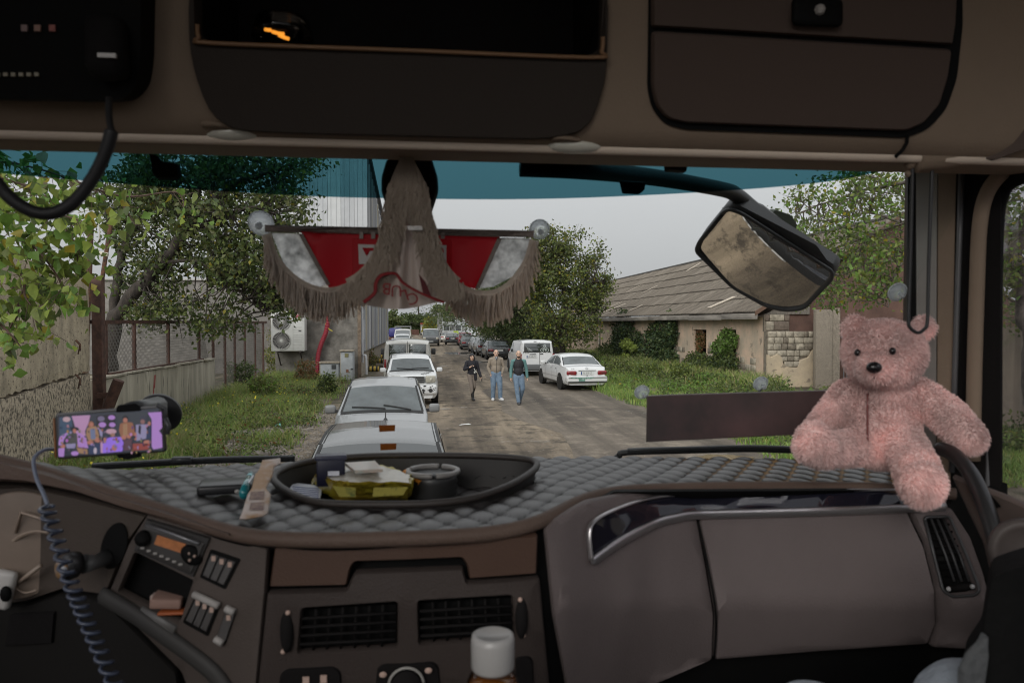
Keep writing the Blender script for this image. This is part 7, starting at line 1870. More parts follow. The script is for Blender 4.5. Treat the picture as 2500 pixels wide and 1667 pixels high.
mol = rounded([(1775, 508), (1810, 520), (2032, 662), (2030, 680), (1962, 752), (1915, 756), (1870, 745), (1790, 700), (1700, 612), (1708, 590)], 16)
def convex(k):
    def f(a, b):
        p = mp(a, b); return p - nm_ * ((p - cm).length_squared * k)
    return f
fm = panel('front_mirror', inset2(mol, -5), lambda a, b: mp(a, b) - nm_ * .012, -nm_ * .05, M('mirror_shell', (.045, .047, .05), .5), cab, step=30, edge=6, soft=.15)
panel('mirror_glass', mol, lambda a, b: convex(.40)(a, b) + nm_ * .012, -nm_ * .003, M('mirror_silver', (.78, .75, .70), .015, metal=1.0), fm, step=14, edge=0, soft=0)
MB().tube([mp(*p) + nm_ * .001 for p in mol + [mol[0]]], .0058, 8, flat=1.3).build('mirror_rim', M('mirror_shell', (.045, .047, .05), .5), fm, True)
bs_ = [(1790, 515), (1830, 512), (2000, 600), (2038, 655), (2032, 668), (1815, 525)]
panel('mirror_hood', rounded(bs_, 8), lambda a, b: mp(a, b) - nm_ * .01 + Vector((0, .015, 0)), Vector((.0, .09, .02)), M('mirror_shell2', (.085, .085, .087), .5), fm, step=30, edge=3)
am = [on_ws(1270, 408, -.03), on_ws(1420, 415, -.06), atY(1600, 434, 1.85), atY(1760, 462, 2.02), atY(1800, 478, 2.08), atY(1840, 510, 2.14), atY(1895, 552, 2.2)]
MB().tube([Vector(p) for p in smooth_path([tuple(p) for p in am], 6)], [.022] * 31 + [.026] * 6, 10).build('mirror_arm', M('arm_black', (.02, .02, .021), .5), cab, True)
jc = [(1862, 545), (1890, 505), (1935, 520), (1952, 545), (1945, 580), (1930, 600), (1895, 590)]
panel('mirror_joint', rounded(jc, 10), onY(2.19), (0, .07, 0), M('joint_olive', (.022, .032, .014), .55), cab, step=30, edge=6)
# =================================================================== LOOSE THINGS IN THE CAB
# suction cups
cupm = clear_mat('cup_clear', (.90, .92, .92), gloss=.9, rough=.08, dust=.55, dustcol=(.9, .92, .95), tl=True); cupr = leaf_mat('cup_rim', (.75, .78, .80), .05, .65)
for px, py, r, lb in [(637, 545, .026, 'clear suction cup at the left tip of the fringed pennant'), (1317, 560, .022, 'clear suction cup at the right tip of the fringed pennant'), (1567, 957, .018, 'clear suction cup at the left corner of the dark plate'),
                      (1857, 936, .018, 'clear suction cup above the middle of the dark plate'), (2191, 713, .021, 'clear suction cup high on the glass beside the blind cord')]:
    c = on_ws(px, py, .006); n_ = Vector((-.1 if px > 1900 else 0, -.92, -.38))
    t = thing('suction_cup', lb, 'suction cup', c, group='clear suction cups on the windscreen')
    MB().lathe(c, [(r, 0), (r * .95, .004), (r * .6, .009), (r * .3, .012)], 26, n_).build('cup', cupm, t, True)
    MB().tube([c + (n_.orthogonal().normalized() * math.cos(a) + n_.cross(n_.orthogonal()).normalized() * math.sin(a)) * r for a in np.linspace(0, 6.2832, 27)], .0016, 5).build('rim', cupr, t, True)
    MB().lathe(c, [(r * .22, .010), (r * .2, .022), (r * .3, .024), (0, .026)], 12, n_).build('nipple', cupr, t, True)
    if 900 < py: MB().tube([c + n_ * .02, on_ws(px + (24 if px < 1700 else -6), py + 22, .02)], .002, 5).build('hook', M('hook_dark', (.05, .05, .05), .5), t, True)
# orange reflections in the glass, painted as flat opaque pieces
for (px, py, lb) in ((945, 1046, 'small painted orange reflection in the glass over the near car roof'), (948, 1091, 'small painted orange reflection in the glass over the near car windscreen')):
    t = panel('orange_reflection', [(px - 20, py - 8), (px + 20, py - 9), (px + 19, py + 6), (px - 19, py + 8)], lambda a, b: on_ws(a, b, .006), (0, .001, 0), M('reflection_orange', (.30, .085, .01), .5), None, step=60, edge=0, soft=0)
    tag(t, lb, 'painted reflection')
# dark plate hung on the glass
pt_ = thing('dark_plate', 'dark brown rectangular plate hung on suction cups behind the bear', 'plate', atY(1760, 1020, 1.58))
panel('plate', [(1581, 966), (1640, 963), (2060, 951), (2060, 1056), (1579, 1079)], onY(1.60), (0, .006, 0), M('plate_maroon', (.125, .075, .075), .4, col2=(.05, .043, .043), vs=7, detail=6, coat=.15, lo=.3, hi=.7), pt_, step=60, edge=2)  # cloudy reflections painted into the plate colour

# fringed pennant
pn = thing('fringed_pennant', 'red and silver scalloped pennant with beige fringe hanging behind the cone', 'pennant', atY(975, 560, 1.55))
cone = thing('hanging_cloth', 'gathered white CLUB cloth cone with beige fringe hanging from the overhead edge', 'cloth', atY(990, 370, 1.36))
redc = leaf_mat('cloth_red', (.34, .006, .012), .1, .4); redl = leaf_mat('cloth_red_bright', (.60, .012, .025), .1, .45); hem = M('hem_grey', (.20, .165, .145), .85, bump=.3, bs=200)
silv = leaf_mat('cloth_silver', (.58, .58, .58), .65, .7, 45); wht = M('cloth_white', (.38, .33, .29), .85, var=.08, vs=20)
frm = leaf_mat('fringe_beige', (.80, .69, .59), .25, .5); ctn = leaf_mat('cone_white', (.68, .58, .52), .1, .4)
YP = 1.56
def cl(name, ol, off, mat, par=pn, Y=YP, st=18, ed=1.0):
    return panel(name, ol, lambda a, b: atY(a, b, Y - off - .006 * math.sin(a * .035) - .004 * math.sin(a * .011 + b * .02)), (0, .003, 0), mat, par, step=st, edge=ed)
cl('red_panel', [(734, 564), (1222, 576), (1165, 706), (1110, 694), (1040, 660), (985, 650), (930, 650), (880, 690), (840, 703), (803, 703)], 0, redc)
cl('hem', [(646, 549), (1304, 563), (1303, 580), (647, 566)], .008, hem)
cl('silver_panel', [(662, 568), (728, 570), (797, 694), (775, 702), (735, 684), (695, 650)], .006, silv); cl('silver_panel', [(1226, 580), (1296, 582), (1280, 635), (1250, 676), (1205, 700), (1168, 704)], .006, silv)
cl('edging', [(728, 570), (740, 571), (806, 694), (797, 696)], .008, hem); cl('edging', [(1215, 580), (1226, 581), (1170, 704), (1160, 704)], .008, hem)
for x0, x1 in ((861, 920), (1065, 1102)):
    cl('red_block', [(x0, 582), (x1, 584), (x1, 680), (x0, 680)], .005, redl)
l1 = cl('label', [(874, 596), (915, 597), (915, 645), (876, 645)], .008, M('label_white', (.55, .52, .50), .7)); l2 = cl('label', [(1066, 598), (1090, 599), (1090, 645), (1068, 645)], .008, M('label_white', (.55, .52, .50), .7))
cl('letter', [(884, 605), (912, 605), (912, 612), (903, 612), (895, 625), (891, 618)], .011, redl); cl('letter', [(1070, 606), (1082, 606), (1084, 616), (1076, 622), (1070, 620)], .011, redl)
for px in (882, 911, 1081): cl('loop', [(px - 5, 566), (px + 5, 566), (px + 5, 583), (px - 5, 583)], .010, M('loop_pale', (.30, .26, .24), .8))
CLf = smooth_path([(650, 572), (668, 625), (700, 668), (745, 700), (795, 714), (845, 704), (888, 676), (922, 630), (946, 565), (960, 480), (974, 405), (990, 374)], 8)
CRt = smooth_path([(1305, 586), (1288, 640), (1257, 686), (1215, 716), (1165, 720), (1118, 700), (1082, 662), (1060, 610), (1042, 540), (1028, 465), (1010, 400), (992, 374)], 8)
def fringe(par, path, lo, hi, up, name='fringe', n=230, ln=(.055, .075), Y0=1.53, sd=1):
    r2 = random.Random(sd); mb = MB(); P = path[lo:hi]
    for k in range(n):
        f = r2.random() * (len(P) - 1.01); i = int(f); p = P[i] * (1 - f + i) + P[i + 1] * (f - i); Yk = Y0 + r2.uniform(-.014, .014)
        a = atY(p[0], p[1], Yk); L_ = r2.uniform(*ln) * (0.85 + .3 * math.sin(f / (len(P)) * 3.14)); dx = r2.gauss(0, .004)
        mb.tube([a, a + Vector((dx, r2.gauss(0, .003), -L_ * .5)), a + Vector((dx * 1.8 + r2.gauss(0, .002), r2.gauss(0, .004), -L_))], [.0021, .0019, .0016], 4, False)
    o = mb.build(name, frm, par); o['kind'] = 'stuff'
def band_(par, path, lo, hi, w, Y, mat, name='fringe_band'):
    P = path[lo:hi]; V = []; F = []
    for i, p in enumerate(P):
        t = P[min(i + 1, len(P) - 1)] - P[max(i - 1, 0)]; n_ = np.array((-t[1], t[0])) / (np.linalg.norm(t) + 1e-9)
        for j in range(5):
            q = p + n_ * w * (j / 4 - .5) * (min(1, .22 + max(0, p[1] - 372) / 120) if Y < 1.5 else 1); V.append(atY(q[0], q[1], Y - .008 * math.sin(j / 4 * 3.14) + .003 * math.sin(i * .9)))
    for i in range(len(P) - 1):
        for j in range(4): F.append((i * 5 + j, i * 5 + j + 1, (i + 1) * 5 + j + 1, (i + 1) * 5 + j))
    return mk(name, V, F, mat, par, True)
kk = 54
band_(pn, CLf, 0, kk, 24, 1.535, leaf_mat('fringe_tape', (.62, .53, .45), .15, .4)); band_(pn, CRt, 0, kk, 24, 1.535, leaf_mat('fringe_tape', (.62, .53, .45), .15, .4))
fringe(pn, CLf, 0, kk, 0, sd=3, n=430, ln=(.037, .057)); fringe(pn, CRt, 0, kk, 0, sd=4, n=430, ln=(.040, .060))
# the gathered cone in front
La = smooth_path([(988, 376), (972, 402), (958, 480), (944, 565), (918, 636), (892, 690), (884, 742)], 8); Ra = smooth_path([(994, 376), (1012, 402), (1030, 470), (1044, 550), (1060, 620), (1080, 680), (1090, 738)], 8)
V = []; F = []; nc = 24
for i in range(len(La)):
    f = i / (len(La) - 1)
    for j in range(nc + 1):
        u = j / nc; p = La[i] * (1 - u) + Ra[i] * u; dip = 18 * math.sin(math.pi * min(1, u * 1.15)) * max(0, f - .8) * 5
        dep = .020 * math.sin(u * 3.14) + f * .014 * math.sin(u * 17 + 1.2 * f) + f * .008 * math.sin(u * 31)
        V.append(atY(p[0], p[1] + dip * .8, 1.40 - dep * (.3 + f)))
for i in range(len(La) - 1):
    for j in range(nc): F.append((i * (nc + 1) + j, i * (nc + 1) + j + 1, (i + 1) * (nc + 1) + j + 1, (i + 1) * (nc + 1) + j))
mk('cloth', V, F, ctn, cone, True)
frd = leaf_mat('fringe_dusty', (.56, .47, .385), .3, .4)
band_(cone, [p + np.array((8, 0)) for p in CLf], 40, len(CLf), 50, 1.375, frd); band_(cone, [p - np.array((8, 0)) for p in CRt], 40, len(CRt), 50, 1.375, frd)
def shag(path, lo, hi, Y, sd, w=50, n=900):
    r2 = random.Random(sd); mb = MB(); P = path[lo:hi]
    for k in range(n):
        f = r2.random() * (len(P) - 1.01); i = int(f); p = P[i] * (1 - f + i) + P[i + 1] * (f - i); q = p + np.array((r2.uniform(-w, w) * .52 * min(1, .2 + max(0, p[1] - 372) / 120), r2.uniform(-8, 8)))
        a = atY(q[0], q[1], Y - .006); mb.tube([a, a + Vector((r2.gauss(0, .003), -.006, -.012)), a + Vector((r2.gauss(0, .005), -.006, -.028))], [.0018, .0017, .0012], 3, False)
    o = mb.build('fringe', frd, cone); o['kind'] = 'stuff'
shag([p + np.array((8, 0)) for p in CLf], 40, len(CLf), 1.37, 5); shag([p - np.array((8, 0)) for p in CRt], 40, len(CRt), 1.37, 6)
MB().tube([atY(990, 346, 1.30), atY(990, 378, 1.385)], .0028, 6).build('cord', frm, cone, True)
# print on the cloth
rc = M('print_red', (.20, .012, .014), .8)
def onc(px, py):
    f = min(1, max(0, (py - 376) / 366)); u = .5; return atY(px, py, 1.352 - .006 * math.sin(px * .05))
mb = MB(); mb.tube([onc(*p) for p in smooth_path([(888, 738), (914, 716), (918, 690), (932, 672), (965, 668), (984, 690), (1020, 712), (1062, 730), (1084, 738)], 6)], .0036, 6, flat=.35); mb.build('printed_line', rc, cone, True)
mb = MB(); mb.prism([onc(1022, 668), onc(1040, 690), onc(1056, 730), onc(1034, 722)], (0, .002, 0)); mb.build('printed_stripe', M('print_dark_red', (.075, .008, .01), .8), cone)
sz = .026
for ch, (px, py), ro in (('B', (945, 706), .12), ('U', (968, 711), .0), ('L', (988, 722), -.3), ('C', (1008, 730), -.25)):
    c = onc(px, py - 2) + Vector((0, -.006, 0)); lettering('letter', ch, c, (-math.cos(ro), 0, math.sin(ro)), (-math.sin(ro), 0, -math.cos(ro)), sz * 1.15, rc, cone)
tin = M('glitter_silver', (.55, .53, .52), .3, metal=.4, col2=(.2, .19, .18), vs=90)
panel('glitter_patch', [(994, 552), (1030, 552), (1032, 562), (996, 562)], lambda a, b: onc(a, b) + Vector((0, -.001, 0)), (0, .002, 0), tin, cone, step=20, edge=0, soft=0)

# phone in its holder
YPH = 1.30
hp_n = Vector((.10, -1, .12)); phc = atY(266, 1058, YPH); PP = plane(phc, hp_n); bk2 = -hp_n.normalized()
ph = thing('phone', 'black smartphone in landscape playing a film scene in purple light', 'phone', phc)
panel('phone_body', rounded([(131, 1012), (396, 990), (405, 1103), (138, 1121)], 10), PP, bk2 * .010, M('phone_black', (.012, .012, .016), .25), ph, step=40, edge=3)
MB().tube([PP(132, 1020), PP(136, 1116)], .0018, 5).build('side_light', M('edge_orange', (.28, .10, .02), .3), ph)
MB().tube([PP(140, 1012), PP(270, 1001), PP(394, 992)], .0022, 6).build('case_edge', M('case_grey', (.25, .25, .26), .35), ph)
scr = panel('screen', [(142, 1016), (388, 997), (397, 1098), (143, 1113)], lambda a, b: PP(a, b) - bk2 * .001, bk2 * .0005, M('screen_base', (.025, .03, .045), .3, emit=.5), ph, step=40, edge=0, soft=0)
def spx(x, y): return (120 + x / 6.818, 950 + y / 6.817)
def emi(col, e=.6):
    return M('screen_%02x%02x%02x' % tuple(int(c * 255) for c in col), col, .4, emit=e)
LIL = (.30, .16, .42); PNK = (.34, .19, .33); VIO = (.22, .12, .55); BRN = (.20, .085, .05); SKN = (.30, .12, .09); NAV = (.02, .03, .075); GRY = (.20, .18, .30); DRK = (.015, .014, .02); TAN = (.24, .14, .08); RED = (.20, .04, .035)
lay = [0]
def sh_(pts, col, nm='picture_shape'):
    lay[0] += 1; k = .0012 + .00004 * lay[0]
    P = rounded([spx(*p) for p in pts], 2.2, 3)
    o = MB().poly([PP(*p) - bk2 * k for p in P]).build(nm, emi(col), scr)
def el_(x, y, rx, ry, col): sh_([(x + rx * math.cos(a), y + ry * math.sin(a)) for a in np.linspace(0, 6.2832, 13)[:-1]], col)
sh_([(180, 470), (380, 460), (400, 760), (180, 780)], (.035, .06, .10)); el_(295, 500, 65, 45, (.35, .24, .27))
sh_([(380, 445), (690, 430), (660, 560), (600, 700), (640, 900), (450, 900), (430, 600)], PNK); sh_([(480, 700), (600, 780), (660, 980), (480, 960)], LIL)
sh_([(790, 440), (1100, 410), (1105, 630), (1040, 660), (790, 640)], DRK); el_(890, 590, 65, 45, LIL); el_(1055, 590, 55, 40, LIL); el_(870, 490, 60, 45, (.12, .10, .17)); el_(1045, 470, 60, 40, LIL)
sh_([(1110, 400), (1640, 380), (1640, 560), (1400, 600), (1180, 620)], (.03, .035, .045))
sh_([(1645, 390), (1875, 375), (1885, 640), (1830, 690), (1880, 750), (1890, 970), (1740, 1000), (1710, 950), (1712, 500)], LIL)
# five seated and standing figures
el_(430, 660, 75, 35, DRK); el_(428, 690, 30, 38, SKN); sh_([(350, 720), (470, 730), (480, 900), (300, 930), (260, 840)], (.05, .05, .05)); sh_([(340, 700), (300, 720), (180, 790), (160, 930), (230, 940), (250, 840)], LIL); el_(235, 945, 40, 38, SKN); sh_([(280, 910), (450, 900), (440, 980), (300, 980)], GRY); sh_([(160, 980), (265, 975), (255, 1120), (165, 1120)], LIL); el_(435, 1065, 65, 38, LIL); sh_([(460, 970), (640, 990), (650, 1080), (500, 1060)], TAN)
el_(705, 590, 50, 60, BRN); el_(710, 585, 30, 36, SKN); sh_([(640, 640), (790, 610), (840, 760), (820, 850), (660, 850), (620, 760)], TAN); sh_([(690, 660), (770, 650), (780, 830), (700, 830)], (.11, .13, .22)); sh_([(830, 640), (900, 700), (890, 800), (850, 760)], GRY); el_(690, 885, 55, 36, SKN); el_(815, 845, 45, 40, SKN); sh_([(660, 930), (850, 900), (860, 1080), (680, 1080)], NAV); el_(775, 1020, 28, 55, (.35, .30, .36))
el_(1040, 700, 90, 45, (.36, .22, .28)); el_(1065, 760, 40, 36, (.24, .13, .11)); sh_([(920, 830), (1010, 800), (1200, 790), (1245, 880), (1230, 1030), (890, 1060), (900, 900)], VIO); el_(1095, 970, 45, 55, SKN); el_(940, 830, 28, 30, SKN); sh_([(860, 870), (905, 860), (900, 1060), (865, 1060)], PNK)
el_(1275, 475, 50, 42, DRK); el_(1275, 515, 38, 42, SKN); sh_([(1190, 570), (1270, 545), (1390, 550), (1430, 640), (1430, 770), (1200, 790), (1170, 680)], BRN); sh_([(1240, 580), (1310, 570), (1310, 770), (1235, 780)], TAN); el_(1250, 800, 45, 36, SKN); el_(1335, 785, 40, 34, SKN); sh_([(1245, 840), (1390, 820), (1380, 1010), (1250, 1020)], (.07, .035, .05))
el_(1575, 480, 65, 48, (.03, .03, .05)); el_(1565, 540, 38, 40, (.18, .09, .09)); sh_([(1450, 590), (1660, 580), (1700, 650), (1690, 800), (1460, 860)], GRY); sh_([(1500, 600), (1540, 600), (1530, 760), (1490, 720)], DRK); sh_([(1640, 610), (1700, 600), (1700, 800), (1620, 830)], NAV); el_(1445, 780, 22, 70, SKN); el_(1640, 880, 65, 36, SKN); el_(1675, 570, 25, 36, SKN); sh_([(1400, 900), (1690, 900), (1660, 1000), (1400, 1020)], RED)
r5 = random.Random(11)
for k in range(85):
    x = r5.uniform(200, 1690); y = r5.uniform(600, 1060) ; cc_ = r5.choice([LIL, PNK, DRK, DRK, NAV, BRN, GRY, SKN, TAN, (.12, .08, .14)])
    el_(x, y, r5.uniform(8, 26), r5.uniform(8, 34), tuple(c * r5.choice((.6, .8, 1)) for c in cc_))
hd_ = thing('phone_holder', 'black suction phone holder clamping the phone to the windscreen', 'phone holder', atY(390, 1000, 1.40))
cc = on_ws(392, 1005, .01); MB().lathe(cc, [(.048, 0), (.049, .008), (.040, .014), (.03, .02), (0, .024)], 28, (0, -.92, -.38)).build('suction_base', M('holder_black', (.022, .022, .024), .45), hd_, True)
MB().tube([cc + Vector((0, -.02, 0)), atY(385, 990, 1.5), atY(355, 992, 1.40), atY(320, 1000, 1.315)], [.016, .018, .013, .014], 10).build('arm', M('holder_grey', (.06, .062, .066), .35), hd_, True)
panel('clamp', rounded([(283, 996), (288, 988), (332, 982), (345, 990), (345, 1004), (284, 1008)], 3), lambda a, b: PP(a, b) - bk2 * .004, bk2 * .022, blk, hd_, step=30, edge=2)
panel('clamp', rounded([(284, 1110), (340, 1104), (338, 1116), (310, 1122), (288, 1118)], 3), lambda a, b: PP(a, b) - bk2 * .004, bk2 * .022, blk, hd_, step=30, edge=2)
MB().tube([PP(404, 1020) - bk2 * .002, PP(412, 1040), PP(408, 1060)], .004, 6).tube([PP(384, 988) - bk2 * .002, PP(402, 996), PP(405, 1030)], .004, 6).build('grip', M('holder_grey', (.06, .062, .066), .35), hd_, True)

# charging cable: straight then coiled
cb = thing('charging_cable', 'blue-grey charging cable from the phone, coiled down over the dashboard', 'cable', atY(120, 1230, 1.2))
mb = MB(); mb.tube([Vector(p) for p in smooth_path([tuple(atY(*q)) for q in [(132, 1096, 1.30), (108, 1098, 1.28), (88, 1112, 1.26), (82, 1130, 1.25), (90, 1170, 1.23), (106, 1205, 1.21), (116, 1232, 1.20)]], 5)], .0030, 7); mb.build('lead', M('cable_grey', (.20, .23, .30), .4), cb, True)
ax = [Vector(p) for p in smooth_path([tuple(atY(*q)) for q in [(112, 1236, 1.2), (140, 1320, 1.19), (172, 1420, 1.17), (205, 1500, 1.15), (245, 1590, 1.13), (290, 1690, 1.11), (310, 1740, 1.10)]], 40)]
hx = []; turns = 24
for i, p in enumerate(ax):
    f = i / (len(ax) - 1); 
    for j in range(3):
        ff = (i + j / 3) / (len(ax) - 1); q = p.lerp(ax[min(i + 1, len(ax) - 1)], j / 3); an = ff * turns * 2 * math.pi
        hx.append(q + Vector((.0095 * math.cos(an), .0095 * math.sin(an), 0)))
MB().tube(hx, .0031, 6).build('coil', M('cable_blue', (.055, .068, .105), .3, coat=.3), cb, True)
# microphone cord, top left
mc = thing('microphone_cord', 'thick black coiled microphone cord looping below the radio unit', 'cord', atY(270, 330, 1.1))
MB().tube([Vector(p) for p in smooth_path([tuple(atY(*q)) for q in [(266, 240, 1.10), (266, 280, 1.09), (270, 310, 1.08), (276, 325, 1.075)]], 5)], .0045, 8).build('lead', rubber, mc, True)
axp = smooth_path([(272, 322), (262, 360), (240, 412), (208, 462), (172, 500), (130, 520), (85, 518), (40, 495), (5, 462), (-40, 400), (-80, 330)], 34)
ax = [atY(p[0], p[1], 1.06) for p in axp]; hx = []; turns = 95
for i in range(len(ax) - 1):
    t_ = (ax[i + 1] - ax[i]).normalized(); a_ = Vector((0, 1, 0)); b_ = t_.cross(a_)
    for j in range(3):
        ff = (i + j / 3) / (len(ax) - 1); q = ax[i].lerp(ax[i + 1], j / 3); an = ff * turns * 2 * math.pi; hx.append(q + (a_ * math.cos(an) + b_ * math.sin(an)) * .0062)
MB().tube(hx, .0030, 5).build('coil', rubber, mc, True); MB().tube(ax, .0055, 6).build('core', rubber, mc, True)
# glass jar on the overhead shelf, amber reflections painted as glowing streaks
al = thing('glass_jar', 'small glass jar with painted amber reflections on the dark overhead shelf', 'jar', hp(-.03)(690, 100))
c = hp(-.05)(690, 96); MB().lathe(c, [(.048, 0), (.046, .012), (.040, .030), (.02, .036), (0, .037)], 22, (0, 0, 1)).build('dome', clear_mat('dome_smoke', (.22, .20, .18), gloss=.9, rough=.1), al, True)
em_ = M('amber_reflection', (.85, .30, .03), .4, emit=.9); k_ = MB()
for (x0, y0, x1, y1) in ((646, 72, 662, 74), (664, 78, 694, 84), (680, 86, 706, 96)): k_.tube([hp(-.01)(x0, y0), hp(-.01)((x0 + x1) / 2, (y0 + y1) / 2 + 1), hp(-.01)(x1, y1)], .0028, 6)
k_.build('amber_reflections', em_, al, True)

# things lying on the dashboard
tz = 2.342
wp = thing('wet_wipes', 'yellow and white pack of wet wipes lying in the dashboard tray', 'wet wipes', atZ(880, 1200, tz))
c = atY(893, 1215, 1.42); 
yel = M('pack_yellow', (.40, .34, .03), .35, col2=(.30, .20, .02), vs=24, bump=.4, bs=90, coat=.3); pwh = M('pack_white', (.50, .47, .40), .35, bump=.3, bs=60, coat=.3)
bt = [(760, 1172), (775, 1200), (820, 1226), (1000, 1222), (1018, 1186), (960, 1152), (800, 1142)]
b_ = [atZ(p[0], p[1], 2.345) for p in bt]; tp = [(770, 1158), (800, 1168), (850, 1178), (1005, 1178), (1010, 1160), (940, 1135), (835, 1130)]
tpz = [2.39, 2.398, 2.40, 2.395, 2.395, 2.404, 2.404]; t_ = [atZ(p[0], p[1], z) for p, z in zip(tp, tpz)]
V = b_ + t_; n = len(b_); F = [(i, (i + 1) % n, n + (i + 1) % n, n + i) for i in range(n)] + [tuple(range(n))[::-1], tuple(range(n, 2 * n))]
o = mk('pack', V, F, [yel, pwh], wp, False, False, [0] * n + [0, 1]); bm = bmesh.new(); bm.from_mesh(o.data); bmesh.ops.recalc_face_normals(bm, faces=bm.faces); bmesh.ops.bevel(bm, geom=bm.edges[:], offset=.006, segments=2, affect='EDGES'); bmesh.ops.triangulate(bm, faces=bm.faces); bmesh.ops.subdivide_edges(bm, edges=bm.edges, cuts=5, use_grid_fill=True)
from mathutils import noise as mnoise
for v in bm.verts: v.co += Vector((mnoise.noise(v.co * 60), mnoise.noise(v.co * 60 + Vector((7, 0, 0))), mnoise.noise(v.co * 75 + Vector((0, 9, 0))))) * .0042
bm.to_mesh(o.data); bm.free()
o.data.polygons.foreach_set('use_smooth', [True] * len(o.data.polygons)); o.data.set_sharp_from_angle(angle=R(60))
MB().tube([atZ(762, 1178, 2.37), atZ(772, 1164, 2.395), atZ(806, 1146, 2.40)], .006, 5, flat=.3).build('seal_crimp', yel, wp); MB().tube([atZ(1016, 1188, 2.366), atZ(1026, 1176, 2.38), atZ(985, 1150, 2.395)], .006, 5, flat=.3).build('seal_crimp', M('pack_orange', (.42, .16, .02), .35), wp)
fl = [atZ(*p, 2.4085) for p in ((842, 1136), (915, 1131), (935, 1152), (866, 1155))]; mb = MB(); mb.prism(fl, (0, 0, .006)); mb.build('lid_flap', M('flap_pink', (.46, .34, .28), .3, col2=(.38, .40, .36), vs=60, coat=.4), wp)
for pts, mt in (([(858, 1186), (872, 1184), (870, 1226), (840, 1228), (820, 1200)], None),):
    MB().poly([atY(*p, 1.325) for p in ((812, 1186), (868, 1190), (868, 1213), (828, 1212))]).build('printed_panel', M('pack_print', (.27, .24, .04), .4, col2=(.08, .10, .02), vs=70, lo=.5, hi=.62), wp)
MB().poly([atY(*p, 1.325) for p in ((912, 1190), (996, 1188), (984, 1208), (910, 1212))]).build('printed_panel', M('pack_print2', (.30, .26, .045), .4, col2=(.10, .10, .02), vs=80, lo=.55, hi=.65), wp)
# ribbed round pot with a pale ring
rp = thing('ribbed_pot', 'dark ribbed round holder with a split pale ring on top in the tray', 'holder', atZ(1057, 1215, tz))
c = atZ(1057, 1218, 2.342); c.y += .035; rr = .052
MB().lathe(c, [(rr * .95, 0), (rr, .006), (rr * .95, .012), (rr, .018), (rr * .95, .024), (rr, .030), (rr * .95, .036), (rr * .98, .046)], 30, (0, 0, 1)).build('ribbed_body', M('pot_black', (.02, .02, .02), .4), rp, True)
mb = MB()
for a0, a1 in ((-1.45, 1.15), (1.32, 2.75), (2.9, 4.68)): mb.tube([c + Vector((rr * math.cos(a), rr * math.sin(a), .050)) for a in np.linspace(a0, a1, 18)], .006, 8)
mb.build('ring', M('ring_pale', (.22, .21, .20), .4), rp, True)
# white card, blue box
cd = thing('printed_card', 'small white card with printed lines in the left of the tray', 'card', atZ(745, 1205, tz))
kq = [atZ(*p, 2.352) for p in ((708, 1194), (718, 1182), (768, 1188), (786, 1196), (782, 1219), (722, 1214), (706, 1206))]; mb = MB(); mb.prism(kq, (0, 0, .004)); mb.build('card', M('card_white', (.62, .64, .70), .5), cd)
mb = MB()
for k in range(6): mb.tube([atZ(715 + k * .5, 1188 + k * 4.6, 2.3565), atZ(778, 1193 + k * 4.4, 2.3565)], .0012, 4)
mb.build('printed_lines', M('card_ink', (.13, .16, .32), .6), cd)
bx = thing('blue_box', 'small dark blue box standing at the back of the tray', 'box', atZ(808, 1160, tz))
c = atY(808, 1150, 1.50); rbox('box', c, (.055, .03, .055), .003, M('box_navy', (.008, .009, .028), .4), bx, rot=Matrix.Rotation(.12, 3, 'Z')); 
rbox('lid', c + Vector((.0, 0, .029)), (.062, .034, .010), .003, M('box_lid', (.05, .053, .085), .35), bx, rot=Matrix.Rotation(.12, 3, 'Z')); MB().box(c + Vector((.008, -.022, 0)), (.022, .002, .009)).build('label_print', M('card_white', (.62, .64, .70), .5), bx)
# wallet / charger, teal lighter, cardboard wrapper
wl_ = thing('black_wallet', 'flat black wallet-like device on the left of the quilted cover', 'wallet', atZ(545, 1190, 2.39))
c = atZ(552, 1186, 2.395); rbox('case', c, (.095, .07, .018), .005, M('wallet_black', (.02, .02, .022), .35), wl_, rot=Matrix.Rotation(.18, 3, 'Z')); MB().tube([c + Vector((.047, -.03, .010)), c + Vector((.040, .036, .010))], .0025, 6).build('metal_edge', M('edge_steel', (.4, .42, .45), .25, metal=.6), wl_)
MB().ball(c + Vector((.030, -.040, -.002)), (.005, .003, .004), 8).build('stud', icon_g, wl_)
lt = thing('teal_lighter', 'teal translucent lighter beside the cardboard wrapper', 'lighter', atZ(603, 1180, 2.39))
a = atZ(594, 1204, 2.398); b = atZ(612, 1160, 2.398); MB().tube([a, a.lerp(b, .5), a.lerp(b, .72)], [.0105, .0105, .010], 12, flat=.7).build('tank', M('lighter_teal', (.02, .22, .25), .12, coat=.6), lt, True); MB().tube([a.lerp(b, .72), b], [.010, .0085], 12, flat=.7).build('cap', M('lighter_cap', (.20, .42, .46), .2, metal=.4), lt, True)
cw_ = thing('cardboard_wrapper', 'tan and white cut cardboard wrapper standing on the dash cover', 'cardboard', atZ(610, 1250, 2.385))
wo = [(683, 1117), (640, 1122), (632, 1145), (622, 1158), (614, 1190), (604, 1205), (590, 1250), (583, 1266), (600, 1266), (640, 1258), (652, 1252), (660, 1205), (648, 1190), (654, 1178), (664, 1158), (668, 1138), (684, 1130)]
panel('wrapper', wo, lambda a, b: atY(a, b, float(np.interp(b, [1117, 1266], [1.45, 1.225])) - .012), (0, .006, -.003), M('wrapper_tan', (.36, .21, .10), .5, col2=(.50, .42, .38), vs=14, lo=.45, hi=.6), cw_, step=16, edge=2)
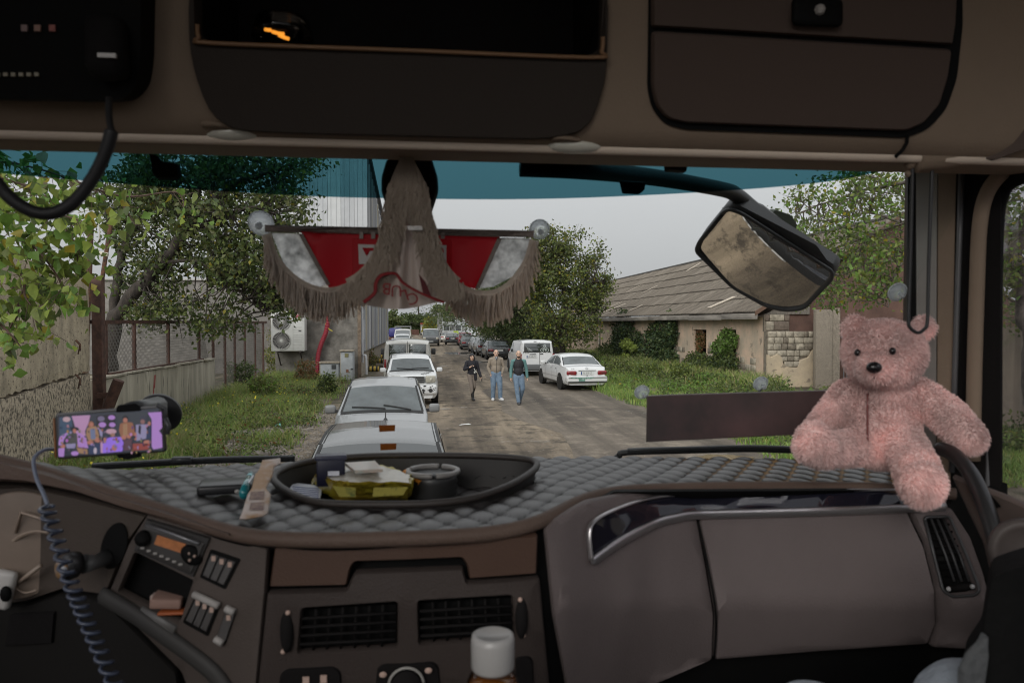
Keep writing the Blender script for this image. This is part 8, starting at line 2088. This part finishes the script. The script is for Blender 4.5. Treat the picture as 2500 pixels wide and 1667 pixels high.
for py in (1208, 1234): MB().poly([atY(*p, float(np.interp(p[1], [1117, 1266], [1.45, 1.225])) - .0145) for p in ((612, py - 8), (646, py - 10), (644, py + 10), (608, py + 10))]).build('printed_square', M('print_brown', (.10, .035, .03), .5, col2=(.25, .16, .11), vs=120), cw_)
# bottle
bo = thing('bottle', 'small bottle with a frosted white cap and amber liquid in front of the console', 'bottle', (0, .9, 2.0))
cq = atY(1203, 1565, .93); bx_ = cq.x; zc = atY(1203, 1545, .93).z
rcp = 53 * .93 / 1800 * 1.02
MB().lathe((bx_, .93, zc), [(rcp * .93, -.046), (rcp * .99, -.042), (rcp, -.01), (rcp * .96, -.002), (rcp * .8, 0), (rcp * .72, -.003), (0, -.003)], 32, (0, 0, 1)).build('cap', M('cap_frost', (.42, .41, .40), .35, trans=.25), bo, True)
MB().lathe((bx_, .93, zc), [(.034, -.30), (.036, -.28), (.0365, -.10), (.0345, -.066), (.030, -.055), (.024, -.048)], 30, (0, 0, 1)).build('glass', clear_mat('bottle_clear', (.80, .76, .70), gloss=.9), bo, True)
MB().lathe((bx_, .93, zc), [(.031, -.298), (.034, -.28), (.0345, -.085), (.032, -.066), (.028, -.060), (0, -.059)], 26, (0, 0, 1)).build('liquid', M('liquid_amber', (.28, .10, .015), .2, coat=.5), bo, True)
MB().lathe((bx_, .93, zc), [(.0375, -.28), (.0378, -.275), (.0378, -.105), (.0375, -.10)], 26, (0, 0, 1)).build('label_band', M('label_ochre', (.30, .14, .03), .5, var=.3, vs=60), bo, True)
rbox('engine_cover', (bx_ - .05, .84, zc - .34), (.9, .5, .08), .02, blk_s, cab)

# =================================================================== TEDDY BEAR
fur_m = M('fur_pink', (.85, .63, .60), .85, var=.16, vs=11, sheen=.2); fur_s = leaf_mat('fur_strand', (.88, .66, .63), .28, .25, 11)
bear = thing('teddy_bear', 'pink plush teddy bear sitting on the right end of the dashboard', 'teddy bear', atZ(2150, 1130, 2.39))
BY = 1.46; k = 1.0 / 1800
def bp(px, py, dy=0.0): return atY(px, py, BY + dy)
def br(r, dy=0.0): return (r - 8) * (BY + dy) * 1.065 / 1800
caps = [(bp(2158, 862, -.02), (br(104), br(92), br(90))), (bp(2158, 890, -.03), (br(92), br(85), br(62))), (bp(2136, 898, -.075), (br(50), br(52), br(44))),
        (bp(2152, 1040), (br(98), br(82), br(112))), (bp(2160, 960), (br(82), br(66), br(52))), (bp(2150, 1085, -.01), (br(96), br(82), br(62))),
        (bp(2070, 962, .02), bp(2016, 1022, .04), br(46), br(42)), (bp(2016, 1022, .04), bp(1985, 1060, .05), br(42), br(38)),
        (bp(2240, 955, -.01), bp(2310, 1010, -.06), br(46), br(50)), (bp(2310, 1010, -.06), bp(2366, 1068, -.09), br(52), br(46)),
        (bp(2090, 1090, -.03), bp(2010, 1098, -.08), br(50), br(44)), (bp(2000, 1094, -.09), bp(1985, 1066, -.10), br(50), br(44)), (bp(2012, 1100, -.08), bp(1980, 1090, -.1), br(46), br(46)),
        (bp(2206, 1085, -.06), bp(2236, 1140, -.13), br(56), br(52)), (bp(2236, 1140, -.13), bp(2250, 1190, -.16), br(56), br(52)), (bp(2256, 1182, -.185), (br(58), br(34), br(58)))]
def ear(px, py): return [(bp(px, py, .0), (br(42), br(20), br(42)))]
caps += ear(2085, 800) + ear(2254, 800)
body_me = blob_mesh(caps, .0062, 8); body_me.materials.clear(); body_me.materials.append(fur_m); body_me.name = 'bear_body'
bb_ = link(bpy.data.objects.new('plush_body', body_me), bear)
# fur: tapered strands rooted on the surface
nvt = len(body_me.vertices); co = np.empty(nvt * 3, np.float32); body_me.vertices.foreach_get('co', co); co = co.reshape(-1, 3)
body_me.calc_loop_triangles(); tri = np.empty(len(body_me.loop_triangles) * 3, np.int32); body_me.loop_triangles.foreach_get('vertices', tri); tri = tri.reshape(-1, 3)
A, B, C = co[tri[:, 0]], co[tri[:, 1]], co[tri[:, 2]]; cr_ = np.cross(B - A, C - A); ar = np.linalg.norm(cr_, axis=1); nf = 85000
ix = nrg.choice(len(tri), nf, p=ar / ar.sum()); u, v = nrg.uniform(0, 1, (2, nf)); m_ = u + v > 1; u[m_] = 1 - u[m_]; v[m_] = 1 - v[m_]
P = A[ix] + (B - A)[ix] * u[:, None] + (C - A)[ix] * v[:, None]; N = unit(cr_[ix])
flow = np.stack([np.sin(P[:, 2] * 70 + P[:, 0] * 30), np.cos(P[:, 0] * 60), -1.1 + .5 * np.sin(P[:, 0] * 50 + P[:, 2] * 40)], 1)
D_ = unit(N * 1.0 + .55 * flow * .7 + nrg.normal(size=(nf, 3)) * .35); L_ = nrg.uniform(.005, .0105, nf)[:, None]
S_ = unit(np.cross(D_, nrg.normal(size=(nf, 3)))) * .00085
Vf = np.stack([P - S_, P + S_, P + D_ * L_ * .6 + S_ * .6, P + D_ * L_ + np.array([0, 0, -1]) * L_ * .25], 1).reshape(-1, 3); i = np.arange(nf) * 4
o = mesh_np('fur', Vf, np.concatenate([np.stack([i, i + 1, i + 2], 1), np.stack([i, i + 2, i + 3], 1)]), [fur_s], None, bear); o['kind'] = 'stuff'
nose = M('nose_black', (.012, .010, .011), .25)
def hitbear(px, py):
    d = ray(px, py); d.normalize(); ok, loc, nn, f_ = bb_.ray_cast(EYE, d) if False else (False, None, None, None)
    return None
from mathutils.bvhtree import BVHTree
bv = BVHTree.FromPolygons([tuple(v.co) for v in body_me.vertices], [tuple(p.vertices) for p in body_me.polygons])
def onbear(px, py, off=0.0):
    d = ray(px, py).normalized(); h_ = bv.ray_cast(EYE, d); return (h_[0] - d * off) if h_[0] is not None else bp(px, py)
c = onbear(2134, 897, .006); MB().ball(c, (.0155, .012, .0115), 16).build('nose', nose, bear, True)
for px, py in ((2094, 861), (2179, 857)): MB().ball(onbear(px, py, .007), (.0065, .006, .0075), 12).build('eye', nose, bear, True)
MB().tube([onbear(2118 - 0, y, .004) for y in np.linspace(960, 1112, 12)], .0022, 5).build('chest_seam', M('seam_pink', (.20, .07, .065), .9), bear, True)
MB().tube([onbear(2134, y, .004) for y in (910, 922, 934)], .0012, 5).build('mouth_seam', M('seam_pink', (.20, .07, .065), .9), bear, True)

# =================================================================== PASSENGER AND SEAT (lower right corner)
ps = thing('person', 'seated passenger in black jacket and pale jeans, only knees and sleeve showing', 'person', (.75, .3, 1.4))
jl = M('jeans_pale', (.26, .29, .33), .9, var=.12, vs=10, bump=.4, bs=40)
k1 = atY(1985, 1800, .95); k2 = atY(2362, 1745, .93); hip = Vector((.86, .34, 1.98))
legs = [(hip + Vector((-.11, 0, 0)), k1, .085, .062), (k1, k1 + Vector((.02, .03, -.5)), .062, .05), (hip + Vector((.1, 0, 0)), k2, .085, .062), (k2, k2 + Vector((.02, .03, -.5)), .062, .05)]
tor = [(hip, (.17, .15, .13)), (hip + Vector((0, -.02, .30)), (.19, .13, .26)), (hip + Vector((-.16, -.02, .48)), hip + Vector((.16, -.02, .48)), .07, .07)]
hdp = hip + Vector((0, -.02, .78))
elb = atY(2475, 1480, .72); wri = atY(2370, 1600, .86)
arms = [(hip + Vector((-.2, .0, .47)), hip + Vector((-.2, -.10, .20)), .055, .045), (hip + Vector((-.2, -.10, .20)), hip + Vector((-.08, .10, .14)), .045, .032)]
feet_ = [(k1 + Vector((.02, .03, -.5)), k1 + Vector((.02, .20, -.52)), .05, .04), (k2 + Vector((.02, .03, -.5)), k2 + Vector((.02, .20, -.52)), .05, .04)]
blob('body', head_caps(hdp, 1.0, math.pi) + tor + legs + arms + feet_ + hand_caps(hip + Vector((-.08, .10, .14)), (.3, 1, -.2), 1, .5, inward=(0, 0, -1)), .011, skin, ps, 5)
blob('jeans', fat(legs, .014) + fat(tor[:1], .012), .011, jl, ps, 4)
blob('jacket', fat(tor[1:], .022) + fat(arms, .018), .013, M('jacket_black', (.008, .008, .008), .9, spec=.08, bump=.3, bs=30), ps, 4)
bg_ = thing('black_bag', 'large black soft bag held upright in the lower right corner', 'bag', atY(2460, 1660, .86))
panel('bag_body', rounded([(2330, 1720), (2350, 1620), (2390, 1560), (2412, 1420), (2424, 1398), (2470, 1382), (2620, 1335), (2620, 1760), (2330, 1760)], 14), lambda a, b: atY(a, b, .88 - .05 * math.sin((a - 2330) / 290 * 3.14)), (.085, .10, -.015), M('bag_black', (.006, .006, .006), .9, spec=.08, bump=.2, bs=60), bg_, step=30, edge=8, soft=.4)
panel('bag_strap', rounded([(2352, 1640), (2372, 1600), (2400, 1572), (2412, 1548), (2418, 1600), (2404, 1700), (2352, 1720)], 6), lambda a, b: atY(a, b, .82), (0, .01, 0), M('strap_grey', (.06, .063, .066), .9, bump=.4, bs=60), bg_, step=20, edge=4)
